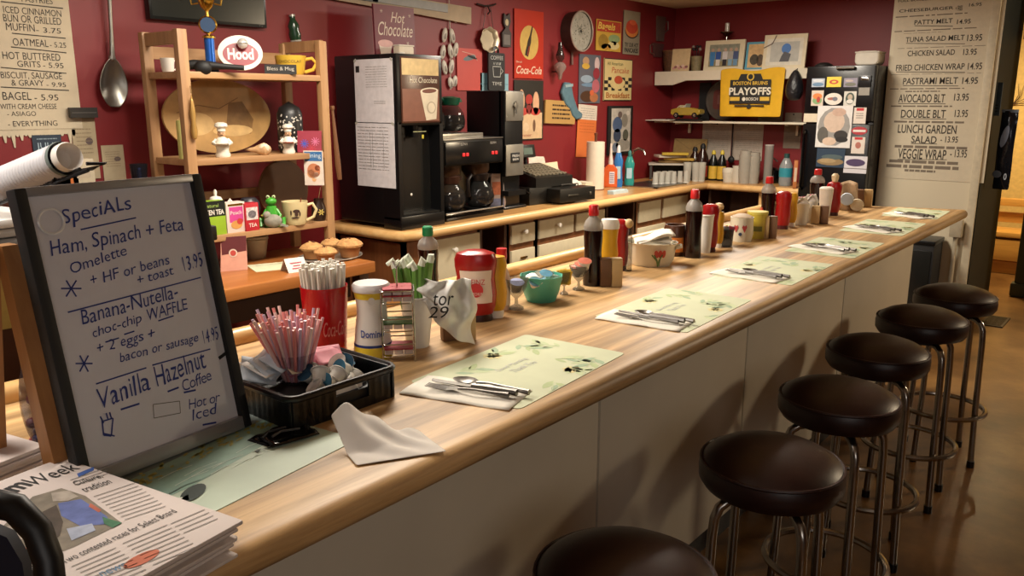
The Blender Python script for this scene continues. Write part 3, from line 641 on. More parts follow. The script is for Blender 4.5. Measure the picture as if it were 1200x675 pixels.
def spoon_geo():
    b = B(); b.grid(9, 11, lambda u, v: Vector(((u - .5) * 2 * .021 * math.sin(PI * min(1, max(0, v * .96 + .02))) ** .6, .06 - .06 * v, .006 - .008 * math.sin(PI * v) * (1 - (2 * u - 1) ** 2))))
    b.tube([(0, .003, .004), (0, -.03, .008), (0, -.07, .006), (0, -.125, .004)], [.003, .0025, .004, .0065], 8); return b
def fork_geo():
    b = B()
    for k in range(4): b.tube([((k - 1.5) * .0065, .06, .006), ((k - 1.5) * .0065, .03, .003), ((k - 1.5) * .0060, .012, .002)], [.001, .0018, .0022], 6)
    b.grid(5, 6, lambda u, v: Vector(((u - .5) * .024 * (1 - .7 * v ** 2), .014 - .034 * v, .002 + .003 * v + .001)))
    b.tube([(0, -.012, .005), (0, -.05, .007), (0, -.09, .005), (0, -.125, .004)], [.003, .0025, .004, .0065], 8); return b
def knife_geo():
    b = B(); b.add([Vector((x, y, z)) for x, y, z in ((-.008, -.01, .004), (-.009, .07, .004), (-.004, .085, .004), (.008, .09, .004), (.007, -.01, .004), (-.008, -.01, .0055), (-.009, .07, .0055), (-.004, .085, .0055), (.008, .09, .0055), (.007, -.01, .0055))],
        [(0, 1, 2, 3, 4), (5, 6, 7, 8, 9), (0, 1, 6, 5), (1, 2, 7, 6), (2, 3, 8, 7), (3, 4, 9, 8), (4, 0, 5, 9)])
    b.tube([(0, -.01, .006), (0, -.06, .007), (0, -.115, .006)], [.005, .006, .0075], 8); return b
def napkin(c, rz, wd, ht, label, group, z=CT):
    o = B().grid(16, 10, lambda u, v: Vector(((u - .5) * wd, (v - .5) * ht, .002 + .003 * math.sin(PI * v) * (.6 + .4 * math.sin(5 * u)) + .001 * math.sin(14 * u + 6 * v)))).to('paper_napkin', mat('e4ded0', .85, 0, .02), None, (c.x, c.y, z), rz, solid=.002)
    return tag(o, label, 'napkin', group)
SILV = mat('7d7974', .34, 1, .05)
def setting(px, py, ang, where, s=.92):
    c = atz(px, py, CT); rz = ang
    napkin(c - Vector((-math.sin(rz), math.cos(rz), 0)) * .008, rz, .25 * s, .125 * s, 'folded white napkin under the cutlery ' + where, 'napkins under cutlery', CT + .001)
    # handles toward +x of the napkin
    for geo, nm, off, dx, a in ((fork_geo, 'fork', -.024, -.02, .06), (knife_geo, 'knife', .0, .0, -.03), (spoon_geo, 'spoon', .024, .01, -.10)):
        M = Matrix.Rotation(rz + PI / 2 + a, 4, 'Z'); d = Vector((math.cos(rz) * dx - math.sin(rz) * off, math.sin(rz) * dx + math.cos(rz) * off, 0))
        o = geo().to(nm, SILV, None, (c.x + d.x, c.y + d.y, CT + .0085)); o.rotation_euler = (0, 0, rz + PI / 2 + a); o.scale = (s, s, s)
        tag(o, 'steel ' + nm + ' on the napkin ' + where, nm, nm + 's set along the counter')
PM = [(((478, 452), (603, 396), (745, 410), (609, 475)), 'floral placemat nearest the draped bag with the largest cutlery set'),
      (((694, 373), (778, 339), (886, 350), (806, 388)), 'second floral placemat along the counter, opposite the tulip dish'),
      (((833, 324), (886, 301), (982, 309), (926, 333)), 'third floral placemat along the counter, opposite the fourth shakers'),
      (((918, 296), (957, 279), (1040, 284), (1000, 301)), 'fourth floral placemat along the counter'),
      (((983, 271), (1014, 258), (1088, 261), (1056, 276)), 'fifth floral placemat along the counter, second from its far end'),
      (((1034, 253), (1050, 244), (1116, 247), (1096, 257)), 'last floral placemat at the far end of the counter')]
for k, (pp, lb) in enumerate(PM): placemat(pp, lb, k + 3)
for (px, py, a), wh in zip([(548, 459, -.03), (757, 375, -.03), (880, 323, -.03), (965, 292, -.03), (1024, 269, -.03), (1067, 253, -.03)],
    ['on the placemat nearest the draped bag', 'on the placemat opposite the tulip dish', 'on the third placemat', 'on the fourth placemat', 'on the placemat second from the far end', 'at the far end of the counter']):
    q0, q1 = atz(px - 40, py - 6, CT), atz(px + 40, py + 6, CT); d = q1 - q0; setting(px, py, math.atan2(d.y, d.x), wh)
# crumpled napkin
p = atz(466, 527, CT)
def crf(u, v):
    x = (u - .5) * .145; y = (v - .5) * .125
    z = .002 + max(0, (v - .35)) * .085 * max(0, 1 - abs(u - .18) * 1.7) + .02 * max(0, v - .6) * math.sin(9 * u) ** 2 + .010 * math.sin(PI * u) * math.sin(PI * v) * math.sin(7 * u + 5 * v) ** 2
    return Vector((x - .03 * v, y * (1 - .25 * u), z))
o = B().grid(20, 18, crf).to('paper_napkin', mat('d8d1c8', .85, 0, .02), None, (p.x - .01, p.y + .01, CT), facing(p) + .12, solid=.0015, sub=1)
tag(o, 'crumpled white paper napkin lying alone near the counter edge', 'napkin')
# fish placemat
q = [atz(x, y, CT) for x, y in ((258, 597), (420, 515), (330, 480), (140, 555))]
ey = q[1] - q[0]; rz = math.atan2(ey.y, ey.x); wd, ht = .43, .30
ux = Vector((math.cos(rz), math.sin(rz), 0)); uz = Vector((-math.sin(rz), math.cos(rz), 0)); c = q[1] - ux * (wd / 2) + uz * (ht / 2)
t = thing('placemat', 'green placemat with dark fish print under the specials whiteboard', 'placemat', (c.x, c.y, CT)); t.rotation_euler = (Matrix.Rotation(rz, 3, 'Z') @ Matrix.Rotation(-PI / 2, 3, 'X')).to_euler()
B().prism(rrect(-wd / 2, -ht / 2, wd / 2, ht / 2, .012), .0012, 'y', (0, -.0006, 0)).to('sheet', mat('b9c8b4', .5, 0, .08, 9), t)
f = Face(t, -.0012, step=.0003); DK = mat('22302a', .6); SEA = mat('88a898', .6, 0, .2, 20); OLV = mat('a59f52', .7, 0, .35, 90); GRY = mat('737d78', .6, 0, .2, 15)
f.poly('printed_sea', [(-wd / 2, -.05), (-.05, -.06), (.12, -.035), (.20, -.01), (wd / 2, .02), (wd / 2, ht / 2), (-wd / 2, ht / 2)], SEA).poly('printed_rock', [(-wd / 2, .03), (.06, .045), (.2, .05), (wd / 2, ht / 2), (-wd / 2, ht / 2)], GRY, 2)
r = random.Random(2)
for k in range(60): x = r.uniform(-.08, .19); f.poly('printed_seaweed', ell(x, .005 + .04 * r.random() + x * .05, .008 * r.random() + .003, .003, 6, r.random()), OLV, 3)
for k in range(26): x = r.uniform(-.2, .2); z = r.uniform(-.07, .0); f.line('printed_waves', [(x, z), (x + .03, z + .004), (x + .06, z)], .0015, mat('d6e0d2', .6), 3)
for x, z, s in ((-.085, -.085, 1.0), (.125, -.055, .55)):
    f.poly('printed_fish', ell(x + .028 * s, z + .006 * s, .028 * s, .015 * s, 18, .5), DK, 4).poly('printed_fish', [(x - .05 * s, z + .016 * s), (x - .02 * s, z - .002 * s), (x + .01 * s, z - .008 * s), (x + .02 * s, z + .006 * s), (x - .01 * s, z + .006 * s)], DK, 4).poly('printed_fish', [(x - .045 * s, z + .018 * s), (x - .065 * s, z + .026 * s), (x - .068 * s, z + .008 * s)], DK, 4)
    f.poly('printed_fish', ell(x - .002, z + .006 * s, .012 * s, .005 * s, 10), mat('d8ddd0', .6), 5)
f.done()
# black lids
p = atz(330, 513, CT)
for k, (dx, dy, a) in enumerate(((-.012, 0.0, .1), (.014, .006, -.2))):
    t = thing('black_packet', ('left' if k == 0 else 'right') + ' one of two black plastic wrappers in front of the black basket', 'wrapper', (p.x + dx, p.y + dy, CT + .0012 + .004 * k), rz + a - .1)
    B().grid(10, 7, lambda u, v: Vector(((u - .5) * .085, (v - .5) * .05, .001 + .003 * (math.sin(7 * u + k) * math.sin(5 * v)) ** 2))).to('wrapper', GLOSSBLACK, t, solid=.002)
    B().tube([(-.03, 0, .007), (-.01, .01, .008), (.02, 0, .008)], .0022, 6).to('crease', mat('4a4a4a', .2), t)
# ================================================================ specials whiteboard on its easel
bl, br = atz(95, 578, CT), atz(292, 500, CT)
d = br - bl; d.z = 0; rz = math.atan2(d.y, d.x); W = d.length
tl = None
t = thing('specials_whiteboard', 'framed whiteboard of handwritten blue specials leaning on the counter', 'whiteboard', ((bl + br) / 2).to_tuple(), rz)
nrm = Vector((math.sin(rz), -math.cos(rz), 0))
# lean: find the height of the top edge by stepping back with the photo's top corners
def wb_fit():
    best = None
    for i in range(60):
        th = -math.radians(i * .8)
        for j in range(41):
            Hh = .42 + j * .006
            e = 0
            for sx, px, py in ((-1, 22, 222), (1, 222, 208)):
                up = Vector((0, 0, 1)) * math.cos(th) + (-nrm) * math.sin(-th)
                P = Vector(t.location) + Vector((math.cos(rz), math.sin(rz), 0)) * sx * W / 2 + up * Hh - CAM
                e += (600 + FPX * P.dot(RT) / P.dot(FW) - px) ** 2 + (337.5 - FPX * P.dot(UP) / P.dot(FW) - py) ** 2
            if best is None or e < best[0]: best = (e, th, Hh)
    return best
E_, TH, HB = wb_fit(); print('whiteboard fit', E_, math.degrees(TH), HB, W)
t.rotation_euler = (Matrix.Rotation(rz, 3, 'Z') @ Matrix.Rotation(TH, 3, 'X')).to_euler(); t.location.z = CT + .003
WBM = mat('c9c8cf', .22, 0, .02, 4); ALU = mat('a9a9ab', .35, .7, .05)
B().box((0, .008, HB / 2), (W - .02, .012, HB - .01)).to('writing_surface', WBM, t)
for sx in (-1, 1): B().box((sx * (W / 2 - .008), .004, HB / 2), (.017, .026, HB), bev=.003).to('side_frame', MATTEBLACK, t)
B().box((0, .004, HB - .006), (W - .03, .024, .013), bev=.002).to('top_rail', ALU, t); B().box((0, .004, .011), (W - .03, .026, .022), bev=.002).to('bottom_rail', ALU, t)
f = Face(t, .0018, step=.0003)
WM = Matrix.Translation(t.location) @ t.rotation_euler.to_matrix().to_4x4(); WI = WM.inverted(); WN = WM.to_3x3() @ Vector((0, -1, 0))
def onboard(px, py): d = ray(px, py); q = CAM + d * ((Vector(t.location) - CAM).dot(WN) / d.dot(WN)); q = WI @ q; return q.x, q.z
def wt(s, x0, y0, x1, y1, h, sh=.2):               # left end and right end of the writing line, letter height in pixels
    a, b_, c = onboard(x0, y0), onboard(x1, y1), onboard(x0, y0 - h); f.text(s, a[0], a[1], math.hypot(b_[0] - a[0], b_[1] - a[1]), c[1] - a[1], BLUEINK, 'marker_writing', shear=sh, weight=.0, rot=math.atan2(b_[1] - a[1], b_[0] - a[0]), jit=.03)
def wl(pts, wd=.0022, m=BLUEINK, nm='marker_line'): f.line(nm, [onboard(*q) for q in pts], wd, m)
wt('SpeciALs', 77, 268, 157, 249, 23); wl([(95, 269), (160, 255)])
wt('Ham, Spinach + Feta', 62, 306, 217, 274, 24); wt('Omelette', 85, 321, 150, 298, 13); wt('+ HF or beans', 108, 335, 200, 309, 13); wt('+ toast', 163, 334, 205, 321, 10); wt('13.95', 217, 318, 240, 311, 17)
for a in (0, 1.05, 2.1): wl([(84 - 12 * math.cos(a), 338 - 11 * math.sin(a)), (84 + 12 * math.cos(a), 338 + 11 * math.sin(a))])
wl([(80, 366), (236, 325)])
wt('Banana-Nutella-', 97, 381, 210, 348, 18); wt('choc-chip', 111, 399, 168, 380, 15); wt('WAFFLE', 175, 376, 222, 362, 14); wl([(124, 401), (140, 396)]); wl([(146, 392), (158, 388)]); wl([(186, 376), (204, 370)])
wt('+ 2 eggs +', 116, 418, 184, 399, 17); wt('bacon or sausage', 142, 428, 234, 403, 15); wt('14.95', 240, 403, 258, 397, 16)
for a in (0, 1.05, 2.1): wl([(99 - 10 * math.cos(a), 426 - 11 * math.sin(a)), (99 + 10 * math.cos(a), 426 + 11 * math.sin(a))])
wl([(113, 450), (172, 431)]); wl([(179, 428), (247, 409)])
wt('Vanilla', 120, 480, 177, 456, 25); wt('Hazelnut', 185, 454, 243, 430, 25); wt('Coffee', 216, 459, 249, 445, 14); wt('Hot or', 222, 480, 259, 470, 12); wt('Iced', 226, 493, 256, 484, 13)
wl([(142, 480), (164, 473)], .003); wl([(197, 459), (210, 454)], .003); wl([(216, 460), (230, 457)], .003); wl([(238, 498), (254, 495)], .003)
wl([(120, 491), (122, 510), (131, 511), (133, 490), (120, 494)]); wl([(122, 508), (135, 511)]); wl([(118, 488), (122, 496)]); wl([(125, 484), (127, 491)]); wl([(129, 483), (131, 490)])
wl([(180, 474), (211, 470), (212, 484), (181, 490), (180, 474)], .0012, GREYINK, 'drawn_box'); wl([(257, 420), (269, 411)], .006, INK, 'dark_smear'); f.done()
b = B().lathe([(.016, 0), (.018, .001), (.020, 0)], 20, M=Matrix.Rotation(PI / 2, 3, 'X'), c=(-W / 2 + .045, .001, HB - .05)).to('suction_ring', mat('d8d8d8', .2), t)
# wooden A-frame easel behind the board
ux = Vector((math.cos(rz), math.sin(rz), 0)); bk = -nrm
t = thing('wooden_easel', 'wooden A-frame easel propping up the specials whiteboard', 'easel', t.location.to_tuple(), rz)
lean = math.tan(-TH)
for sx in (-W / 2 - .004, W / 2 - .03):
    B().prism([(.020, 0), (.055, 0), (.05 + HB * .80 * lean, HB * .80), (.025 + HB * .80 * lean, HB * .80)], .022, 'x', (sx, .006, 0)).to('front_leg', EASELWOOD, t)
    B().prism([(.17, 0), (.235, 0), (.075 + HB * .80 * lean, HB * .80), (.03 + HB * .80 * lean, HB * .80)], .03, 'x', (sx - .027 * (1 if sx < 0 else -1), .006, 0)).to('rear_leg', EASELWOOD, t)
B().box((0, .10 + .1 * lean, .09), (W - .09, .012, .035)).to('cross_bar', EASELWOOD, t)
b = B().box((-W / 2 + .034, .032 + HB * .74 * lean, HB * .74), (.026, .05, .09), rx=-TH * 0 + TH).to('silver_bracket', mat('a9a7a8', .4, .2), t)
# ================================================================ newspapers
NEWS = mat('cfc3bd', .85, 0, .03, 18)
nl = [atz(-28, 610, CT + .045), atz(95, 535, CT + .045), atz(285, 607, CT + .045), atz(128, 690, CT + .045)]
c = (nl[1] + nl[3]) / 2; ey = nl[3] - nl[2]; e2 = nl[1] - nl[2]
ra = math.atan2(-ey.y, -ey.x) + .03     # reading direction
NW, NH = .42, .375
c = nl[2] + Vector((-math.cos(ra), -math.sin(ra), 0)) * NW / 2 + Vector((-math.sin(ra), math.cos(ra), 0)) * NH / 2
R = random.Random(8)
for k in range(8):
    z = CT + .0052 * k; top = k == 7; a = R.uniform(-.035, .035) if not top else 0
    t = thing('newspaper', 'top newspaper of the front stack with a colour cover photo' if top else 'folded newspaper lower in the front stack, edges showing', 'newspaper', (c.x + (R.uniform(-.006, .006) if not top else 0), c.y + (R.uniform(-.006, .006) if not top else 0), z), ra + a, 'newspapers in the front stack')
    if top: t.rotation_euler = (Matrix.Rotation(ra, 3, 'Z') @ Matrix.Rotation(-PI / 2, 3, 'X')).to_euler()
    ww, hh = NW - (0 if top else .012), NH - (0 if top else .01)
    if not top: B().box((0, 0, .0025), (ww, hh, .0048), bev=.002).to('sheets', NEWS, t)
    else:
        t.location.z = z; B().box((0, -.003, 0), (ww, .006, hh), bev=.0025).to('sheets', NEWS, t)
        f = Face(t, -.0062, step=.0003); X = -NW / 2; Z = -NH / 2
        PHO = [mat(h, .8, 0, .2, 60) for h in ('7d7466', '5d6aa0', 'a49a8e', '4d4238', 'b0604a', '3f7050', '9fa6b8')]
        zt = CT + .0052 * 7 + .0065
        def onp(px, py): q_ = atz(px, py, zt) - Vector(t.location); return q_.x * math.cos(ra) + q_.y * math.sin(ra), -q_.x * math.sin(ra) + q_.y * math.cos(ra)
        def nt_(s_, x0, y0, x1, y1, h_, nm, m_=INK, wt_=0): a, b_, c_ = onp(x0, y0), onp(x1, y1), onp(x0 - h_ * .8, y0 - h_); f.text(s_, a[0], a[1], math.hypot(b_[0] - a[0], b_[1] - a[1]), max(.004, c_[1] - a[1]), m_, nm, weight=wt_, rot=math.atan2(b_[1] - a[1], b_[0] - a[0]))
        nt_('m', 20, 577, 39, 568, 8, 'masthead', INK, .03); nt_('Week', 39, 570, 95, 549, 10, 'masthead'); f.poly('masthead_tab', [onp(*q_) for q_ in ((90, 555), (110, 547), (110, 551), (92, 559))], mat('3a5aa0', .8))
        ph = [(38, 582), (72, 572), (100, 581), (143, 613), (88, 640), (20, 668), (-20, 640)]; f.poly('cover_photo', [onp(*q_) for q_ in ph], PHO[0], 1)
        for pts, k_ in ((((68, 590), (95, 585), (125, 605), (130, 614), (95, 617), (72, 605)), 1), (((50, 600), (66, 592), (74, 612), (70, 628), (55, 640), (45, 622)), 3), (((60, 578), (80, 575), (92, 582), (80, 587), (62, 588)), 2), (((106, 590), (119, 598), (116, 601), (104, 594)), 4), (((120, 606), (143, 613), (132, 619), (122, 614)), 5), (((78, 620), (108, 614), (112, 622), (84, 634)), 6), (((20, 640), (48, 645), (40, 660), (10, 668)), 4), (((0, 620), (25, 612), (35, 628), (10, 640)), 2)): f.poly('cover_photo', [onp(*q_) for q_ in pts], PHO[k_], 2 + k_ * .2)
        nt_('Culture,', 90, 570, 122, 560, 6, 'headline'); nt_('tradition', 100, 577, 132, 566, 6, 'headline'); nt_('Two contested races for Select Board', 76, 661, 208, 600, 6, 'headline')
        def cols(x0, y0, dx, dy, n_, ex, ey_, m_):
            for k_ in range(n_): x_, y_ = x0 + dx * k_, y0 + dy * k_; f.line('small_print', [onp(x_, y_), onp(x_ + ex, y_ + ey_)], .0016, m_)
        cols(110, 582, 4.5, 3.4, 9, 48, -16, GREYINK); cols(82, 563, 3, 2.6, 3, 40, -14, GREYINK); cols(84, 664, 5, 3.6, 8, 52, -22, GREYINK); cols(144, 637, 5, 3.6, 8, 52, -22, GREYINK); cols(200, 614, 5, 3.6, 4, 40, -17, GREYINK)
        e0 = onp(166, 655); f.poly('printed_badge', ell(e0[0], e0[1], .022, .011, 22), mat('b8654a', .8), 2); nt_('news', 120, 676, 150, 664, 5, 'headline', mat('6a8aa8', .8))
        f.done()
q = atz(20, 548, CT + .05)
for k in range(5):
    t = thing('newspaper', 'folded newspaper in the back stack beside the easel leg', 'newspaper', (q.x - .17, q.y - .10 + .003 * (k % 2), CT + .0075 * k), ra + .05 + R.uniform(-.02, .02), 'newspapers in the back stack')
    B().box((0, 0, .0036), (.30, .24, .007), bev=.003).to('sheets', NEWS, t)
# ================================================================ black arched loop in the near corner
p0 = aty(0, 640, .34)
t = thing('display_rack', 'black arched frame around a navy panel in the near left corner', 'rack', (-.92, .20, CT + .0))
BLK = mat('0a0a0b', .45, 0, .1); F_ = []
def lp(px, py, dd=.46): d = ray(px, py).normalized(); return CAM + d * (dd / d.dot(FW))
arc = [lp(*q_) for q_ in ((-60, 640), (-45, 600), (-15, 588), (18, 595), (44, 622), (56, 655), (60, 690), (60, 740), (60, 830))]
o = Vector(t.location); B().tube([a - o for a in arc], .0082, 10).to('arched_frame', BLK, t)
arc2 = [lp(*q_, .462) for q_ in ((-60, 820), (-60, 640), (-20, 618), (8, 630), (26, 660), (32, 700), (32, 820))]
n = Vector((FW.x, FW.y, 0)).normalized() * .008; b = B(); m_ = len(arc2)
b.add([a - o for a in arc2] + [a - o + n for a in arc2], [tuple(range(m_)), tuple(range(2 * m_ - 1, m_ - 1, -1))] + [(i, i + m_, (i + 1) % m_ + m_, (i + 1) % m_) for i in range(m_)]).to('navy_panel', mat('0b1024', .6), t)
# ================================================================ black basket with straws, creamers and packets
q = [atz(*a_, CT) for a_ in ((283, 470), (330, 508), (463, 462), (440, 412))]
ra = PI / 2 - .01; BW = .248; BD = .20; BH = .060
bx = Vector((math.cos(ra), math.sin(ra), 0)); by = Vector((-math.sin(ra), math.cos(ra), 0)); c = Vector((-1.205, .897, CT))
t = thing('plastic_basket', 'black perforated plastic basket holding straws, creamers and packets', 'basket', (c.x, c.y, CT), ra)
BPL = mat('0e0e10', .3, 0, .1)
B().box((0, 0, .004), (BW - .03, BD - .03, .006)).to('base', BPL, t)
def wallp(x0, x1, y, z0, z1, ax, nm, hole=None):
    b = B(); mk = (lambda u0, u1, za, zb: b.box(((u0 + u1) / 2, y, (za + zb) / 2), (u1 - u0, .004, zb - za))) if ax == 'x' else (lambda u0, u1, za, zb: b.box((y, (u0 + u1) / 2, (za + zb) / 2), (.004, u1 - u0, zb - za)))
    nx = max(6, int((x1 - x0) / .015)); nz = 5; sx = (x1 - x0) / nx; sz = (z1 - z0) / nz
    for i in range(nx + 1): mk(x0 + i * sx - .0052, x0 + i * sx + .0052, z0, z1) if not (hole and hole[0] < x0 + i * sx < hole[1]) else mk(x0 + i * sx - .0052, x0 + i * sx + .0052, z0, z0 + sz * 1.6)
    for j in range(nz + 1):
        if hole and 1.7 < j < 4.2: mk(x0, hole[0], z0 + j * sz - .0062, z0 + j * sz + .0062); mk(hole[1], x1, z0 + j * sz - .0062, z0 + j * sz + .0062)
        else: mk(x0, x1, z0 + j * sz - .0062, z0 + j * sz + .0062)
    b.to(nm, BPL, t)
hw, hd = BW / 2 - .012, BD / 2 - .012
wallp(-hw, hw, -hd, .002, BH - .004, 'x', 'side_wall', (-.02, .055)); wallp(-hw, hw, hd, .002, BH - .004, 'x', 'side_wall'); wallp(-hd, hd, -hw, .002, BH - .004, 'y', 'end_wall'); wallp(-hd, hd, hw, .002, BH - .004, 'y', 'end_wall')
B().box((0, 0, .02), (2 * hw - .012, 2 * hd - .012, .03)).to('liner', mat('121214', .5), t)
rim = rrect(-BW / 2 + .004, -BD / 2 + .004, BW / 2 - .004, BD / 2 - .004, .022, 5); B().tube([(x, y, BH) for x, y in rim], .0065, 8, True).to('rim', BPL, t)
B().box((.018, -hd + .014, BH * .52), (.068, .002, BH * .40)).to('paper_card', mat('d8d0c6', .7), t)
def inb(u, v, z): return Vector((c.x, c.y, CT + z)) + bx * u + by * v
# clear cup of pink straws
cp = stand(348, 468, CT + .008, .028); cp.z = CT + .036; ch_ = ztop(cp, 412) - cp.z
t = thing('straw_cup', 'clear plastic cup of pink striped straws in the black basket', 'cup', cp)
B().lathe([(0, 0), (.028, 0), (.038, ch_), (.040, ch_), (.029, -.001)], 24).to('cup', mat('f0ecf2', .1, 0, 0, clear=.86), t)
PINKS = [mat(h, .35, 0, .03) for h in ('e59a94', 'ecc2ba', 'dba6b4', 'c9b4cc', 'e28a84', 'f0d4cc')]
R = random.Random(4); n = 0
for k in range(96):
    a = k * 2.39996; r0 = .022 * math.sqrt((k + .5) / 96); r1 = r0 * 2.95 + .003; L = ztop(cp, 374) - cp.z + R.uniform(-.014, .012)
    b0 = Vector((r0 * math.cos(a), r0 * math.sin(a), .004)); b1 = Vector((r1 * math.cos(a + .15), r1 * math.sin(a + .15), L)) + (by * .012 - bx * .004)
    o = B().tube([b0, b1], .0029, 7).to('drinking_straw', PINKS[k % 6], None, cp); tag(o, 'thin pink striped straw standing in the clear cup', 'straw', 'pink straws in the clear cup')
# creamers and packets in the basket
for k in range(16):
    u = R.uniform(-.02, hw - .03); v = R.uniform(-hd + .03, hd - .07)
    p = inb(u, v, .034 + .010 * (k % 3)); creamer(p.x, p.y, p.z, .017, lid=('d8d4cc', '4c8db0', 'd8d4cc', '2f5f80')[k % 4], label='little creamer cup jumbled in the black basket', group='creamers in the black basket', rot=(R.uniform(-1.2, 1.2), R.uniform(-1.2, 1.2), 0))
for k in range(10):
    p = inb(R.uniform(-.01, .07), hd - .03 - .006 * k * .5, .062 + R.uniform(0, .012)); packet(p.x, p.y, p.z, .06, .045, mat(('d88a98', 'e0c9a8', 'd87a8c')[k % 3], .7), 'pink and cream sweetener packet at the back of the black basket', 'sweetener packets in the black basket', (-1.0 + R.uniform(-.2, .2), R.uniform(-.2, .2), ra + R.uniform(-.4, .4)))
for k in range(7):
    p = inb(-hw + .025 + .011 * k, hd - .022 - .004 * (k % 2), .066 + .003 * k); packet(p.x, p.y, p.z, .065, .055, mat(('d6d2cc', 'bcc6cf')[k % 2], .65), ('white' if k % 2 == 0 else 'pale blue') + ' sugar packet piled behind the pink straws', ('white' if k % 2 == 0 else 'pale blue') + ' sugar packets behind the straws', (-.9 + R.uniform(-.3, .3), R.uniform(-.3, .3), ra + R.uniform(-.6, .6)))
# ================================================================ red tumbler of wrapped straws
p = stand(384, 423, CT, .036); h = ztop(p, 334) - CT; r = 27 * mpp(p)
t = thing('red_tumbler', 'tall red plastic tumbler packed with white wrapped straws', 'tumbler', p, facing(p))
TRED = mat('b0141c', .22, 0, .03)
B().lathe([(0, 0), (r * .80, 0), (r * .84, .01), (r, h), (r * .95, h), (r * .78, .012), (0, .012)], 32).to('tumbler', TRED, t)
f = Face(t, 0, r * .95); f.text('Coca-Cola', -r * .1, h * .36, r * 1.0, h * .20, mat('cf8078', .5), shear=.4, d=6).done()
WRAP = mat('ded8cc', .6, 0, .02)
for k in range(58):
    a = k * 2.39996; r0 = r * .66 * math.sqrt((k + .5) / 58); r1 = r * .97 * math.sqrt((k + .5) / 58); L = ztop(p, 311) - CT + R.uniform(-.006, .008)
    o = B().tube([(r0 * math.cos(a), r0 * math.sin(a), .016), (r1 * math.cos(a), r1 * math.sin(a), L)], .0042, 7).to('wrapped_straw', WRAP, None, p); tag(o, 'white paper-wrapped straw standing in the red tumbler', 'straw', 'wrapped straws in the red tumbler')
# ================================================================ sugar dispenser
p = stand(438, 422, CT, .034); h = ztop(p, 331) - CT; r = 22 * mpp(p)
t = thing('sugar_dispenser', 'white waisted sugar dispenser with yellow bands and blue writing', 'sugar dispenser', p, facing(p))
pr = [(0, .04), (.98, .04), (1.0, .10), (.97, .2), (.90, .38), (.80, .58), (.78, .68), (.84, .8), (.92, .90), (.92, .92)]
B().lathe([(0, 0)] + [(r * a, h * b_) for a, b_ in pr], 32).to('body', mat('dcd8d0', .35, 0, .02), t)
YEL = mat('d6bd33', .4)
B().lathe([(r * 1.005, h * .0), (r * 1.012, h * .10), (r * .995, h * .17)], 32).to('lower_band', YEL, t); B().lathe([(r * .975 * .88, h * .81), (r * .935, h * .90)], 32).to('upper_band', YEL, t); B().lathe([(r * 1.0, h * .17), (r * .985, h * .205)], 32).to('blue_stripe', mat('22336e', .4), t)
B().lathe([(0, h * .90), (r * .98, h * .90), (r * 1.0, h * .915), (r * 1.0, h * .97), (r * .9, h), (0, h)], 32).to('lid', mat('dad6d4', .35), t)
f = Face(t, 0, r * .93); f.text('Domino', -r * .62, h * .31, r * 1.2, h * .10, mat('22408c', .4), weight=.02, d=4, rot=.0); f.R = r * .87; f.poly('crest', ell(0, h * .80, r * .16, h * .05, 16), mat('c9c4bc', .4), 9).done()
# ================================================================ jam rack
p = stand(468, 428, CT, .05); k_ = mpp(p); hh = ztop(p, 326) - CT
t = thing('jam_rack', 'two-tier wire rack of jelly tubs beside the sugar dispenser', 'rack', p, facing(p))
CW_ = mat('b9b5ae', .25, 1, 0); w2 = 19 * k_
zs = [.012, hh * .38, hh * .72]
for z in zs:
    for zz, s in ((z, .92), (z + .028, 1.0)): B().tube([(x * s, y * s, zz) for x, y in rrect(-w2, -.03, w2, .04, .01)], .0016, 6, True).to('wire_tier', CW_, t)
for x in (-w2, w2):
    for y in (-.03, .04): B().tube([(x * .96, y * .96, 0), (x * .96, y * .96, zs[2] + .028)], .0018, 6).to('wire_post', CW_, t)
B().tube([(0, .005, zs[2]), (0, .005, hh + .02), (.008, .005, hh + .035), (-.008, .005, hh + .035), (0, .005, hh + .02)], .0018, 6).to('wire_handle', CW_, t)
o0 = Vector(p); fz = facing(p); fxv = Vector((math.cos(fz), math.sin(fz), 0)); fyv = Vector((-math.sin(fz), math.cos(fz), 0))
for lv, (z, cs, lb) in enumerate(zip(zs, ('8e2a38', '3c5a2a', 'a02a38'), ('red jelly tub on the bottom tier of the wire rack', 'green jelly tub on the middle tier of the wire rack', 'red jelly tub stacked on top of the wire rack'))):
    for i in range(3):
        for j in range(2 if lv < 2 else 4):
            q_ = o0 + fxv * (w2 * .58 * (i - 1)) + fyv * (.02 if (j % 2) else -.012) + Vector((0, 0, z + .004 + (.014 * (j // 2 if lv == 2 else 0))))
            t = thing('jelly_tub', lb, 'jelly tub', q_, fz, 'jelly tubs, tier ' + ('one', 'two', 'three')[lv])
            B().prism(rrect(-w2 * .27, -.014, w2 * .27, .014, .003), .010, 'z', (0, 0, .006)).to('tub', mat('c9b9b4', .15, 0, 0, clear=.3), t)
            B().prism(rrect(-w2 * .29, -.0155, w2 * .29, .0155, .003), .003, 'z', (0, 0, .0125)).to('foil_lid', mat(cs, .35, .2, .12, 60), t)
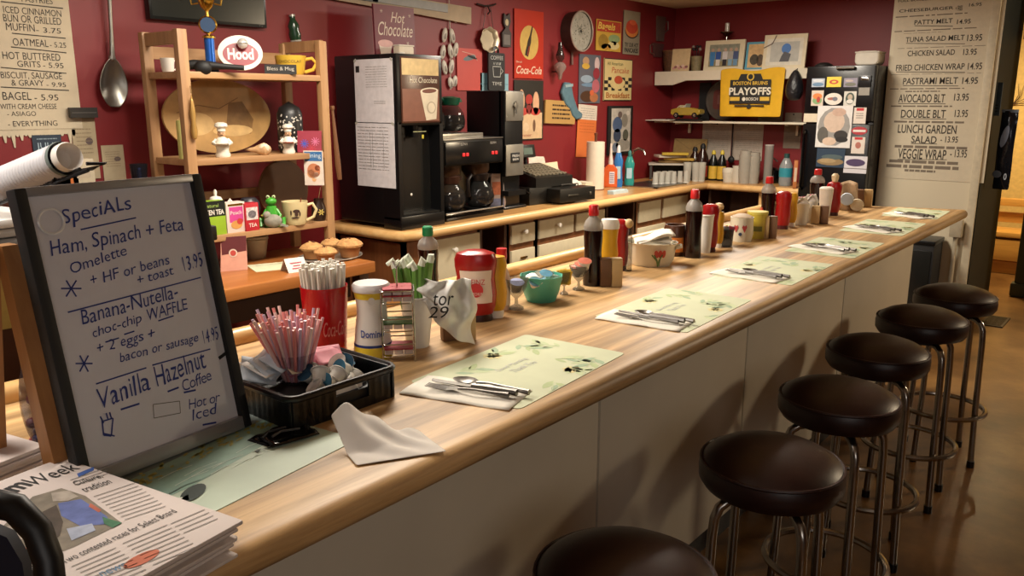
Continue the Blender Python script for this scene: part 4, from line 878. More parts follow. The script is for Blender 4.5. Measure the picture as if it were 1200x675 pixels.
# ================================================================ white cup with green sticks
p = stand(490, 408, CT, .022); h = ztop(p, 346) - CT; k_ = mpp(p); r = 20 * k_
t = thing('white_cup', 'tall white paper cup holding green onion-like sticks', 'cup', p)
B().lathe([(0, 0), (r * .66, 0), (r, h), (r * .95, h), (r * .62, .006), (0, .006)], 28).to('cup', mat('d4d0c8', .5, 0, .02), t); B().tube([(r * math.cos(a), r * math.sin(a), h) for a in [2 * PI * i / 28 for i in range(28)]], .0018, 6, True).to('rolled_rim', mat('d4d0c8', .5, 0, .02), t)
GR = [mat(h_, .4, 0, .15, 20) for h_ in ('5f8a3a', '76a04c', '4d7a30')]
for i, (dx, tx, tp) in enumerate(((-16, -24, 305), (-8, -12, 306), (-1, -6, 302), (6, 6, 303), (12, 16, 300), (-12, -18, 309), (3, -1, 308))):
    zt = ztop(p, tp) - CT; a0 = RT * (dx * k_ * .5) + fyv * (.012 * ((i % 3) - 1)); a1 = RT * (tx * k_) + fyv * (.012 * ((i % 3) - 1)); 
    t = thing('green_stick', 'limp green stick with a white tip standing in the white paper cup', 'green stick', p, 0, 'green sticks in the white cup')
    B().tube([a0 + Vector((0, 0, .02)), a0.lerp(a1, .55) + Vector((0, 0, .02 + (zt - .02) * .6)), a1 + Vector((0, 0, zt - .012))], [.007, .0095, .0085], 8).to('stalk', GR[i % 3], t)
    e = a1 + RT * (-9 * k_ if i not in (4, 3) else 5 * k_) + Vector((0, 0, zt - .008 if i != 4 else zt))
    B().tube([a1 + Vector((0, 0, zt - .014)), a1.lerp(e, .4) + Vector((0, 0, zt - .0)) - Vector((0, 0, a1.lerp(e, .4).z)), e], [.0088, .009, .005], 8).to('white_tip', mat('d6dcc8', .5), t)
# ================================================================ shelf unit contents
Z1, Z2, Z3 = 1.72, 1.375, 1.055
def onx(px, py, x=-3.2): return atx(px, py, x)
def at_shelf(px, z, x=-3.2): p = atx(px, 150, x); return Vector((x, p.y, z))
LW = PI / 2                                          # facing the customers from the left wall
def hpx(p, n): return n * mpp(p)
# top shelf
p = at_shelf(253, Z1, -3.16); k = mpp(p)
t = thing('trophy', 'gold cup trophy on a blue column at the top of the shelf unit', 'trophy', p, facing(p))
B().box((0, 0, .012), (.06, .06, .024), bev=.003).to('base', BLACK, t)
BLUF = mat('2a5fb4', .18, .5, .1, 40)
B().lathe([(0, .024), (.020, .024), (.020, .135), (0, .135)], 20).to('column', BLUF, t)
B().lathe([(0, .135), (.026, .135), (.026, .142), (.008, .15), (.008, .155)], 20).to('capital', GOLD, t)
B().lathe([(.030, -.006), (.036, 0), (.030, .006)], 24, M=Matrix.Rotation(PI / 2, 3, 'X'), c=(0, 0, .188)).to('ring_frame', GOLD, t)
B().lathe([(0, -.003), (.030, -.003), (.030, .003), (0, .003)], 24, M=Matrix.Rotation(PI / 2, 3, 'X'), c=(0, 0, .188)).to('medallion', mat('1d3a5c', .4), t)
B().lathe([(.007, .22), (.006, .24), (.022, .255), (.032, .28), (.036, .33), (.033, .33), (.02, .27)], 20).to('gold_cup', GOLD, t)
for s in (-1, 1): B().tube([(s * .03, 0, .27), (s * .055, 0, .265), (s * .062, 0, .30), (s * .045, 0, .32), (s * .034, 0, .315)], .004, 8).to('cup_handle', GOLD, t)
p = at_shelf(288, Z1 + .012, -3.19); w_ = hpx(p, 50); h_ = hpx(p, 40)
t = board('oval_sign', 'oval white sign with a dark red centre with a blocky white word', 'sign', w_, h_, p, facing(p) + .1, mat('d8d2c6', .35), .012, tilt=-.15, poly=ell(0, h_ / 2, w_ / 2, h_ / 2, 36))
f = Face(t, -.012); f.poly('red_oval', ell(0, h_ * .46, w_ * .40, h_ * .33, 32), mat('8c2430', .35), 1).text('Hood', -w_ * .29, h_ * .30, w_ * .58, h_ * .33, mat('e2dcd2', .4), weight=.03, d=3).done()
t = thing('toy_ball', 'glassy round bauble in front of the oval white sign', 'bauble', p + Vector((.02, .0, h_ * .76))); B().ball((0, 0, 0), .022, 16).to('bauble', mat('d6d2cc', .15, .3), t); B().lathe([(.022, -.002), (.0245, 0), (.022, .002)], 20).to('band', mat('aaa59c', .3, .8), t)
p = at_shelf(345, Z1, -3.2); r = hpx(p, 18); h = hpx(p, 22)
def mug(name_l, p, r, h, m, rz, hs=1, cat='mug', nm='mug'):
    t = thing(nm, name_l, cat, p, rz)
    B().lathe([(0, 0), (r * .72, 0), (r * .85, h * .12), (r, h), (r * .93, h), (r * .8, h * .15), (0, h * .1)], 28).to('cup', m, t)
    B().tube([(hs * r * .93, 0, h * .82), (hs * r * 1.35, 0, h * .88), (hs * r * 1.62, 0, h * .62), (hs * r * 1.4, 0, h * .3), (hs * r * .86, 0, h * .16)], r * .12, 8).to('handle', m, t); return t
YC = mat('d0a93c', .35, 0, .04)
t = mug('wide yellow mug on the top shelf behind the small dark sign', p, r, h, YC, facing(p)); f = Face(t, 0, r * .93); f.text('CHOCOLAT', -r * .8, h * .62, r * 1.5, h * .13, mat('5a4420', .5), d=5).done()
p = at_shelf(333, Z1, -3.13); w_ = hpx(p, 36); h_ = hpx(p, 11)
t = board('small_sign', 'small black plaque with white lettering before the yellow mug', 'sign', w_, h_, p, facing(p), mat('1c1a18', .5), .012); Face(t, -.012).text('Bless & Mug', -w_ * .42, h_ * .28, w_ * .84, h_ * .48, mat('b8b2a6', .6)).done()
p = at_shelf(240, Z1, -3.135)
t = thing('black_cloth', 'black cloth bundle tied on the shelf edge under the trophy', 'cloth', p, facing(p))
B().tube([(-.06, 0, .025), (-.02, 0, .028), (.03, -.005, .026), (.10, .0, .022), (.17, 0, .018)], [.018, .020, .018, .012, .010], 12).to('roll', MATTEBLACK, t); B().ball((.012, -.02, .016), (.034, .025, .03), 14).to('knot', MATTEBLACK, t)

p = at_shelf(203, Z1, -3.27); mug('little white cup at the left end of the top shelf', p, hpx(p, 8), hpx(p, 16), WHITE, facing(p), 1)
p = Vector((-3.18, at_shelf(349, 0, -3.18).y, Z1 - .075))
# middle shelf
p = at_shelf(258, Z2 + .005, -3.345); w_ = hpx(p, 138); h_ = hpx(p, 84)
t = board('oval_platter', 'large oval tan platter with a faint farm scene leaning on the middle shelf', 'platter', w_, h_, p, LW, mat('a98450', .5, 0, .18, 14), .012, tilt=-.06, poly=ell(0, h_ / 2, w_ / 2, h_ / 2, 44))
f = Face(t, -.012); A1 = mat('7c5c34', .6, 0, .2, 30); A2 = mat('c2a06a', .6, 0, .15, 20)
f.poly('painted_scene', [(.02, h_ * .25), (.15, h_ * .25), (.17, h_ * .45), (.12, h_ * .7), (.05, h_ * .68)], A1, 1).poly('painted_scene', ell(-.12, h_ * .4, .09, .05, 20), A2, 1).poly('painted_scene', ell(.06, h_ * .3, .10, .025, 20), A2, 2).line('painted_lines', [(-.2, h_ * .55), (-.1, h_ * .65), (0, h_ * .6), (.1, h_ * .75)], .004, A1).done()
def chef(px, z, x, hp, label, plate):
    p = at_shelf(px, z, x); h = hpx(p, hp); t = thing('chef_figurine', label, 'figurine', p, facing(p)); FW_ = mat('d8d2c4', .35, 0, .04)
    B().lathe([(0, 0), (h * .20, 0), (h * .22, h * .06), (h * .17, h * .2), (h * .21, h * .36), (h * .16, h * .52), (h * .09, h * .58), (0, h * .6)], 20).to('body', FW_, t)
    hd = B().ball((0, 0, h * .67), (h * .115, h * .11, h * .12), 16).to('head', mat('c79a74', .5), t); f = Face(hd, -h * .112)
    f.poly('eye', ell(-h * .04, h * .69, h * .014, h * .018, 8), INK, 1).poly('eye', ell(h * .04, h * .69, h * .014, h * .018, 8), INK, 1).poly('moustache', ell(0, h * .63, h * .05, h * .016, 10), mat('4a3420', .6), 1).done()
    B().lathe([(h * .12, h * .74), (h * .12, h * .82), (h * .19, h * .88), (h * .17, h * .96), (h * .08, h), (0, h * .99)], 18).to('chef_hat', FW_, t)
    for s in (-1, 1): B().tube([(s * h * .15, 0, h * .5), (s * h * .25, -h * .04, h * .40), (s * h * .15, -h * .2, h * .36)], [h * .06, h * .055, h * .04], 10).to('arm', FW_, t)
    B().lathe([(0, 0), (h * .17, 0), (h * .19, h * .03), (0, h * .03)], 18, (0, -h * .24, h * .37)).to('held_dish', mat(plate, .4, 0, .1), t)
chef(259, Z2, -3.16, 40, 'white chef figurine with arms raised at the left of the middle shelf', 'd8d2c4'); chef(337, Z2, -3.15, 34, 'chef figurine holding a red dish beside the patterned tin', '9a3a2c')
p = at_shelf(300, Z2, -3.16)
t = thing('seashell', 'pale pointed conch shell on the middle shelf', 'shell', p, facing(p)); B().lathe([(0, -.055), (.008, -.03), (.013, -.01), (.024, .012), (.030, .03), (.020, .045), (.012, .055), (0, .06)], 14, (0, 0, .024), M=Matrix.Rotation(PI / 2, 3, 'Y')).to('whorl', mat('b8946c', .4, 0, .2, 60), t); B().ball((.028, -.014, .03), (.024, .012, .022), 12).to('lip', mat('d8c4a8', .35), t)
p = at_shelf(340, Z2, -3.23); h = hpx(p, 58)
t = thing('patterned_tin', 'black round tin flecked with white behind the chef figurine', 'tin', p, facing(p)); BWP = mat('1a1a1a', .4)
r = hpx(p, 14.5)
B().lathe([(0, 0), (r * .9, 0), (r, h * .1), (r, h * .75), (r * .8, h * .88), (r * .4, h * .94), (0, h)], 22).to('tin', BWP, t); f = Face(t, 0, r * 1.0); R = random.Random(3)
for q in range(90): f.poly('white_flecks', ell(R.uniform(-r * 1.2, r * 1.2), h * R.uniform(.1, .74), .004, .002 + .004 * R.random(), 6), mat('c8c4ba', .5), 2)
f.done()
p = at_shelf(212, Z2, -3.2); h = hpx(p, 44); r = hpx(p, 5); t = thing('pillar_candle', 'pale yellow-green candle behind the left post of the shelf unit', 'candle', p); B().lathe([(0, 0), (r, 0), (r, h * .97), (r * .8, h), (0, h * .985)], 18).to('wax', mat('bcb86a', .5), t); B().tube([(0, 0, h * .98), (.001, 0, h * 1.05)], .0012, 5).to('wick', INK, t)
p = atx(363, 174, -3.125); w_, h_ = hpx(p, 28), hpx(p, 25)
t = board('firework_card', 'red and blue printed card beside the right post on the middle shelf', 'card', w_, h_, (p.x, p.y, Z2), facing(p) - .25, mat('8c2438', .5), .012, tilt=-.2)
f = Face(t, -.012); R = random.Random(9)
for cx, cz, c_ in ((-.2, .4, '3a50b0'), (.25, .5, 'c86a8c'), (.1, .15, 'b23040')):
    for q in range(10): a = q * .628; f.line('printed_burst', [(cx * w_, cz * h_), (cx * w_ + .02 * math.cos(a), cz * h_ + .02 * math.sin(a))], .003, mat(c_, .5), 2)
f.done()
p = atx(369, 217, -3.09); w_, h_ = hpx(p, 23), hpx(p, 40)
t = board('magazine', 'small magazine with a food photo hanging from the middle shelf edge', 'magazine', w_, h_, p, facing(p) - .35, mat('d8cabc', .5), .004)
f = Face(t, -.004); f.poly('cover_top', rect(-w_ * .46, h_ * .7, w_ * .46, h_ * .97), mat('3a6a9c', .5), 1).text('Dining', -w_ * .4, h_ * .76, w_ * .8, h_ * .17, mat('c8d8e0', .5), d=3)
for cx, cz, rx, c_ in ((0, .42, .34, 'c07a54'), (-.15, .34, .2, 'd9a070'), (.12, .28, .16, 'e4d8c8'), (.0, .18, .12, 'd8a878'), (.2, .5, .14, '9c4a34')): f.poly('cover_photo', ell(cx * w_, cz * h_, rx * w_, rx * w_ * 1.1, 16), mat(c_, .5), 2)
f.done()
t = thing('hanging_strap', 'brown leather strap hanging from the right post of the shelf unit', 'strap', (XF + .02, YR + .035, Z2 - .06)); B().tube([(0, 0, .25), (.004, .006, .12), (.006, .012, 0), (.004, .02, -.07)], [.006, .010, .014, .011], 8).to('strap', mat('6b4426', .6), t); B().box((.0, 0, .26), (.016, .016, .02), bev=.004).to('loop', mat('6b4426', .6), t)
t = thing('gold_ornament', 'hanging golden ornament on the left front post', 'ornament', (XF + .03, YL + .01, Z2 + .08)); B().lathe([(0, 0), (.01, .005), (.014, .03), (.008, .07), (.012, .1), (.006, .15), (0, .18)], 14).to('figure', mat('b08a4c', .35, .4, .1), t); B().tube([(0, 0, .18), (0, 0, .21)], .002, 6).to('cord', mat('8a6a3a', .6), t)
# bottom shelf
def carton(px0, px1, ptop, z, x, label, colr, cat='box', d=.05, rz=0, nm='tea_box', turn=0):
    a, b_ = atx(px0, 260, x), atx(px1, 260, x); p = Vector((x, (a.y + b_.y) / 2, z)); w_ = abs(b_.y - a.y); h_ = ztop(p, ptop) - z
    t = thing(nm, label, cat, p, LW + turn); B().box((0, d / 2, h_ / 2), (w_, d, h_), bev=.0015).to('carton', mat(colr, .45, 0, .04), t); return t, w_, h_
t, w_, h_ = carton(233, 265, 236, Z3, -3.12, 'green and black tea carton at the left of the bottom shelf', '8db02c')
f = Face(t, 0); f.poly('black_band', rect(-w_ / 2, h_ * .55, w_ / 2, h_), mat('161a12', .45), 1).text('GREEN TEA', -w_ * .42, h_ * .60, w_ * .86, h_ * .15, WHITE, weight=.02, d=3).text('natural', -w_ * .25, h_ * .82, w_ * .5, h_ * .1, mat('9ab85a', .5), d=3).done()
t, w_, h_ = carton(266, 288, 237, Z3, -3.12, 'cream and pink tea carton with a fruit picture', 'd9c8bc')
f = Face(t, 0); f.poly('pink_panel', rect(-w_ * .35, h_ * .34, w_ * .38, h_ * .85), mat('c2448a', .45), 1).poly('fruit_picture', ell(.0, h_ * .26, w_ * .3, h_ * .14), mat('c8904c', .5), 2).poly('fruit_picture', ell(w_ * .18, h_ * .36, w_ * .16, h_ * .1), mat('b83a34', .5), 3).text('Peach', -w_ * .3, h_ * .6, w_ * .6, h_ * .12, WHITE, d=3).poly('gold_band', rect(-w_ * .4, h_ * .88, w_ * .4, h_ * .95), GOLD, 1).done()
t, w_, h_ = carton(288, 304, 238, Z3, -3.11, 'red and white tea carton next to the frog', 'b02430')
f = Face(t, 0); f.poly('white_panel', rect(-w_ * .42, h_ * .40, w_ * .42, h_ * .85), mat('c8c0bc', .5, 0, .3, 90), 1).poly('grey_print', ell(0, h_ * .6, w_ * .3, h_ * .14), mat('6a6468', .5, 0, .4, 120), 2).text('TEA', -w_ * .3, h_ * .14, w_ * .6, h_ * .14, WHITE, d=3).done()
p = at_shelf(293, Z3 + .095, -3.155); t = thing('patterned_bowl', 'upturned black and white patterned bowl behind the red carton', 'bowl', (p.x - .08, p.y + .02, Z3)); B().lathe([(0, .13), (.03, .128), (.045, .11), (.05, .08), (.035, .02), (.035, 0), (0, 0)], 18).to('bowl', mat('34343a', .35, 0, .8, 90), t); B().lathe([(.030, -.001), (.036, 0), (.036, .006)], 18).to('foot', MATTEBLACK, t)
p = at_shelf(312, Z3, -3.15); h = hpx(p, 40)
t = thing('frog_figurine', 'bright green frog figurine sitting on the bottom shelf', 'figurine', p, facing(p)); FG = mat('3f9a2c', .35, 0, .15, 40)
B().lathe([(0, 0), (h * .22, 0), (h * .24, h * .1), (h * .18, h * .4), (h * .14, h * .6), (0, h * .66)], 18, sy=.8).to('body', FG, t); B().ball((0, -.004, h * .74), (h * .16, h * .14, h * .12), 16).to('head', FG, t)
for s in (-1, 1):
    e = B().ball((s * h * .08, -h * .05, h * .87), h * .055, 10).to('eye', mat('c8d8a0', .3), t); B().ball((s * h * .08, -h * .10, h * .875), h * .022, 8).to('pupil', INK, e)
    B().tube([(s * h * .14, 0, h * .5), (s * h * .24, -h * .08, h * .34), (s * h * .18, -h * .18, h * .2)], [h * .05, h * .045, h * .04], 8).to('arm', FG, t); B().tube([(s * h * .16, 0, h * .1), (s * h * .34, -h * .05, h * .22), (s * h * .32, -h * .18, h * .03)], [h * .08, h * .07, h * .05], 8).to('leg', FG, t)
p = at_shelf(313, Z3, -3.115); h = hpx(p, 19)
t = thing('stone_bird', 'small grey stone bird in front of the green frog', 'figurine', p, facing(p)); SB = mat('8a8678', .7, 0, .2, 50)
B().ball((0, 0, h * .42), (h * .55, h * .34, h * .42), 16).to('body', SB, t); B().ball((-h * .34, 0, h * .8), h * .24, 14).to('head', SB, t); B().lathe([(h * .07, 0), (0, h * .22)], 8, (-h * .54, 0, h * .78), M=Matrix.Rotation(-PI / 2, 3, 'Y')).to('beak', mat('b8a24c', .5), t); B().prism([(h * .3, h * .3), (h * .9, h * .1), (h * .85, h * .0), (h * .3, h * .15)], h * .2, 'y').to('tail', SB, t)
p = at_shelf(340, Z3, -3.13); t = mug('cream mug with a dark drawing on the bottom shelf', p, hpx(p, 15), hpx(p, 27), mat('d6c596', .35, 0, .03), facing(p)); r = hpx(p, 15); h = hpx(p, 27)
f = Face(t, 0, r * .93); DKB = mat('3a2218', .6)
for x, z, a_, b_ in ((.1, .62, .26, .08), (.1, .5, .14, .1), (-.3, .55, .06, .12), (.35, .5, .06, .1), (.0, .34, .3, .04)): f.poly('printed_drawing', ell(x * r, z * h, a_ * r, b_ * h, 12), DKB, 4)
f.done(); B().tube([(.3 * r, .0, h * .4), (.5 * r, 0, h * 1.12)], .003, 6).to('stirrer', mat('7a3a24', .5), t)
p = at_shelf(328, Z3 + .002, -3.34); r = hpx(p, 33)
t = board('round_board', 'round dark wooden board leaning behind the cream mug', 'board', 2 * r, 2 * r, p, LW, mat('6a4a30', .5, 0, .12, 12), .014, tilt=-.05, poly=ell(0, r, r, r, 36)); B().tube([(r * math.cos(a), -.008, r + r * math.sin(a)) for a in [2 * PI * i / 40 for i in range(40)]], .005, 6, True).to('rim', mat('8a6440', .5), t)
p = at_shelf(369, Z3, -3.14); h = hpx(p, 26); r = hpx(p, 9); t = thing('painted_jar', 'small dark jar painted with a yellow flower by the right post', 'jar', p, facing(p)); B().lathe([(0, 0), (r * .7, 0), (r, h * .3), (r * .95, h * .6), (r * .6, h * .85), (r * .65, h), (0, h)], 20).to('jar', mat('2a1a14', .3), t)
f = Face(t, 0, r)
for q in range(6): a = q * 1.047; f.poly('painted_flower', ell(.25 * r + .25 * r * math.cos(a), h * .42 + .25 * r * math.sin(a), .2 * r, .07 * r, 8, a), mat('d0b860', .5), 2)
f.done(); B().tube([(0, 0, h), (.012, 0, h * 1.5)], .0015, 5).to('stem', mat('9a8a60', .5), t)
p = at_shelf(246, Z3 + .001, -3.20); t = thing('white_teapot', 'white spouted pot behind the green tea carton', 'pot', (p.x, p.y, Z3), facing(p)); h = ztop(p, 222) - Z3
B().lathe([(0, 0), (.03, 0), (.045, h * .3), (.043, h * .6), (.022, h * .82), (0, h * .86)], 18).to('pot', WHITE, t); B().tube([(.035, 0, h * .55), (.06, 0, h * .75), (.075, -.01, h * .62)], [.009, .007, .005], 8).to('spout', WHITE, t); B().lathe([(0, h * .84), (.006, h * .85), (.008, h * .95), (.003, h), (0, h)], 12).to('lid_knob', WHITE, t)
# table top items
TZ = .90
p = atz(276, 317, TZ); w_, h_ = hpx(p, 30), hpx(p, 40)
t = board('menu_card', 'folded pink and maroon card standing on the orange table', 'card', w_, h_, p, facing(p) + .15, mat('d29a86', .6), .004, poly=[(-w_ * .56, 0), (w_ * .46, 0), (w_ * .5, h_), (-w_ * .44, h_)], tilt=-.08)
f = Face(t, -.004); f.poly('maroon_flap', [(-w_ * .46, h_ * .48), (w_ * .47, h_ * .56), (w_ * .5, h_), (-w_ * .44, h_)], mat('5c2226', .6), 1).poly('seal', ell(-.04 * w_, h_ * .52, w_ * .16, w_ * .16, 20), mat('d8c4b4', .6), 3).poly('seal_centre', ell(-.04 * w_, h_ * .52, w_ * .11, w_ * .11, 18), mat('b2443c', .6), 5).done()
p = atz(300, 302, TZ); p = Vector((p.x + .0, p.y, TZ)); r = hpx(p, 15); h = hpx(p, 26)
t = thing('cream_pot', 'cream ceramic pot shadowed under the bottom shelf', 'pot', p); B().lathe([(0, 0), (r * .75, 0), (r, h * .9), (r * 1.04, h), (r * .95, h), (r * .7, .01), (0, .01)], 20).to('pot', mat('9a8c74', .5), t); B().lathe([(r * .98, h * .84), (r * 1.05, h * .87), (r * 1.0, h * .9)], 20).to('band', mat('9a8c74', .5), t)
p = atz(325, 314, TZ); t = board('paper_sheet', 'pale green sheet of paper under the tent card on the orange table', 'paper', .24, .17, (p.x, p.y - .02, TZ), LW - .1, mat('c9c8a8', .8), .0015); t.rotation_euler = (Matrix.Rotation(LW - .35, 3, 'Z') @ Matrix.Rotation(-PI / 2, 3, 'X') ).to_euler(); t.location = Vector((p.x + .05, p.y, TZ + .0)); Face(t, -.0015).line('ruled_lines', [(-.09, .13), (.05, .13)], .003, GREYINK).done()
p = atz(345, 317, TZ); t = thing('tent_card', 'little white tent card with red print before the muffins', 'tent card', (p.x, p.y, TZ), facing(p) + .45)
B().prism([(-.04, 0), (0, .055), (.04, 0), (.037, 0), (0, .051), (-.037, 0)], .09, 'x').to('card', mat('d0cac0', .7), t); b = B()
fz_ = t; R_ = mat('a8485a', .7)
for s_, z_ in ((.02, .036), (.012, .025), (.018, .015)): b.box((0, -(.04 - z_ * .727) - .0015, z_), (s_ * 2.6, .001, .005), rx=-.62)
b.to('printed_lines', R_, t)
p = atz(392, 303, TZ); t = thing('muffin_plate', 'steel tray under four muffins on the orange table', 'tray', (p.x - .03, p.y, TZ)); B().lathe([(0, 0), (.09, 0), (.125, .008), (.128, .010), (.09, .003), (0, .003)], 28, sy=1.25).to('plate', mat('a8a49c', .35, .6), t); B().tube([(.127 * math.cos(a), .159 * math.sin(a), .009) for a in [2 * PI * i / 40 for i in range(40)]], .002, 6, True).to('rim', mat('b8b4ac', .3, .6), t)
MT = mat('b98a55', .8, 0, .25, 60, .6); MBs = mat('9c6a3c', .8, 0, .1)
def muffin(px, py, rp, label):
    q = atz(px, py, TZ + .006); r = hpx(q, rp); t = thing('muffin', label, 'muffin', q, px); 
    B().lathe([(0, 0)] + [(r * (.66 + .02 * (i % 2)), 0.002) for i in (0,)] + [(r * .88, r * .82), (0, r * .82)], 28).to('base', MBs, t)
    rr = random.Random(px); tp = B().lathe([(r * .80, r * .76), (r * 1.02, r * .86), (r * 1.06, r * 1.02), (r * .9, r * 1.22), (r * .55, r * 1.42), (0, r * 1.5)], 20).to('crown', MT, t)
    for q_ in range(9): a = rr.uniform(0, 6.28); s_ = rr.uniform(.1, .85); B().ball((r * s_ * math.cos(a), r * s_ * math.sin(a), r * (1.5 - .5 * s_ * s_)), r * rr.uniform(.07, .13), 8).to('crumb', mat(('5a3018', 'c89a62')[q_ % 2], .8), tp)
muffin(389, 297, 12, 'farthest muffin at the back of the tray'); muffin(366, 303, 13, 'left muffin studded with dark bits on the tray'); muffin(410, 301, 15, 'right-hand muffin nearest the coffee counter'); muffin(382, 308, 13, 'front middle muffin with dark berries on the tray')
# ================================================================ hot chocolate machine
a, b_, c_ = atx(393, 262, -3.5), atz(447, 268, BT), atz(512, 258, BT)
MY0, MY1 = 2.84, 3.16; MX0, MX1 = -3.50, -3.035; p = Vector(((MX0 + MX1) / 2, (MY0 + MY1) / 2, BT)); MH = ztop(Vector((MX1, MY0, 0)), 62) - BT
t = thing('hot_chocolate_machine', 'tall black hot chocolate dispenser with a lit cup picture', 'drink machine', p, LW)
mw, md_ = MY1 - MY0, MX1 - MX0
GBM = mat('0c0c0d', .3, 0, .05)
B().box((0, .06, MH / 2 + .01), (mw, md_ - .12, MH - .02), bev=.01).to('cabinet', GBM, t)
B().box((0, -md_ / 2 + .06, MH * .80), (mw, .12, MH * .40), bev=.008).to('upper_housing', GBM, t)
B().box((0, -md_ / 2 + .06, MH * .04), (mw, .13, MH * .08), bev=.008).to('drip_base', GBM, t)
B().box((0, -md_ / 2 + .05, MH * .086), (mw * .86, .09, .006)).to('drip_grille', mat('3a3a38', .35, .7), t)
for s in (-1, 1): B().box((s * (mw / 2 - .012), -md_ / 2 + .06, MH * .34), (.024, .12, MH * .56)).to('side_cheek', GBM, t)
B().box((0, -md_ / 2 + .10, MH * .34), (mw - .05, .05, MH * .54)).to('splash_panel', mat('1d1c1a', .25), t)
B().lathe([(0, 0), (.016, 0), (.022, .05), (.022, .06), (0, .06)], 16, (0, -md_ / 2 + .05, MH * .53)).to('nozzle', BLACK, t)
pn = B().box((0, -md_ / 2 - .003, MH * .80), (mw * .84, .006, MH * .37), bev=.002).to('picture_panel', mat('4a2d22', .25), t)
f = Face(pn, -md_ / 2 - .006); x0, x1, z0, z1 = -mw * .40, mw * .40, MH * .625, MH * .975; hh = z1 - z0
f.poly('cream_foam', rect(x0, z0 + hh * .74, x1, z1), mat('c8ad78', .3, 0, .12, 40), 1).text('Hot Chocolate', x0 + mw * .16, z0 + hh * .62, mw * .60, hh * .09, mat('d8ccb4', .4), d=3).poly('brown_field', rect(x0, z0, x1, z0 + hh * .52), mat('7a4c3c', .3, 0, .08), 1)
f.poly('printed_cup', [(mw * .10, z0 + hh * .01), (mw * .33, z0 + hh * .03), (mw * .38, z0 + hh * .50), (-.02 * mw, z0 + hh * .48)], mat('cfc2aa', .4), 3).poly('printed_cup', ell(mw * .18, z0 + hh * .49, mw * .2, hh * .055, 22, .05), mat('d8ccb4', .4), 4).poly('printed_cocoa', ell(mw * .18, z0 + hh * .49, mw * .16, hh * .035, 20, .05), mat('6a3a2a', .4), 5).poly('printed_ring', ell(mw * .22, z0 + hh * .22, mw * .10, hh * .10, 20), mat('a89a84', .4), 5).poly('printed_ring', ell(mw * .22, z0 + hh * .22, mw * .08, hh * .08, 20), mat('cfc2aa', .4), 6).done()
B().box((-.01, -md_ / 2 + .0, MH * .565), (.09, .004, .004)).to('indicator_strip', mat('9a9a70', .4), t); B().box((.012, -md_ / 2 + .0, MH * .535), (.012, .004, .02), bev=.002).to('yellow_button', mat('c8b83c', .4), t); B().lathe([(0, 0), (.007, 0), (0, .002)], 10, (-.05, -md_ / 2 + .03, MH * .2), M=Matrix.Rotation(PI / 2, 3, 'X')).to('white_dot', WHITE, t)
# notices taped to the machine side (side faces the camera: -Y)
def side(px, py): q_ = aty(px, py, MY0 - .002); return q_
for (pp, lb, rows, sd) in (((418, 68, 460, 144), 'upper white notice taped to the side of the hot chocolate machine', 9, 2), ((420, 144, 462, 217), 'lower notice with a printed table taped to the black machine side', 22, 3)):
    q1, q2 = side(pp[0], pp[3]), side(pp[2], pp[1]); w_, h_ = abs(q2.x - q1.x), q2.z - q1.z
    t2 = board('paper_notice', lb, 'notice', w_, h_, ((q1.x + q2.x) / 2, MY0 - .003, q1.z), 0, mat('cbc6c8', .8), .0015)
    f = Face(t2, -.0015)
    if sd == 2: f.scribble(-w_ * .2, h_ * .55, w_ * .35, h_ * .9, 9, GREYINK, 'small_print', .15, sd).scribble(0, h_ * .3, w_ * .3, h_ * .36, 2, GREYINK, 'small_print', .2, 5).poly('dark_mark', rect(-w_ * .46, h_ * .8, -w_ * .36, h_ * .9), INK, 1)
    else:
        f.scribble(-w_ * .45, h_ * .25, w_ * .35, h_ * .95, 14, GREYINK, 'small_print', .14, sd)
        for x_ in (-.12, -.06, .22): f.line('table_rules', [(x_ * w_, h_ * .3), (x_ * w_, h_ * .85)], .002, GREYINK)
    f.done()
    for s in (-1, 1): B().box((s * w_ * .47, -.0022, h_ * .985), (.02, .001, .012), ry=s * .6).to('tape', mat('c8c4b8', .3, 0, 0, clear=.4), t2)
# Hot Chocolate tin sign and cup on top
p = atz(459, 62, BT + MH); q = Vector((MX0 + .12, MY0 + .20, BT + MH)); 
q1, w_, h_ = onwall(438, 6, 485, 60, .20); q = Vector((q1.x, q1.y, BT + MH))
h_ = ztop(q, 7) - q.z
t = board('tin_sign', 'maroon Hot Chocolate sign with a cocoa cup standing on the machine', 'sign', w_, h_, q, LW, mat('6a2230', .5), .012, tilt=-.04)
f = Face(t, -.012); CRM = mat('d8c8b8', .6)
f.text('Hot', -w_ * .1, h_ * .68, w_ * .36, h_ * .2, CRM, shear=.35).text('Chocolate', -w_ * .42, h_ * .42, w_ * .86, h_ * .26, CRM, shear=.35)
for x_, z_ in ((-.32, .88), (.38, .84), (.3, .3)):
    for a in (0, 1.05, 2.1): f.line('printed_stars', [(x_ * w_ - .01 * math.cos(a), z_ * h_ - .01 * math.sin(a)), (x_ * w_ + .01 * math.cos(a), z_ * h_ + .01 * math.sin(a))], .002, CRM)
f.poly('printed_cup', [(-w_ * .38, h_ * .04), (-w_ * .15, h_ * .04), (-w_ * .1, h_ * .26), (-w_ * .42, h_ * .26)], CRM, 1).poly('printed_cup', ell(-w_ * .26, h_ * .27, w_ * .18, h_ * .07), mat('c89a94', .5), 2).done()
q2 = Vector((q.x + .07, atx(473, 60, q.x + .07).y, BT + MH)); t = thing('cream_canister', 'small white canister in front of the Hot Chocolate sign', 'canister', q2, LW); B().box((0, 0, .03), (.11, .05, .06), bev=.012).to('canister', mat('d2c6b0', .5), t); B().box((0, 0, .062), (.112, .052, .008), bev=.003).to('lid', mat('d8d0c0', .5), t)
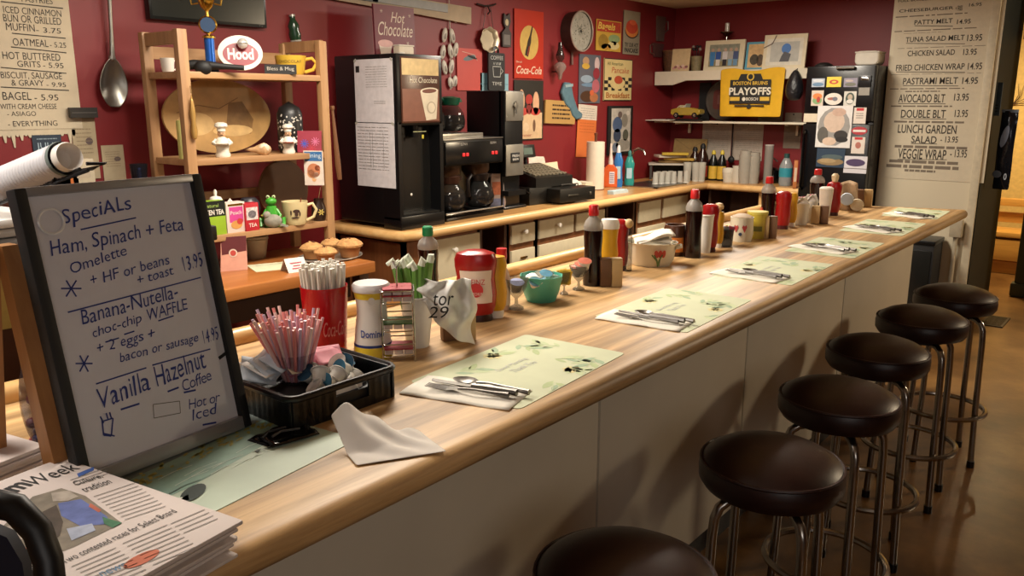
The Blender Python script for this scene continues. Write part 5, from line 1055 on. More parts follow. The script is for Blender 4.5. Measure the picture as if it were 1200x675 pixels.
q2 = Vector((q.x + .10, MY1 - .03, BT + MH)); t = thing('white_tub', 'tiny white tub at the corner of the machine top', 'tub', q2); B().lathe([(0, 0), (.017, 0), (.019, .022), (0, .022)], 14).to('tub', WHITE, t); B().lathe([(.019, .02), (.02, .026), (0, .026)], 14).to('lid', WHITE, t)
# ================================================================ coffee brewer
BY0, BY1, BX = 3.21, 3.70, -3.08; t = thing('coffee_brewer', 'black twin coffee brewer with red indicator lights', 'coffee brewer', (BX, (BY0 + BY1) / 2, BT), LW); bw = BY1 - BY0
def bz(py): return ztop(Vector((BX, (BY0 + BY1) / 2, 0)), py) - BT
B().box((0, .19, .02), (bw, .40, .04), bev=.006).to('base', GLOSSBLACK, t)
B().box((0, .34, .22), (bw, .12, .36), bev=.004).to('tower', mat('8a7a62', .3, .6, .05), t)
B().box((0, .20, bz(178)), (bw, .40, .14), bev=.006).to('brew_head', BLACK, t)
B().box((0, -.004, bz(178)), (bw * .97, .008, .12), bev=.002).to('control_panel', mat('151515', .2), t)
B().box((0, .2, bz(178) + .072), (bw * 1.01, .41, .006), bev=.002).to('steel_trim', STEEL, t)
B().tube([(-bw / 2, -.006, .042), (bw / 2, -.006, .042)], .005, 8).to('base_trim', STEEL, t)
for s in (-.26, .24):
    B().lathe([(.0, -.085), (.055, -.085), (.082, -.04), (.082, 0), (0, 0)], 22, (s * bw, .10, bz(178) - .07)).to('brew_basket', mat('3f2a1c', .3, .2), t)
    B().lathe([(0, 0), (.075, 0), (.078, .006), (0, .006)], 22, (s * bw, .10, .04)).to('warmer_plate', MATTEBLACK, t)
    for d in (0, .03): B().box((s * bw + .03 + d, -.010, bz(176) - .02), (.016, .008, .018), bev=.002).to('indicator_light', mat('e03030', .3, 0, 0, emit=.7), t)
    Face(t, -.008).text('BUNN', s * bw + .01, bz(176) + .03, .05, .014, mat('a8a298', .4), 'badge').done()
def pot(y, x, z, label, band='111111', s=1.24):
    t = thing('coffee_pot', label, 'coffee pot', (x, y, z), LW); t.scale = (s, s, s)
    B().lathe([(.05, .003), (.068, .02), (.072, .05), (.064, .085), (.045, .11), (.036, .122)], 26).to('glass_bowl', mat('d8d4ce', .04, 0, 0, clear=.72), t)
    B().lathe([(0, .003), (.048, .003), (.066, .02), (.0695, .05), (.064, .075), (0, .075)], 24).to('coffee', mat('120806', .15, 0, 0), t)
    B().lathe([(.036, .118), (.042, .122), (.046, .14), (.048, .152), (.03, .158), (0, .160)], 24).to('collar', mat(band, .35), t)
    B().prism([(.0, 0), (.03, .004), (.02, .02), (0, .02)], .03, 'y', (.04, 0, .13)).to('spout', mat(band, .35), t)
    B().tube([(-.044, .0, .14), (-.075, -.015, .15), (-.098, -.02, .13), (-.098, -.02, .08), (-.085, -.015, .055)], .009, 8).to('handle', mat(band, .4), t)
pot(BY0 + .5 * bw - .25 * bw, BX - .075, BT + .046, 'left glass coffee pot half full on the brewer', '3a2218'); pot(BY0 + .5 * bw + .25 * bw, BX - .075, BT + .046, 'right glass coffee pot half full on the brewer', '1a1210')
pz = BT + bz(178) + .075
t = thing('warmer', 'steel warmer plate on top of the coffee brewer', 'warmer', (BX - .2, BY0 + .17, pz), LW); B().box((.02, 0, .014), (.38, .30, .026), bev=.004).to('housing', STEEL, t); B().lathe([(0, .026), (.07, .026), (.07, .03), (0, .03)], 20).to('plate', MATTEBLACK, t)
pot(BY0 + .10, BX - .20, pz + .03, 'black-collared coffee pot on the left of the top warmer'); pot(BY0 + .285, BX - .22, pz + .03, 'green-collared decaf coffee pot on the top warmer', '0f4a34')
# coffee grinder
gy0, gy1 = atx(556, 150, -3.15).y, atx(612, 150, -3.15).y; gx = -3.15
g0 = ztop(Vector((gx, gy1, 0)), 205) - BT; g1 = ztop(Vector((gx, (gy0 + gy1) / 2, 0)), 106) - BT
gy0 = gy1 - .30
t = thing('coffee_grinder', 'black coffee grinder with brushed steel front panels', 'grinder', (gx, gy1 - .085, BT), LW); gw = .17
B().box((0, .16, g1 / 2), (gw, .28, g1), bev=.006).to('body', BLACK, t); B().box((0, -.0, g0 / 2), (gw, .06, .03 + 0 * g0)).to('foot', BLACK, t)
B().box((0, .02, g0 + (g1 - g0) * .5), (gw, .05, g1 - g0), bev=.005).to('front_housing', BLACK, t)
B().box((0, -.008, g1 - (g1 - g0) * .18), (gw * .98, .008, (g1 - g0) * .34), bev=.003).to('upper_steel_panel', mat('8f8a80', .4, .7, .1, 15), t)
B().box((0, -.008, g0 + (g1 - g0) * .19), (gw * .98, .010, (g1 - g0) * .37), bev=.012).to('lower_steel_panel', mat('9a958a', .4, .7, .1, 15), t)
zz = g0 + (g1 - g0) * .22; B().box((0, -.015, zz), (gw * .48, .006, .06), bev=.004).to('black_plate', MATTEBLACK, t); Face(t, -.018).text('FRESH', -gw * .19, zz + .004, gw * .38, .014, WHITE, 'badge').text('BREW', -gw * .17, zz - .016, gw * .34, .012, WHITE, 'badge').done()
B().lathe([(0, 0), (.018, 0), (.018, .012), (0, .014)], 16, (0, -.012, g1 - (g1 - g0) * .17), M=Matrix.Rotation(PI / 2, 3, 'X')).to('lever_boss', STEEL, t); B().tube([(0, -.02, g1 - (g1 - g0) * .12), (0, -.024, g1 - (g1 - g0) * .27)], .005, 8).to('lever', STEEL, t)
b = B()
for s in (-1, 1):
    for z_ in (.04, .30): b.lathe([(0, 0), (.004, 0), (0, .002)], 8, (s * gw * .44, -.012, g1 - (g1 - g0) * z_), M=Matrix.Rotation(PI / 2, 3, 'X'))
b.to('screws', STEEL, t)
# sweetener box near pots
p = atz(583, 246, BT); w_, h_ = hpx(p, 17), hpx(p, 42)
t = thing('coffee_packet_box', 'clear packet stand printed orange and blue at the right pot', 'box', p, facing(p) + .2); B().prism([(-w_ / 2, 0), (w_ / 2, 0), (w_ * .6, h_ * .2), (w_ * .36, h_), (-w_ * .42, h_)], .05, 'y', (0, .026, 0)).to('carton', mat('b9a498', .35, 0, .08), t)
f = Face(t, 0); f.poly('orange_print', rect(-w_ * .36, h_ * .42, w_ * .34, h_ * .78), mat('b86a48', .5, 0, .2, 60), 1).poly('blue_print', rect(-w_ * .44, h_ * .06, w_ * .46, h_ * .32), mat('8088a8', .5, 0, .2, 60), 1).done()
p = atz(608, 243, BT); t = thing('drip_tray', 'low black tray on the worktop right of the coffee brewer', 'tray', (p.x - .12, p.y - .06, BT), LW); B().box((0, 0, .006), (.22, .28, .010), bev=.003).to('pan', MATTEBLACK, t); B().tube([(x, y, .013) for x, y in rrect(-.11, -.14, .11, .14, .015)], .004, 6, True).to('rim', mat('3a3836', .3, .5), t)
# ================================================================ cash register
p = Vector((-3.33, 4.31, BT)); t = thing('cash_register', 'black cash register with its drawer slid open', 'cash register', p, LW - .12)
RB = mat('15130f', .4, 0, .08); rw = .44
B().box((0, .02, .055), (rw, .42, .11), bev=.006).to('drawer_housing', RB, t)
d_ = B().box((.11, -.24, .055), (.34, .13, .085), bev=.004).to('cash_drawer', RB, t); B().box((.23, -.307, .055), (.02, .006, .02), bev=.003).to('lock', STEEL, d_); B().box((.06, -.307, .055), (.10, .006, .012), bev=.003).to('handle_slot', mat('3a362e', .3), d_)
B().tube([(.02, -.24, .10), (.02, -.24, .118), (.18, -.24, .118), (.18, -.24, .10)], .004, 6).to('bill_clip', mat('4a4640', .3, .5), d_)
B().prism([(-.20, .11), (.19, .11), (.19, .19), (.10, .235), (-.20, .17)], rw * .78, 'x').move(Matrix.Rotation(0, 4, 'Z')).to('keyboard_body', RB, t)
b = B()
for i in range(9):
    for j in range(5): b.box((-.14 + i * .033, -.155 + j * .047, .172 + .0245 * 0 + (j * .047 + .045) * .217 + .004), (.026, .036, .012), bev=.003, rx=.213)
b.to('keys', mat('6a6250', .5, 0, .15, 50), t)
B().tube([(.06, .12, .20), (.06, .13, .28)], .014, 8).to('display_post', RB, t)
q = B().box((.06, .12, .315), (.14, .035, .085), bev=.006, rx=-.2).to('display', RB, t); B().box((.06, .103, .317), (.085, .004, .045), rx=-.2).to('screen', mat('5f6c62', .2), q)
B().box((-.10, .12, .225), (.14, .12, .05), bev=.01).to('printer_cover', RB, t)
B().tube([(-.24, -.02, .05), (-.27, -.08, .09), (-.26, -.16, .10), (-.22, -.2, .08)], .005, 6).to('power_cord', GLOSSBLACK, t)
# ================================================================ behind and right of the register
R = random.Random(12)
for k in range(7):
    p = Vector((-3.49 + .014 * (k % 3), 4.58 + .045 * k, BT)); w_, h_ = .17 + .03 * (k % 3), .27 - .03 * k * .8
    t = board('paper_slip', 'loose white slip of paper leaning behind the cash register', 'paper', w_, h_, p, LW + R.uniform(-.25, .25), mat(('d8cdbd', 'cfc4b2', 'dcc9a8')[k % 3], .8), .002, 'slips behind the register', tilt=-.12 - .02 * k, roll=R.uniform(-.2, .2))
    if k == 3: Face(t, -.002).poly('red_mark', ell(-.02, h_ * .4, .02, .012, 12), mat('b8604a', .8), 1).done()
t = thing('receipt_heap', 'heap of crumpled white receipts beside the cash register', 'paper', (-3.34, 4.76, BT)); R = random.Random(2)
def hp(u, v): a = u * 2 * PI; r_ = .09 * (1 - v) ** .6; return Vector((r_ * math.cos(a) * (1 + .25 * math.sin(5 * a + 3 * v)), r_ * 1.5 * math.sin(a) * (1 + .2 * math.sin(7 * a)), .12 * v ** .8 + .012 * math.sin(9 * a + 8 * v) * (1 - v)))
B().grid(36, 9, hp).to('heap', mat('d2c8b8', .85, 0, .06), t); B().grid(4, 6, lambda u, v: Vector((.05 + .05 * u, .06 + .1 * v, .01 + .03 * math.sin(3 * v)))).to('curl', mat('d8cebe', .8), t, solid=.001)
p = atz(697, 222, BT); r = hpx(p, 10.5); h = ztop(p, 166) - BT
t = thing('paper_towel_roll', 'white paper towel roll standing on the back worktop', 'paper towel', p); B().lathe([(.012, 0), (r, 0), (r, h), (.012, h)], 28).to('roll', mat('d6c9b4', .85, 0, .03), t); B().lathe([(0, 0), (.010, 0), (.010, h * 1.13), (.013, h * 1.14), (.013, h * 1.18), (0, h * 1.19)], 12).to('spindle', mat('6a3a24', .5), t); B().lathe([(0, -.0), (r * 1.05, .0), (r * 1.05, .006), (0, .006)], 24).to('base', mat('6a3a24', .5), t)
p = atz(715, 219, BT); w_ = hpx(p, 16); h = ztop(p, 168) - BT
t = thing('cleaner_bottle', 'orange cleaner bottle with a white squirt neck beside the paper towels', 'bottle', p, facing(p)); B().prism([(-w_ / 2, 0), (w_ / 2, 0), (w_ / 2, h * .42), (w_ * .2, h * .52), (-w_ * .2, h * .52), (-w_ / 2, h * .42)], w_ * .6, 'y').to('bottle', mat('cf5a24', .35, 0, .05), t, bevel=.006); B().lathe([(w_ * .19, h * .5), (w_ * .17, h * .62), (w_ * .09, h * .78), (w_ * .07, h), (0, h)], 16).to('neck', mat('d8cabc', .4), t); f = Face(t, -w_ * .3 - .0005); f.poly('label', rect(-w_ * .08, h * .08, w_ * .3, h * .36), mat('d0c8c8', .5), 1).scribble(-w_ * .04, h * .1, w_ * .26, h * .34, 5, mat('6a5a80', .6), 'small_print', .4).done()
p = atz(688, 224, BT); t = board('folded_cloth', 'pale blue folded cloth lying by the register drawer', 'cloth', .20, .05, p, LW, mat('b2c2c4', .8), .02); t.rotation_euler = (-PI / 2, 0, LW); t.location = (-3.10, p.y + .02, BT); B().box((0, -.022, .03), (.19, .005, .05), bev=.002).to('fold', mat('b2c2c4', .8), t)
# napkins holder / notepad stack by towel
p = atz(690, 222, BT); t = thing('napkin_stack', 'low stack of cream napkins at the foot of the paper towel roll', 'napkins', (p.x, p.y - .07, BT), LW); B().box((0, 0, .03), (.12, .12, .06), bev=.01).to('stack', mat('cfc0a4', .85, 0, .06), t); B().box((0, 0, .062), (.115, .115, .004)).to('top_sheet', mat('d8ccb4', .85), t)
# sink with faucet and bottles
t = thing('sink', 'steel bar sink let into the back worktop', 'sink', (-3.24, 5.74, BT), LW); t.scale = (.78, 1, 1)
b = B().box((0, -.16, .004), (.62, .03, .008)).box((0, .16, .004), (.62, .03, .008)).box((-.295, 0, .004), (.03, .35, .008)).box((.295, 0, .004), (.03, .35, .008)); b.to('rim', STEEL, t); B().box((0, 0, .0015), (.57, .3, .003)).to('basin', mat('5a5650', .3, .8, .1), t)
B().tube([(-.10, .15, 0), (-.10, .15, .22), (-.10, .135, .265), (-.10, .09, .285), (-.10, .045, .27), (-.10, .03, .235)], .010, 10).to('faucet', CHROME, t); B().tube([(-.19, .15, 0), (-.19, .15, .05), (-.19, .11, .07)], .008, 8).to('tap_lever', CHROME, t)
for px, py, tp, wp, c1, lb, cap in ((724, 219, 170, 5.5, '2f6fae', 'blue dish soap bottle next to the faucet', 'd8d8d8'), (737, 217, 176, 6, '2f8f86', 'teal dish soap bottle behind the faucet', '1f6a66')):
    p = atz(px, py, BT); p = Vector((max(p.x, WX + .07), p.y, BT)); r = hpx(p, wp); h = ztop(p, tp) - BT; t = thing('dish_soap_bottle', lb, 'bottle', p, facing(p)); B().lathe([(0, 0), (r * .9, 0), (r, h * .1), (r * .8, h * .4), (r, h * .62), (r * .5, h * .82), (0, h * .84)], 18, sy=.7).to('bottle', mat(c1, .2, 0, .04), t); B().lathe([(0, h * .82), (r * .4, h * .82), (r * .35, h * .95), (r * .15, h), (0, h)], 12).to('cap', mat(cap, .4), t); f = Face(t, -r * .72); f.poly('label', rect(-r * .5, h * .2, r * .5, h * .5), mat('a8c4cc', .5), 1).done()
# upturned tumblers
for k in range(9):
    px = 769 + (k % 6) * 7.2 + (3 if k >= 6 else 0); p = atz(px, 216 - .35 * (k % 6), BT); p = Vector((p.x - (.04 if k >= 6 else .01), p.y + (.06 if k >= 6 else 0), BT)); r = hpx(p, 3.6); h = hpx(p, 14)
    t = thing('upturned_tumbler', 'small glass tumbler upside down in the row by the sink', 'glass', p, 0, 'upturned glasses by the sink'); B().lathe([(r, 0), (r * .98, .004), (r * .8, h), (0, h)], 16).to('glass', mat('d8d4c8', .05, 0, 0, clear=.42), t); B().lathe([(r * 1.01, 0), (r * 1.04, .003), (r * 1.0, .006)], 16).to('rim', mat('e4e0d6', .1), t)
for k, px in enumerate((806, 816, 823)):
    p = atz(px, 214, BT); p = Vector((p.x - .06, p.y + .10, BT)); r = hpx(p, 5); h = hpx(p, 22); t = thing('tall_glass', 'taller clear glass behind the upturned tumblers', 'glass', p, 0, 'taller glasses'); B().lathe([(0, 0), (r * .8, 0), (r, h), (r * .93, h), (r * .75, .006), (0, .006)], 16).to('glass', mat('d8d4c8', .05, 0, 0, clear=.47), t); B().lathe([(r * .8, 0), (r * .84, .006), (r * .82, .012)], 16).to('foot', mat('d8d4c8', .05, 0, 0, clear=.3), t)
# paper tray rack on the worktop
t = thing('tray_rack', 'white tray rack with dark gap beneath holding paper bundles', 'rack', (-3.42, 6.36, BT), .55)
zt = ztop(Vector((-3.38, 6.2, 0)), 193) - BT
B().box((0, 0, zt), (.38, .30, .012), bev=.003).to('top_tray', mat('c4bcae', .5), t)
for sx in (-.17, .17):
    for sy in (-.13, .13): B().box((sx, sy, zt / 2), (.02, .02, zt)).to('leg', mat('3a3430', .5), t)
B().box((0, .12, zt / 2), (.34, .01, zt * .9)).to('back_plate', MATTEBLACK, t)
b = B()
R = random.Random(6)
for k, (c_, dx, dy, a, w_, d_) in enumerate((('8a6a3c', .02, .06, .1, .30, .2), ('b8923c', .08, .04, -.2, .26, .18), ('c9bca8', .0, -.02, .4, .24, .17), ('c8a838', .07, -.06, .15, .22, .10))):
    q = B().box((0, 0, .012), (w_, d_, .02), bev=.006).to('paper_bundle', mat(c_, .7, 0, .08), None); q.location = Vector(t.location) + Vector((dx, dy, zt + .006 + .023 * k)); q.rotation_euler = (0, 0, a + .4); tag(q, ('brown', 'mustard', 'off-white', 'yellow')[k] + ' paper bundle stacked on the white tray rack', 'paper')
t = board('brown_envelope', 'brown paper envelope leaning on the far wall above the tray rack', 'envelope', .30, .20, (-3.36, 6.56, BT + zt + .006), .1, mat('8a6f42', .8, 0, .08), .006, tilt=-.25); Face(t, -.006).line('flap_line', [(-.15, .2), (0, .11), (.15, .2)], .003, mat('6a5230', .8)).done()
t = board('brown_folder', 'mustard folder standing upright behind the paper bundles', 'folder', .14, .26, aty(813, 170, 6.62) * 1.0 - Vector((0, 0, .12)), 0, mat('8c6a2c', .7), .006); Face(t, -.006).line('crease', [(-.05, .02), (-.05, .24)], .002, mat('6a4e20', .7)).done(); t.location.z = BT + .03
# syrup bottles on the far worktop
def plain_bottle(px, py, top, r_px, m, capm, label, nm, lab=None, Y=6.42, sy=1, group=None):
    p = aty(px, py, Y); p.z = BT; r = hpx(p, r_px); h = ztop(p, top) - BT; t = thing(nm, label, 'bottle', p, facing(p), group)
    B().lathe([(0, 0), (r * .95, 0), (r, h * .05), (r, h * .5), (r * .85, h * .66), (r * .4, h * .82), (r * .34, h * .88), (0, h * .88)], 20, sy=sy).to('bottle', m, t); B().lathe([(0, h * .86), (r * .42, h * .86), (r * .42, h * .94), (r * .18, h), (0, h)], 14).to('cap', capm, t)
    if lab:
        f = Face(t, 0, r * 1.0)
        for nm_, (x0, z0, x1, z1), c_ in lab: f.poly(nm_, rect(x0 * r, z0 * h, x1 * r, z1 * h), mat(c_, .5), 2)
        f.done()
    return t
CB = mat('2a120c', .2, 0, .05)
plain_bottle(813, 210, 172, 7, CB, MATTEBLACK, 'left brown chocolate syrup bottle on the far worktop', 'chocolate_syrup_bottle', [('label', (-.7, .12, .8, .42), '7a1a1c')])
plain_bottle(822, 211, 168, 7.5, CB, MATTEBLACK, 'right brown chocolate syrup bottle, slightly taller, with a red label', 'chocolate_syrup_bottle', [('label', (-.7, .1, .9, .40), '8c1e20'), ('gold_mark', (-.2, .3, .4, .36), 'c8a24a')], Y=6.38)
KB = mat('0d0f0c', .25)
for px, lb in ((835, 'left of two black bottles with yellow labels and yellow caps'), (845, 'right of two black bottles with yellow labels and yellow caps')): plain_bottle(px, 210, 176, 5.5, KB, mat('d0b83c', .4), lb, 'cordial_bottle', [('label', (-1.1, .06, 1.0, .48), 'cfa83a')])
# cups
def cupstack(px, py, top, r_px, m, label, n=1, Y=6.38):
    p = aty(px, py, Y); p.z = BT; r = hpx(p, r_px); h = ztop(p, top) - BT; t = thing('cup_stack', label, 'cups', p)
    for i in range(n): B().lathe([(r * (1 - .16), h * (i / (n + 3))), (r, h * (i / (n + 3)) + h * 3 / (n + 3))][::-1] + [], 20).to('nested_cup', m, t)
    B().lathe([(r * .74, 0), (r * .86, h * .98), (0, h)], 20).to('inner_cup', m, t); return t
FC = mat('bdb6a8', .25, 0, .03, clear=.35)
p = aty(853, 213, 6.34); p.z = BT; t = thing('white_cup_stack', 'short stack of white foam cups beside the clear cups', 'cups', p); r = hpx(p, 7); h = ztop(p, 197) - BT
B().lathe([(0, 0), (r * .8, 0), (r, h * .7), (0, h * .7)], 18).to('lower_cups', mat('c8c0ae', .6), t); B().lathe([(r * 1.02, h * .7), (r * .98, h), (r * .9, h), (r * .9, h * .72)], 18).to('top_rim', mat('d2cab8', .6), t)
for px, tp, lb in ((864, 194, 'left stack of white cups before the taped papers'), (872, 176, 'tall middle stack of clear plastic cups with a pointed top'), (882, 178, 'right stack of clear plastic cups on the far worktop')): cupstack(px, 214, tp, 7.5, FC if px > 866 else mat('c9c1b0', .5, 0, .03), lb, 4, 6.36 if px != 872 else 6.32)
p = aty(899, 214, 6.4); p.z = BT; r = hpx(p, 5); h = ztop(p, 170) - BT; t = thing('clear_tube', 'tall clear cylinder beside the plastic cups', 'cylinder', p); B().lathe([(r, 0), (r, h)], 18).to('tube', mat('a8a49c', .15, 0, 0, clear=.48), t); B().lathe([(r * 1.0, h - .006), (r * 1.06, h), (r * 1.0, h + .003)], 18).to('rim', mat('c0bcb4', .2), t)
p = aty(920, 214, 6.34); p.z = BT; r = hpx(p, 7.5); h = ztop(p, 180) - BT; t = thing('water_bottle', 'clear water bottle with a teal label near the fridge', 'bottle', p, facing(p)); B().lathe([(0, 0), (r * .9, 0), (r, h * .06), (r, h * .62), (r * .5, h * .84), (r * .36, h * .88), (0, h * .88)], 20).to('bottle', mat('b0b8b8', .1, 0, 0, clear=.48), t); B().lathe([(r * 1.02, h * .28), (r * 1.02, h * .56)], 20).to('label', mat('2f8a9a', .4, 0, .1), t); B().lathe([(0, h * .86), (r * .42, h * .86), (r * .42, h), (0, h)], 14).to('cap', mat('2a4a48', .4), t)
p = aty(905, 213, 6.52); p.z = BT; t = thing('kettle', 'dark kettle with an arched handle behind the water bottle', 'kettle', p, facing(p)); B().lathe([(0, 0), (.07, 0), (.08, .03), (.06, .10), (.03, .12), (0, .125)], 20).to('body', GLOSSBLACK, t); B().tube([(-.06, 0, .08), (-.065, 0, .17), (-.02, 0, .21), (.03, 0, .17)], .006, 8).to('handle', mat('5a5650', .3), t)
p = aty(931, 219, 6.22); p.z = BT; t = thing('orange_box', 'narrow orange box squeezed against the fridge', 'box', (p.x, p.y, BT), facing(p)); h = ztop(p, 188) - BT; B().box((0, 0, h / 2), (.028, .10, h), bev=.003).to('carton', mat('b8703c', .5, 0, .06), t); B().box((0, -.0505, h * .5), (.018, .001, h * .5)).to('label', mat('d0b49a', .5), t)
# ================================================================ far wall
def clutter(px0, px1, py0, py1, label, nm, cat, m, Y, z, tilt=-.12, t_=.018, rz=0):
    c, w_, h_ = onfar(px0, py0, px1, py1, Y); h_ = ztop(Vector((c.x, Y, 0)), py0) - z
    return board(nm, label, cat, w_, h_, (c.x, Y, z), rz, m, t_, tilt=tilt), w_, h_
FRM = mat('d8ccae', .45, 0, .04)
t, w_, h_ = clutter(826, 872, 47, 82, 'cream frame holding a photo of five people in a row', 'picture_frame', 'picture frame', FRM, 6.42, UZ)
f = Face(t, -.018); f.poly('photo', rect(-w_ * .38, h_ * .12, w_ * .38, h_ * .86), mat('8a8c7c', .5, 0, .2, 40), 1).poly('photo', rect(-w_ * .38, h_ * .12, w_ * .38, h_ * .3), mat('8f8460', .5, 0, .2, 40), 2)
for i, (x, c1, c2) in enumerate(((-.29, '3f7ab0', '3f7ab0'), (-.14, '2f4f94', 'd0c8bc'), (.03, 'c8c4c4', '2a2a30'), (.17, 'a8a49c', '7aa0b8'), (.3, '4a567c', '6a90b0'))): f.poly('photo_figures', rect((x - .065) * w_, h_ * .36, (x + .065) * w_, h_ * .62), mat(c1, .5), 3).poly('photo_figures', rect((x - .05) * w_, h_ * .15, (x + .05) * w_, h_ * .36), mat(c2, .5), 3).poly('photo_figures', ell(x * w_, h_ * .68, w_ * .04, h_ * .06, 10), mat('b89a84', .5), 4)
f.done()
t, w_, h_ = clutter(874, 897, 49, 79, 'teal-edged snapshot of people in caps between the two frames', 'snapshot', 'photo', mat('5a9ab0', .5), 6.44, UZ + .005, t_=.012)
f = Face(t, -.012); f.poly('photo', rect(-w_ * .38, h_ * .05, w_ * .5, h_ * .92), mat('c9a878', .5, 0, .2, 30), 1).poly('photo_figures', ell(-.05 * w_, h_ * .35, w_ * .22, h_ * .2), mat('4a4438', .5, 0, .3, 60), 2).poly('photo_figures', ell(.25 * w_, h_ * .32, w_ * .18, h_ * .22), mat('5a4a3a', .5, 0, .3, 60), 2).done()
t, w_, h_ = clutter(895, 945, 40, 77, 'wide cream frame with a photo of a figure in a blue cap', 'picture_frame', 'picture frame', FRM, 6.40, UZ)
f = Face(t, -.018); f.poly('mat_board', rect(-w_ * .42, h_ * .1, w_ * .42, h_ * .88), mat('d9d4c4', .6), 1).poly('photo', rect(-w_ * .33, h_ * .2, w_ * .34, h_ * .78), mat('b4b4ac', .5, 0, .1, 20), 2).poly('photo_figures', ell(.04 * w_, h_ * .58, w_ * .11, h_ * .15), mat('4a78b8', .5), 3).poly('photo_figures', [(-.1 * w_, h_ * .2), (.12 * w_, h_ * .2), (.16 * w_, h_ * .42), (0, h_ * .5), (-.06 * w_, h_ * .36)], mat('55565a', .5), 4).line('ribbon', [(-w_ * .5, h_ * .62), (-w_ * .3, h_ * .74), (-w_ * .22, h_ * .98)], .008, mat('6a5a4c', .6), 4).done()
p = aty(849, 47, 6.48); t = thing('tealight_holder', 'silver tealight holder high behind the five-person photo', 'candle holder', (p.x, 6.52, UZ)); h = ztop(Vector(t.location), 27) - UZ
B().lathe([(0, 0), (.03, 0), (.032, .006), (.008, .012), (.008, h * .72), (.035, h * .76), (.06, h * .80), (.055, h * .82), (0, h * .80)], 18).to('stand', CHROME, t); B().lathe([(0, h * .8), (.018, h * .8), (.018, h), (0, h)], 14).to('glass', mat('e8e4d8', .1, 0, 0, clear=.3), t)
p = aty(782, 84, 6.42); t = thing('wicker_basket', 'dark brown wicker basket at the left end of the shelf', 'basket', (p.x + .03, 6.46, UZ)); h = ztop(Vector(t.location), 60) - UZ
B().lathe([(0, 0), (.07, 0), (.085, h * .5), (.09, h), (.082, h), (.07, .01), (0, .01)], 20).to('basket', mat('5a3a22', .7, 0, .35, 70, .5), t); B().tube([(.088 * math.cos(a), .088 * math.sin(a), h) for a in [2 * PI * i / 24 for i in range(24)]], .006, 6, True).to('braided_rim', mat('7a5232', .7, 0, .2), t)
t, w_, h_ = clutter(787, 808, 57, 83, 'cream greeting card with pink flowers standing by the wicker basket', 'greeting_card', 'card', mat('cdb48a', .6), 6.36, UZ, t_=.006)
f = Face(t, -.006)
for k in range(8): f.poly('printed_flowers', ell((-.35 + .1 * k) * w_, h_ * (.14 + .05 * (k % 3)), w_ * .09, h_ * .06, 10), mat(('c8928a', '8a5a5a', 'd8b8a8')[k % 3], .6), 1 + k % 2)
f.done()
p = aty(814, 84, 6.4); t = thing('flower_vase', 'textured grey vase with dark blooms beside the greeting card', 'vase', (p.x, 6.42, UZ)); h = ztop(Vector(t.location), 66) - UZ
B().lathe([(0, 0), (.038, 0), (.045, h * .6), (.05, h), (.043, h), (.03, .01), (0, .01)], 18).to('vase', mat('7d7050', .6, 0, .2, 60), t)
R = random.Random(1)
for k in range(6): a = k * 1.05; q_ = Vector((.03 * math.cos(a), .03 * math.sin(a), h * 1.0)); B().tube([q_ * .5 + Vector((0, 0, h * .4)), q_ + Vector((0, 0, .05 + .02 * (k % 2)))], .002, 5).to('flower_stem', mat('2a1a18', .6), t); B().ball(q_ + Vector((0, 0, .055 + .02 * (k % 2))), .014, 8).to('bloom', mat(('1d1014', '8a7a70')[k % 3 == 0], .6), t)
# playoffs towel
ty = 6.31; c, w_, h_ = onfar(845, 81, 917, 137, ty)
t = thing('rally_towel', 'bright yellow PLAYOFFS rally towel hanging from the shelf', 'towel', c); YT = mat('d9a81c', .75, 0, .05, 20)
B().grid(24, 14, lambda u, v: Vector(((u - .5) * w_ * (1 + .05 * v), -.006 * math.sin(u * 14) * (1 - v) - .012 * math.sin(PI * u) * (1 - v), h_ * v + (.012 * math.sin(u * 9) if v > .9 else 0)))).to('cloth', YT, t, solid=.004, sub=1)
f = Face(t, -.026); BK = mat('23221e', .7); GD = mat('d8b040', .7)
f.poly('printed_field', [(-w_ * .33, h_ * .28), (w_ * .33, h_ * .28), (w_ * .33, h_ * .78), (w_ * .2, h_ * .78), (w_ * .16, h_ * .9), (-w_ * .16, h_ * .9), (-w_ * .2, h_ * .78), (-w_ * .33, h_ * .78)], BK, 1).poly('printed_seal', ell(0, h_ * .84, w_ * .06, w_ * .06, 16), GD, 2).poly('printed_seal', ell(0, h_ * .84, w_ * .04, w_ * .04, 16), BK, 3)
f.text('BOSTON BRUINS', -w_ * .28, h_ * .67, w_ * .56, h_ * .075, GD, weight=.02, d=3).text('PLAYOFFS', -w_ * .34, h_ * .46, w_ * .68, h_ * .16, mat('dcd6c4', .7), weight=.03, d=4).text('BOSCH', -w_ * .05, h_ * .345, w_ * .19, h_ * .065, mat('dcd6c4', .7), weight=.02, d=3).poly('printed_bars', rect(-w_ * .32, h_ * .34, -w_ * .16, h_ * .42), GD, 3).poly('printed_bars', rect(w_ * .17, h_ * .34, w_ * .32, h_ * .42), GD, 3).poly('printed_ring', ell(-w_ * .09, h_ * .375, w_ * .03, w_ * .03, 12), mat('dcd6c4', .7), 3)
f.poly('printed_stripe', rect(-w_ * .24, h_ * .22, w_ * .24, h_ * .25), BK, 1).poly('printed_stripe', ell(0, h_ * .22, w_ * .04, h_ * .05, 12), BK, 2).done()
# black caps cluster
p = aty(930, 118, 6.30); t = thing('black_bag', 'bunched dark plastic bag hanging beside the yellow towel', 'bag', p, 0); hz = ztop(p, 82) - p.z
B().lathe([(0, 0), (.05, .004), (.075, hz * .3), (.06, hz * .65), (.03, hz * .92), (.012, hz), (0, hz)], 14).to('bag', mat('1c1c20', .4, 0, .3, 30, .8), t, sub=1); B().tube([(0, 0, hz), (0, .04, hz * 1.05)], .003, 6).to('cord', BLACK, t)
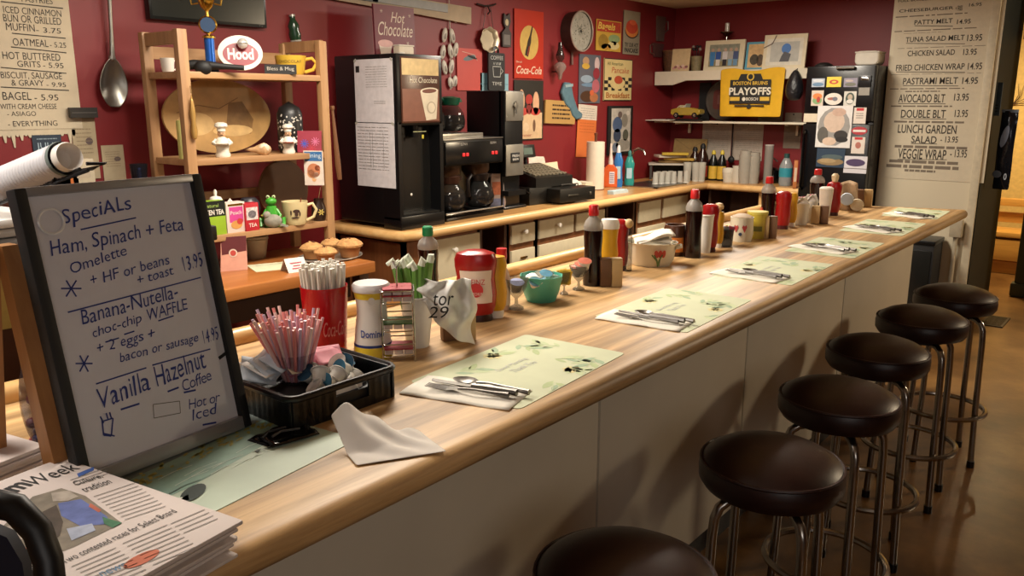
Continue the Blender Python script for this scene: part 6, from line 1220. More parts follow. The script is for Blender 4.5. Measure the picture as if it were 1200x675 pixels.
# papers on far wall
for x0, x1, y0, y1, lb, sd in ((823, 857, 143, 187, 'left white notice pinned under the lower shelf', 1), (859, 894, 143, 188, 'right white notice pinned under the lower shelf', 2), (919, 939, 132, 174, 'narrow grey notice pinned beside the fridge', 3), (889, 918, 118, 143, 'pale notice half hidden by the towel hem', 4)):
    c, w_, h_ = onfar(x0, y0, x1, y1); t = board('wall_notice', lb, 'notice', w_, h_, c, 0, mat('b6a99a' if sd < 3 else '8f8070', .8), .003); f = Face(t, -.003); f.scribble(-w_ * .4, h_ * .25, w_ * .4, h_ * .9, 12, GREYINK, 'small_print', .12, sd).done(); B().lathe([(0, 0), (.007, 0), (0, .006)], 10, (0, -.004, h_ * .95), M=Matrix.Rotation(PI / 2, 3, 'X')).to('push_pin', INK, t)
c, w_, h_ = onfar(854, 142, 862, 190, 6.60); t = thing('hanging_ladle', 'black ladle hanging in front of the white notices', 'ladle', c); B().tube([(0, 0, h_), (.002, 0, .05)], .006, 8).to('shaft', MATTEBLACK, t); B().ball((0, 0, .02), (.03, .02, .03), 12).to('bowl', MATTEBLACK, t); B().ball((0, 0, h_), .014, 8).to('hook', MATTEBLACK, t)
c, w_, h_ = onfar(828, 100, 868, 140, 6.55); r = .17
t = thing('round_tray', 'round tray with a red square print leaning on the lower shelf', 'tray', (c.x, 6.57, LZ), 0); t.rotation_euler = (-.08, 0, 0)
B().lathe([(0, 0), (r * .93, 0), (r, .014), (r * .97, .018), (r * .9, .006), (0, .006)], 32, (0, 0, r), M=Matrix.Rotation(PI / 2, 3, 'X')).to('dish', mat('4a4038', .4, 0, .06), t); f = Face(t, -.008); f.poly('red_print', rrect(-r * .62, r * .55, r * .5, r * 1.5, .03), mat('5c2620', .5), 1).poly('red_print', rect(-r * .4, r * .8, r * .3, r * 1.25), mat('6a4038', .5), 2).done()
c, w_, h_ = onfar(818, 96, 832, 140, 6.6); t = board('upright_board', 'dark upright panel behind the round tray', 'panel', .10, ztop(Vector((c.x, 6.6, 0)), 97) - LZ, (c.x, 6.62, LZ), 0, MATTEBLACK, .012); Face(t, -.012).line('edge_line', [(-.045, .01), (-.045, .2)], .004, mat('3a3a3a', .4)).done()  # plain dark upright panel, its use not known
# model car
p = aty(804, 141, 6.38); t = thing('model_car', 'yellow model convertible car on a black stand', 'model car', (p.x, 6.40, LZ + .0), 0); L = hpx(p, 38)
YCAR = mat('a58a34', .2, 0, .04, coat=.5)
B().box((.0, 0, .008), (L * 1.25, .13, .016), bev=.003).to('stand', BLACK, t)
prof = [(-.5, .16), (-.49, .30), (-.30, .34), (-.16, .36), (.10, .36), (.26, .34), (.48, .30), (.5, .18), (.40, .12), (-.42, .12)]
B().prism([(x * L, z * L + .012) for x, z in prof], .095, 'y').to('body', YCAR, t, bevel=.006)
B().prism([(-.06 * L, .36 * L + .012), (.02 * L, .47 * L + .012), (.03 * L, .47 * L + .012), (.0 * L, .36 * L + .012)], .085, 'y').to('windscreen', mat('a8a89c', .1), t); B().box((-.13 * L, 0, .37 * L + .012), (.18 * L, .07, .03), bev=.006).to('seats', mat('d0c8ac', .5), t); B().tube([(-.30 * L, -.04, .36 * L), (-.22 * L, -.04, .44 * L), (-.05 * L, -.04, .46 * L)], .004, 6).to('folded_roof', mat('c8bc94', .5), t)
for x in (-.30, .32):
    for s in (-1, 1): B().lathe([(0, -.008), (.085 * L, -.008), (.09 * L, 0), (.085 * L, .008), (0, .008)], 18, (x * L, s * .045, .13 * L + .01), M=Matrix.Rotation(PI / 2, 3, 'X')).to('wheel', BLACK, t); B().lathe([(0, 0), (.05 * L, 0), (0, .004)], 14, (x * L, s * .054, .13 * L + .01), M=Matrix.Rotation(s * -PI / 2 if False else (PI / 2 if s < 0 else -PI / 2), 3, 'X')).to('hubcap', CHROME, t)
p = aty(770, 141, 6.36); t = thing('paper_stack', 'few white sheets hanging over the left end of the lower shelf', 'paper', (p.x + .06, 6.36, LZ)); B().box((0, .0, .004), (.22, .26, .006), rz=.1).to('sheet', mat('cfc7b8', .8), t); B().box((.04, .01, .009), (.18, .22, .004), rz=-.1).to('sheet', mat('c4bcae', .8), t)
# ================================================================ fridge magnets
FRY = FYF - .001
def magnet(x0, x1, y0, y1, label, col, nm='fridge_magnet', cat='magnet', oval=False, draw=None):
    c, w_, h_ = onfar(x0, y0, x1, y1, FRY); t = board(nm, label, cat, w_, h_, c, 0, mat(col, .5, 0, .06, 30), .003, poly=ell(0, h_ / 2, w_ / 2, h_ / 2, 24) if oval else None); f = Face(t, -.003)
    if draw: draw(f, w_, h_)
    f.done(); return t
def blobs(cs): 
    def d(f, w_, h_):
        for i, (x, z, a, b_, c_) in enumerate(cs): f.poly('picture', ell((x - .5) * w_, z * h_, a * w_, b_ * h_, 14), mat(c_, .5), 1 + i * .2)
    return d
magnet(951.5, 966.5, 92, 102, 'small seascape magnet at the top left of the fridge door', 'a8b0bc', draw=blobs([(.5, .3, .45, .22, '5f7f9c'), (.5, .75, .4, .15, 'c8ccd0')]))
magnet(969, 986, 90, 102, 'yellow magnet with a red crest on the fridge', 'd8c23c', draw=blobs([(.5, .5, .32, .22, 'b8402c'), (.5, .5, .16, .1, 'd8c23c')]))
magnet(989, 1005, 91.5, 102, 'lilac landscape magnet right of the yellow one', '8a8494', draw=blobs([(.5, .3, .42, .2, '6a6a5c'), (.4, .7, .3, .12, 'b8a8a0')]))
magnet(951, 965, 106, 124, 'orange photo magnet on the second magnet row', 'c8b8a8', draw=blobs([(.5, .35, .4, .25, '7a9a6a'), (.5, .62, .4, .2, 'd0783c'), (.6, .4, .15, .2, 'a83a2c')]))
magnet(966.5, 987, 109, 123, 'white oval magnet with a small brown motif', 'd4ccc0', oval=True, draw=blobs([(.45, .52, .3, .12, '9a5a4c'), (.6, .5, .15, .18, '6a6a74')]))
magnet(989, 1003.5, 107, 124, 'white-edged portrait magnet right of the oval magnet', 'c8c4ba', draw=blobs([(.5, .5, .36, .42, '3a4a40'), (.5, .6, .2, .2, 'b0a08c'), (.5, .3, .28, .15, 'd0ccc4')]))
magnet(942, 958, 133, 143, 'plain pale note stuck at the left edge of the fridge', 'c9bca4')
magnet(957, 998, 124, 173, 'large pale photo of a person with dogs taped to the fridge', 'd0ccc8', 'snapshot', 'photo', draw=blobs([(.5, .5, .46, .46, '8d8a86'), (.5, .62, .3, .26, 'c0aa98'), (.62, .85, .2, .1, 'b89a88'), (.2, .3, .16, .2, '57544e'), (.72, .3, .2, .12, '2e2a28'), (.75, .2, .18, .07, '1f1c1c'), (.4, .15, .2, .1, 'c8b09c')]))
magnet(1000.5, 1015, 126, 145, 'pale tag magnet with a red top on the fridge', 'd0c4b8', draw=lambda f, w_, h_: f.poly('red_top', rect(-w_ * .3, h_ * .8, w_ * .3, h_ * .97), LABELR, 1).scribble(-w_ * .3, h_ * .3, w_ * .3, h_ * .7, 3, GREYINK, 'small_print', .3))
magnet(998, 1016.5, 148.5, 158, 'red oval magnet with a white band on the fridge', 'a83038', oval=True, draw=lambda f, w_, h_: f.poly('white_band', rect(-w_ * .4, h_ * .35, w_ * .4, h_ * .62), mat('d4ccc4', .5), 1))
magnet(998, 1013.5, 160.5, 180, 'pale tag magnet with a round red mark, lower on the fridge', 'd0c4b8', draw=lambda f, w_, h_: f.poly('red_top', rect(-w_ * .3, h_ * .84, w_ * .3, h_ * .98), LABELR, 1).poly('round_mark', ell(0, h_ * .5, w_ * .22, h_ * .2, 14), mat('a86a5c', .5), 1))
magnet(957, 990, 174, 196, 'dark blue photo of a fish at the bottom of the fridge magnets', '24384c', 'snapshot', 'photo', draw=blobs([(.5, .3, .48, .2, '8a7450'), (.55, .55, .38, .14, '4a5a5c'), (.4, .35, .3, .12, 'a08a64')]))
magnet(989, 1016, 183, 203, 'white card with a purple oval logo low on the fridge door', 'ccc8cc', 'card', 'card', draw=lambda f, w_, h_: f.poly('purple_oval', ell(0, h_ * .62, w_ * .42, h_ * .22, 24), mat('4a3a5c', .5), 1).poly('grey_bar', rect(-w_ * .5, h_ * .25, w_ * .5, h_ * .29), GREYINK, 2))
c, w_, h_ = onfar(1006, 88, 1021, 112, FRY); t = thing('magnetic_clip', 'silver and black clip holding a tag at the top right of the fridge', 'clip', c); B().box((0, -.006, h_ * .7), (w_, .012, h_ * .55), bev=.004).to('clip', mat('2a2a2c', .25, .4), t); B().box((0, -.014, h_ * .82), (w_ * .6, .006, h_ * .15), bev=.003).to('silver_bar', CHROME, t); B().box((0, -.004, h_ * .2), (w_ * .85, .003, h_ * .38)).to('held_tag', mat('8f8a80', .6), t)
p = aty(1019, 74, 6.25); t = thing('white_container', 'white rounded container on top of the fridge', 'container', (p.x, 6.25, 1.855)); h = ztop(Vector(t.location), 60) - 1.855
B().prism(rrect(-.08, 0, .08, h, .03), .16, 'y').to('tub', mat('c9c0b0', .5, 0, .03), t, bevel=.008); B().box((0, 0, h * .9), (.165, .165, .012), bev=.005).to('lid_seam', mat('bdb4a4', .5), t)
p = aty(968, 75, 6.2); t = thing('flat_cap', 'dark flat cap lying on top of the fridge', 'cap', (p.x - .02, 6.22, 1.853)); B().lathe([(0, .03), (.03, .028), (.06, .012), (.065, 0), (0, 0)], 18).to('crown', MATTEBLACK, t); B().prism(ell(0, -.05, .05, .04, 16), .005, 'z', (0, 0, .004)).to('brim', MATTEBLACK, t)
# ================================================================ menu lettering on the white end wall
def mline(t, f, o, x0, y0, x1, y1, s, m=INK, name='lettering'):
    a, b_ = aty(x0, y1, 6.3), aty(x1, y0, 6.3); f.text(s, a.x - o.x, a.z - o.z, b_.x - a.x, (b_.z - a.z), m, name, weight=.012)
c0, wq, hq = onfar(1046, -4, 1163, 212, 6.3); o = thing('menu_board', 'tall cream menu of sandwiches hand-lettered on the white end wall', 'menu', (c0.x, 6.299, c0.z))
B().box((0, -.001, hq / 2), (.655, .002, hq)).to('sheet', mat('cbbfa6', .6, 0, .03), o)
f = Face(o, -.002); MK = mat('3a332b', .7, 0, 0)
def MP(cx, cy): return 1020 + cx / 2.811, cy / 2.8125
for x0, y0, x1, y1, s in ((95, 20, 275, 42, 'CHEESEBURGER'), (280, 18, 305, 36, '+ FRIES'), (325, 8, 368, 22, '16.95'), (145, 60, 272, 82, 'PATTY MELT'), (285, 62, 332, 80, '14.95'), (116, 114, 312, 140, 'TUNA SALAD MELT'), (318, 112, 370, 136, '13.95'), (122, 162, 280, 186, 'CHICKEN SALAD'), (305, 160, 352, 182, '13.95'), (84, 208, 312, 234, 'FRIED CHICKEN WRAP'), (320, 206, 370, 230, '14.95'), (107, 254, 290, 279, 'PASTRAMI MELT'), (302, 254, 356, 277, '14.95'), (92, 310, 248, 338, 'AVOCADO BLT'), (275, 308, 326, 332, '13.95'), (100, 362, 250, 388, 'DOUBLE BLT'), (277, 362, 323, 386, '13.95'), (90, 413, 286, 438, 'LUNCH GARDEN'), (134, 449, 220, 471, 'SALAD'), (230, 450, 290, 469, '- 13.95'), (90, 494, 252, 522, 'VEGGIE WRAP'), (262, 494, 320, 518, '- 13.95'), (92, -8, 200, 8, 'FULL BURGER')):
    X0, Y0_ = MP(x0, y0); X1, Y1_ = MP(x1, y1); mline(o, f, Vector(o.location), X0, Y0_, X1, Y1_, s, MK)
for x0, x1, y in ((84, 320, 50), (80, 350, 98), (110, 240, 108), (90, 380, 155), (90, 360, 200), (70, 365, 243), (65, 310, 292), (115, 230, 301), (68, 270, 350), (78, 315, 402), (80, 320, 485), (62, 290, 534), (52, 292, 550), (112, 215, 563)):
    X0, Y0_ = MP(x0, y + 4); X1, Y1_ = MP(x1, y - 4); a, b_ = aty(X0, Y0_, 6.3), aty(X1, Y1_, 6.3); f.scribble(a.x - o.location.x, a.z - o.location.z, b_.x - o.location.x, b_.z - o.location.z, 1, mat('75695a', .7), 'small_print', .55, x0)
for x0, x1, y in ((118, 312, 143), (85, 312, 237), (108, 290, 282), (92, 248, 341), (100, 250, 391), (134, 220, 473), (90, 252, 525), (146, 272, 85)):
    X0, Y0_ = MP(x0, y); X1, _ = MP(x1, y); a, b_ = aty(X0, Y0_, 6.3), aty(X1, Y0_ + .5, 6.3); f.line('underlines', [(a.x - o.location.x, a.z - o.location.z), (b_.x - o.location.x, b_.z - o.location.z)], .004, MK)
f.done()
# ================================================================ doorway things
p = atx(1176, 222, -1.0); hz = ztop(p, 128) - p.z; q = aty(1172, 222, 6.45)
t = thing('snack_bag', 'shiny dark snack bag hanging on the doorway jamb', 'bag', (q.x, 6.45, q.z), -.25); hz = ztop(Vector(t.location), 130) - q.z; sw = .105
SN = mat('23252d', .15, .5, .3, 12)
b = B()
for s in (-1, 1): b.grid(12, 16, lambda u, v: Vector(((u - .5) * sw * 1.0, s * .030 * math.sin(PI * u) * math.sin(PI * min(1, v * 1.02)) ** .7 + .004 * math.sin(9 * v + 6 * u), hz * v)))
b.to('pouch', SN, t, sub=1); f = Face(t, -.034); f.poly('silver_print', ell(.0, hz * .68, .022, hz * .14, 16, -.2), mat('8a93a8', .25, .4), 1).text('0', .025, hz * .13, .02, .045, mat('a8acb4', .4), weight=.03).poly('silver_print', ell(-.02, hz * .2, .03, .025, 12), mat('5f6672', .3, .4), 1).done(); B().box((0, 0, hz), (sw, .006, .02)).to('hang_strip', mat('6a7684', .3), t)
q = aty(1164, 118, 6.5); t = board('blue_card', 'dull blue card fixed above the snack bag on the jamb', 'card', .10, .22, (q.x, 6.5, q.z - .10), -.2, mat('4a5a66', .5), .006); Face(t, -.006).scribble(-.04, .02, .04, .08, 3, mat('2a2a2a', .5), 'small_print', .4).done()
# back room furniture seen through the doorway
p = atz(1172, 303, 0); y = 9.2
c = aty(1172, 270, y)
t = thing('wooden_bench', 'honey wooden bench with drawer slats in the room beyond the doorway', 'bench', (-1.45, y, 0)); BW2 = wood('bench_wood', 'b8843c', 'd8a654', 'X', .8, .45)
z1 = aty(1172, 233, y).z; z2 = aty(1172, 270, y).z; z3 = aty(1172, 300, y).z
B().box((0, .06, z1 - .03), (1.1, .10, .07), bev=.01).to('top_rail', BW2, t); B().box((0, .10, (z1 + z2) / 2 - .03), (1.1, .04, .10), bev=.008).to('back_slat', BW2, t)
B().box((0, -.1, z2 - .0), (1.1, .40, .05), bev=.01).to('seat', BW2, t); B().box((0, -.12, (z2 + max(.02, z3)) / 2 - .02), (1.08, .34, max(.04, z2 - max(.02, z3) - .05)), bev=.006).to('drawer_box', BW2, t); B().box((0, -.05, .06), (1.1, .4, .12), bev=.01).to('plinth', BW2, t)
for s in (-.53, .53): B().box((s, .08, z1 / 2), (.06, .12, z1), bev=.008).to('end_post', BW2, t)
c, w_, h_ = onfar(1176, 98, 1203, 128, 9.93); t = thing('dried_grass', 'wispy dark branches decorating the yellow back room wall', 'wall decoration', (c.x, 9.9, c.z)); R = random.Random(3)
for k in range(9): a = R.uniform(.5, 2.4); L = R.uniform(.12, .26); B().tube([(0, 0, .05), (L * .5 * math.cos(a), -.01, .05 + L * .5 * math.sin(a)), (L * math.cos(a + .25), -.01, .05 + L * math.sin(a + .25))], [.004, .003, .0015], 5).to('branch', mat('4a3018', .7), t)
B().tube([(-.2, 0, .05), (.2, 0, .06)], .004, 5).to('rail', mat('4a3018', .7), t)
# ================================================================ left wall
c, w_, h_ = onwall(-60, -70, 84, 152)
t = board('wall_menu', 'white hand-lettered breakfast menu at the top left of the red wall', 'menu', w_, h_, c, LW, mat('cdbfa4', .7, 0, .03), .004); o = Vector(t.location); f = Face(t, -.004)
def wt2(x0, y0, x1, y1, s, m=INK): a, b_ = atx(x0, y1, WX), atx(x1, y0, WX); zc = atx((x0 + x1) / 2, y1, WX).z; zt = atx((x0 + x1) / 2, y0, WX).z; f.text(s, a.y - o.y, zc - o.z + .15 * (zt - zc), b_.y - a.y, (zt - zc) * .78, m)
MK2 = mat('3c3732', .7, 0, 0)
for a in ((25, -4, 60, 5, 'PASTRIES'), (4, 9, 70, 19, 'ICED CINNAMON'), (4, 18, 70, 29, 'BUN OR GRILLED'), (7, 27, 39, 38, 'MUFFIN'), (42, 32, 70, 40, '- 3.75'), (15, 45, 55, 56, 'OATMEAL'), (58, 49, 76, 57, '- 5.25'), (3, 61, 69, 72, 'HOT BUTTERED'), (20, 71, 46, 80, 'GRITS'), (50, 73, 73, 81, '- 5.95'), (1, 84, 71, 95, 'BISCUIT, SAUSAGE'), (13, 93, 50, 102, '& GRAVY'), (54, 96, 76, 103, '- 9.95'), (3, 107, 35, 119, 'BAGEL'), (40, 110, 67, 119, '- 5.95'), (0, 121, 65, 129, 'WITH CREAM CHEESE'), (8, 130, 41, 137, '- ASIAGO'), (9, 141, 66, 149, '- EVERYTHING')): wt2(*a[:4], a[4], MK2)
for x0, y0, x1, y1 in ((0, 2, 73, 10), (13, 39, 76, 45), (12, 55, 77, 62), (0, 79, 77, 86), (0, 102, 80, 106)): a, b_ = atx(x0, y0, WX), atx(x1, y1, WX); f.line('ruled_lines', [(a.y - o.y, a.z - o.z), (b_.y - o.y, b_.z - o.z)], .004, MK2)
f.done()
c, w_, h_ = onwall(-40, 152, 88, 158); b = B(); R = random.Random(2); n_ = 26
pts = [(-w_ / 2, h_), (w_ / 2, h_)]
for k in range(n_): x = w_ / 2 - w_ * k / n_; d_ = R.uniform(.005, .05) * (1 if k % 2 else .2); pts += [(x, -.0), (x - w_ / n_ * .25, -d_), (x - w_ / n_ * .6, -d_)]
t = board('drip_border', 'white paper border with drip shapes below the breakfast menu', 'border', w_, h_, c, LW, mat('cdbfa4', .7), .003, poly=pts + [(-w_ / 2, 0)]); Face(t, -.003).line('edge', [(-w_ / 2, h_ * .9), (w_ / 2, h_ * .9)], .002, mat('bdaf94', .7)).done()
# giant spoon
c, w_, h_ = onwall(108, -30, 142, 126, .03); t = thing('giant_spoon', 'oversized steel spoon hanging on the red wall by the menu', 'spoon', c, LW); t.rotation_euler = (0, .06, LW)
zb = atx(125, 68, WX).z - c.z
def sp(u, v): a = 2 * u - 1; wv = math.sin(PI * min(.999, max(.001, .03 + .95 * v))) ** .55 * (1.12 - .3 * v); return Vector((a * .062 * wv, .022 * math.sin(PI * v) * (1 - a * a) - .01, zb * v))
B().grid(13, 17, sp).to('bowl', mat('8f8d86', .3, .9, .04), t, solid=.004, sub=1)
B().tube([(0, -.006, zb * .98), (-.002, -.012, zb + .12), (-.005, -.015, zb + .25), (-.008, -.01, h_)], [.012, .0075, .009, .02], 10).to('handle', mat('9a978e', .3, .9, .04), t); B().ball((0, -.006, zb), (.016, .01, .018), 10).to('neck', mat('9a978e', .3, .9, .04), t)
# black wall screen
c, w_, h_ = onwall(168, -40, 305, 28); t = board('wall_screen', 'black flat television mounted above the shelf unit', 'television', w_, h_, c, LW, mat('121413', .25, 0, .06), .04, bev=.004); f = Face(t, -.04); f.poly('screen_glass', rect(-w_ * .48, h_ * .06, w_ * .48, h_ * .97), mat('1c211f', .2), 1).text('TV', w_ * .42, h_ * .015, w_ * .04, h_ * .03, mat('6a6a66', .5)).done()
# papers lower left
for x0, y0, x1, y1, lb, c_, g_ in ((86, 138, 114, 210, 'curled cream notice on the red wall behind the ribbed roll', 'b5a587', 1), (120, 170, 146, 213, 'cream flyer on the red wall above the whiteboard', 'b5a587', 2)):
    c, w_, h_ = onwall(x0, y0, x1, y1); t = board('paper_flyer', lb, 'flyer', w_, h_, c, LW, mat(c_, .8, 0, .06), .003); Face(t, -.003).scribble(-w_ * .35, h_ * .4, w_ * .3, h_ * .85, 7, mat('8a7a60', .8), 'small_print', .2, g_).poly('stamp', ell(w_ * .18, h_ * .62, w_ * .16, h_ * .06, 10), mat('6a5a58', .8), 1).done()
c, w_, h_ = onwall(80, 126, 112, 138, .015); t = board('grey_strip', 'dark metal rail at the bottom edge of the breakfast menu', 'rail', w_, h_, c, LW, mat('3a3836', .4, .5), .02); Face(t, -.02).line('highlight_groove', [(-w_ * .45, h_ * .5), (w_ * .45, h_ * .5)], .003, mat('6a6864', .4, .5)).done()
c, w_, h_ = onwall(38, 158, 72, 182); t = board('name_sign', 'small dark blue sign with pale capitals below the breakfast menu', 'sign', w_, h_, c, LW, mat('2a3848', .6), .004); f = Face(t, -.004); f.text('JULIE', -w_ * .38, h_ * .25, w_ * .76, h_ * .38, mat('a8bcc8', .6)).scribble(-w_ * .35, h_ * .76, w_ * .35, h_ * .86, 1, mat('8a9aa4', .6), 'small_print', .5).done()
# tall back unit at the left carrying the ribbed roll
ux_ = Vector((0, 1, 0))
p1 = atx(82, 183, -1.78); p0 = atx(-40, 232, -2.2)
t = thing('ribbed_cup_stack', 'long stack of ribbed white cups lying in a black wire rack', 'cup stack', p0); d_ = (p1 - p0); L = d_.length; t.rotation_euler = d_.to_track_quat('Z', 'Y').to_euler(); r = hpx(p1, 20)
pr = []
n_ = 34
for k in range(n_): z_ = L * .92 * k / n_; pr += [(r * (.92 + .003 * (k % 2)), z_), (r * 1.0, z_ + L * .9 / n_ * .6)]
B().lathe([(0, 0)] + pr + [(r * .97, L * .93)], 28).to('nested_cups', mat('bdbcc0', .5, 0, .03), t); B().lathe([(r * .98, L * .925), (r * 1.04, L * .94), (r * 1.0, L * .955)], 28).to('grey_rim', mat('6a7470', .5), t); B().lathe([(r * .84, L * .955), (r * .86, L * .99), (r * .80, L * 1.0), (r * .72, L * .98), (r * .55, L * .93), (0, L * .92)], 28).to('cup_mouth', mat('d8d2ca', .5), t)
t = thing('wire_rack', 'black wire rack cradling the ribbed white cup stack', 'rack', p1 + Vector((0, 0, -.08))); WR = mat('15151a', .4, .5)
a_ = p0 - Vector(t.location); b_ = p1 - Vector(t.location); dn = Vector((0, 0, -r * 1.05)); sx_ = Vector((r * 1.05, 0, 0))
B().tube([a_ + dn + sx_ * .5, b_ + dn + sx_ * .5 + (b_ - a_) * .1], .004, 6).to('rail', WR, t); B().tube([a_ + dn - sx_ * .5, b_ + dn - sx_ * .5 + (b_ - a_) * .1], .004, 6).to('rail', WR, t)
for u in (.2, .55, .8): m_ = a_.lerp(b_, u); B().tube([m_ + sx_ + Vector((0, 0, r * .4)), m_ + sx_ + dn * .6, m_ + sx_ * .5 + dn * 1.0, m_ - sx_ * .5 + dn, m_ - sx_ + dn * .6], .004, 6).to('cradle_wire', WR, t)
m_ = a_.lerp(b_, .6); B().tube([m_ + dn, Vector((m_.x, m_.y, -.16))], .005, 6).to('upright', WR, t); B().tube([b_ + dn * .9, b_ + dn * .8 + Vector((-.02, .05, 0)), b_ + dn * .55 + Vector((-.02, .08, 0)), b_ + dn * .5 + Vector((-.02, .04, 0))], .004, 6).to('end_hook', WR, t)
# cabinet standing behind the whiteboard, seen at the left edge
t = thing('serving_cart', 'dark serving cart behind the whiteboard at the left edge', 'cart', (-2.2, .65, 0))
zc = atx(30, 277, -2.2).z
B().box((0, 0, zc - .02), (.40, 1.1, .04), bev=.005).to('top', mat('171614', .5), t); B().box((-.05, -.0, zc * .45), (.3, 1.0, zc * .85)).to('body', mat('4a2410', .5, 0, .1), t); B().box((.12, -.1, zc - .13), (.02, .5, .12)).to('yellow_panel', mat('b8a45c', .5), t)
b = B()
for k in range(3): B().box((.0 + .01 * k, .02 * k - .05, zc + .012 + .022 * k), (.30, .36, .02), bev=.006, rz=.08 * k).to('folded_linen', mat(('8f8f90', 'a9a9aa', 'c4c2c0')[k], .7), t)
c, w_, h_ = onwall(84, 180, 104, 198, .5); p = Vector((-2.2, atx(60, 205, -2.2).y, zc)); 
for px0, px1, py0, py1, c_, lb in ((62, 92, 178, 200, 'b0602c', 'orange box on the wall ledge behind the wire rack'), (44, 84, 192, 214, '35567c', 'blue box on the wall ledge beneath the ribbed cups'), (88, 112, 186, 212, 'b0a48c', 'cream box on the wall ledge beside the orange one')):
    a, b_ = atx(px0, py1, -3.35), atx(px1, py0, -3.35); t = thing('ledge_box', lb, 'box', (-3.40 - (.0), (a.y + b_.y) / 2, 1.27), LW); hh_ = ztop(Vector(t.location), py0) - 1.27; B().box((0, 0, hh_ / 2), (abs(b_.y - a.y), .06, max(.03, hh_)), bev=.003).to('carton', mat(c_, .5, 0, .05), t); B().box((0, -.0305, hh_ / 2), (abs(b_.y - a.y) * .6, .001, max(.01, hh_ * .3))).to('label', mat('a89a86', .6), t)
t = thing('wall_ledge', 'dark ledge along the red wall at the far left', 'ledge', (-3.44, 1.2, 1.25), 0); B().box((0, 0, 0), (.30, 1.0, .035), bev=.004).to('board', mat('3a1c14', .5), t)
for y_ in (-.4, .4): B().prism([(-.15, -.018), (.10, -.018), (-.15, -.16)], .02, 'y', (0, y_, 0)).to('bracket', mat('3a1c14', .5), t)
p = atx(164, 212, -3.36); t = thing('drinking_glass', 'clear glass with a blue glint above the whiteboard', 'glass', (-3.36, p.y, 1.268)); h = ztop(Vector(t.location), 192) - 1.268; r = hpx(p, 10); B().lathe([(0, 0), (r * .8, 0), (r, h), (r * .92, h), (r * .74, .008), (0, .008)], 18).to('glass', mat('9a98a8', .1, 0, 0, clear=.6), t); B().box((0, 0, h * .45), (.012, .012, h * .7)).to('blue_glint_strip', mat('4a6ab8', .3), t)  # the blue glint is coloured in as a solid strip inside the glass
p = atz(58, 524, CT); t = thing('candy_bag', 'clear bag of red and blue wrapped sweets behind the easel leg', 'bag', (p.x, p.y, CT)); R = random.Random(4)
def cb(u, v): a = u * 2 * PI; r_ = .045 * math.sin(PI * (.12 + .8 * v)) ** .6; return Vector((r_ * math.cos(a) * (1 + .1 * math.sin(4 * a + 5 * v)), r_ * .7 * math.sin(a), .16 * v))
B().grid(24, 12, cb).to('bag', mat('b8b0c0', .1, 0, 0, clear=.55), t)
for k in range(22): B().ball((R.uniform(-.028, .028), R.uniform(-.018, .018), .012 + .11 * k / 22), (.012, .010, .009), 8).to('wrapped_sweet', mat(('8a2a3c', '3a4a8c', 'b0a8b4')[k % 3], .35), t)
# ---- small things on the wall, coffee side
c, w_, h_ = onwall(339, 17, 353, 50, .012); t = thing('toy_bottle', 'little green glass cola bottle hanging on the red wall', 'bottle', c, LW); t.rotation_euler = (0, -.12, LW); r = w_ * .42; B().lathe([(0, 0), (r * .8, 0), (r * .9, h_ * .12), (r, h_ * .3), (r * .8, h_ * .45), (r * .95, h_ * .6), (r * .45, h_ * .82), (r * .42, h_ * .95), (0, h_ * .95)], 18).to('bottle', mat('23402c', .15, 0, .05), t); B().lathe([(0, h_ * .93), (r * .55, h_ * .93), (r * .5, h_), (0, h_)], 14).to('cap', mat('b8b4aa', .3, .5), t); B().lathe([(r * .9, 0), (r * .92, h_ * .1)], 16).to('base_band', mat('a8a69c', .4), t)
a, b_ = atx(366, -6, WX), atx(548, 21, WX); t = thing('wooden_oar', 'pale weathered oar hung across the top of the red wall', 'oar', (WX + .02, (a.y + b_.y) / 2, (a.z + b_.z) / 2 + .01), LW); L = abs(b_.y - a.y); t.rotation_euler = (0, math.atan2(a.z - b_.z, L), LW)
B().prism([(-L / 2, -.02), (L * .1, -.035), (L * .5, -.05), (L * .5, .05), (L * .1, .05), (-L / 2, .035)], .022, 'y').to('blade', mat('a89478', .6, 0, .1, 12), t); B().box((.08, -.014, .02), (L * .5, .006, .045)).to('grey_stripe', mat('8d8c88', .5), t); B().box((-L * .25, -.014, .01), (L * .2, .006, .03)).to('dark_stripe', mat('3a3634', .5), t)
for i, (px, py) in enumerate(((522, 14), (533, 18), (521, 41), (530, 42), (519, 61), (528, 60), (534, 58), (521, 79), (529, 78), (528, 97), (533, 95))):
    p = atx(px, py, WX + .015); t = thing('oyster_shell', 'white oval oyster shell strung on the hanging garland', 'shell', p, LW, 'shells on the hanging garland'); t.rotation_euler = (0, .25 * (-1) ** i, LW)
    B().ball((0, 0, 0), (.022, .010, .045 if i < 9 else .035), 14).to('shell', mat('c4bdb0', .5, 0, .1, 30), t); B().ball((0, -.0085, -.008), (.009, .004, .02), 10).to('grey_scar', mat('8a8078', .5), t)
a, b_ = atx(527, 0, WX + .012), atx(528, 105, WX + .012); t = thing('garland_cord', 'thin cord of the oyster shell garland', 'cord', b_); L = a.z - b_.z; B().tube([(0, 0, 0), (0, .004, L * .5), (0, 0, L)], .003, 6).to('cord', mat('c8c0b0', .7), t); B().tube([(0, -.05, L * .92), (0, 0, L * .95), (0, .05, L * .93)], .004, 6).to('bow', mat('c8c0b0', .7), t)
p = atx(572, 47, WX + .02); t = thing('scalloped_dish', 'silver scalloped dish hanging from a wall hook', 'dish', p, LW); SIL = mat('b3a68e', .35, .5, .08, 15)
b = B(); n_ = 32; vs = [Vector((0, .01, 0))]
for k in range(n_): a = 2 * PI * k / n_; rr_ = .085 * (1 + .06 * math.cos(8 * a)); vs.append(Vector((rr_ * .75 * math.cos(a), .008, rr_ * .72 * math.sin(a))))
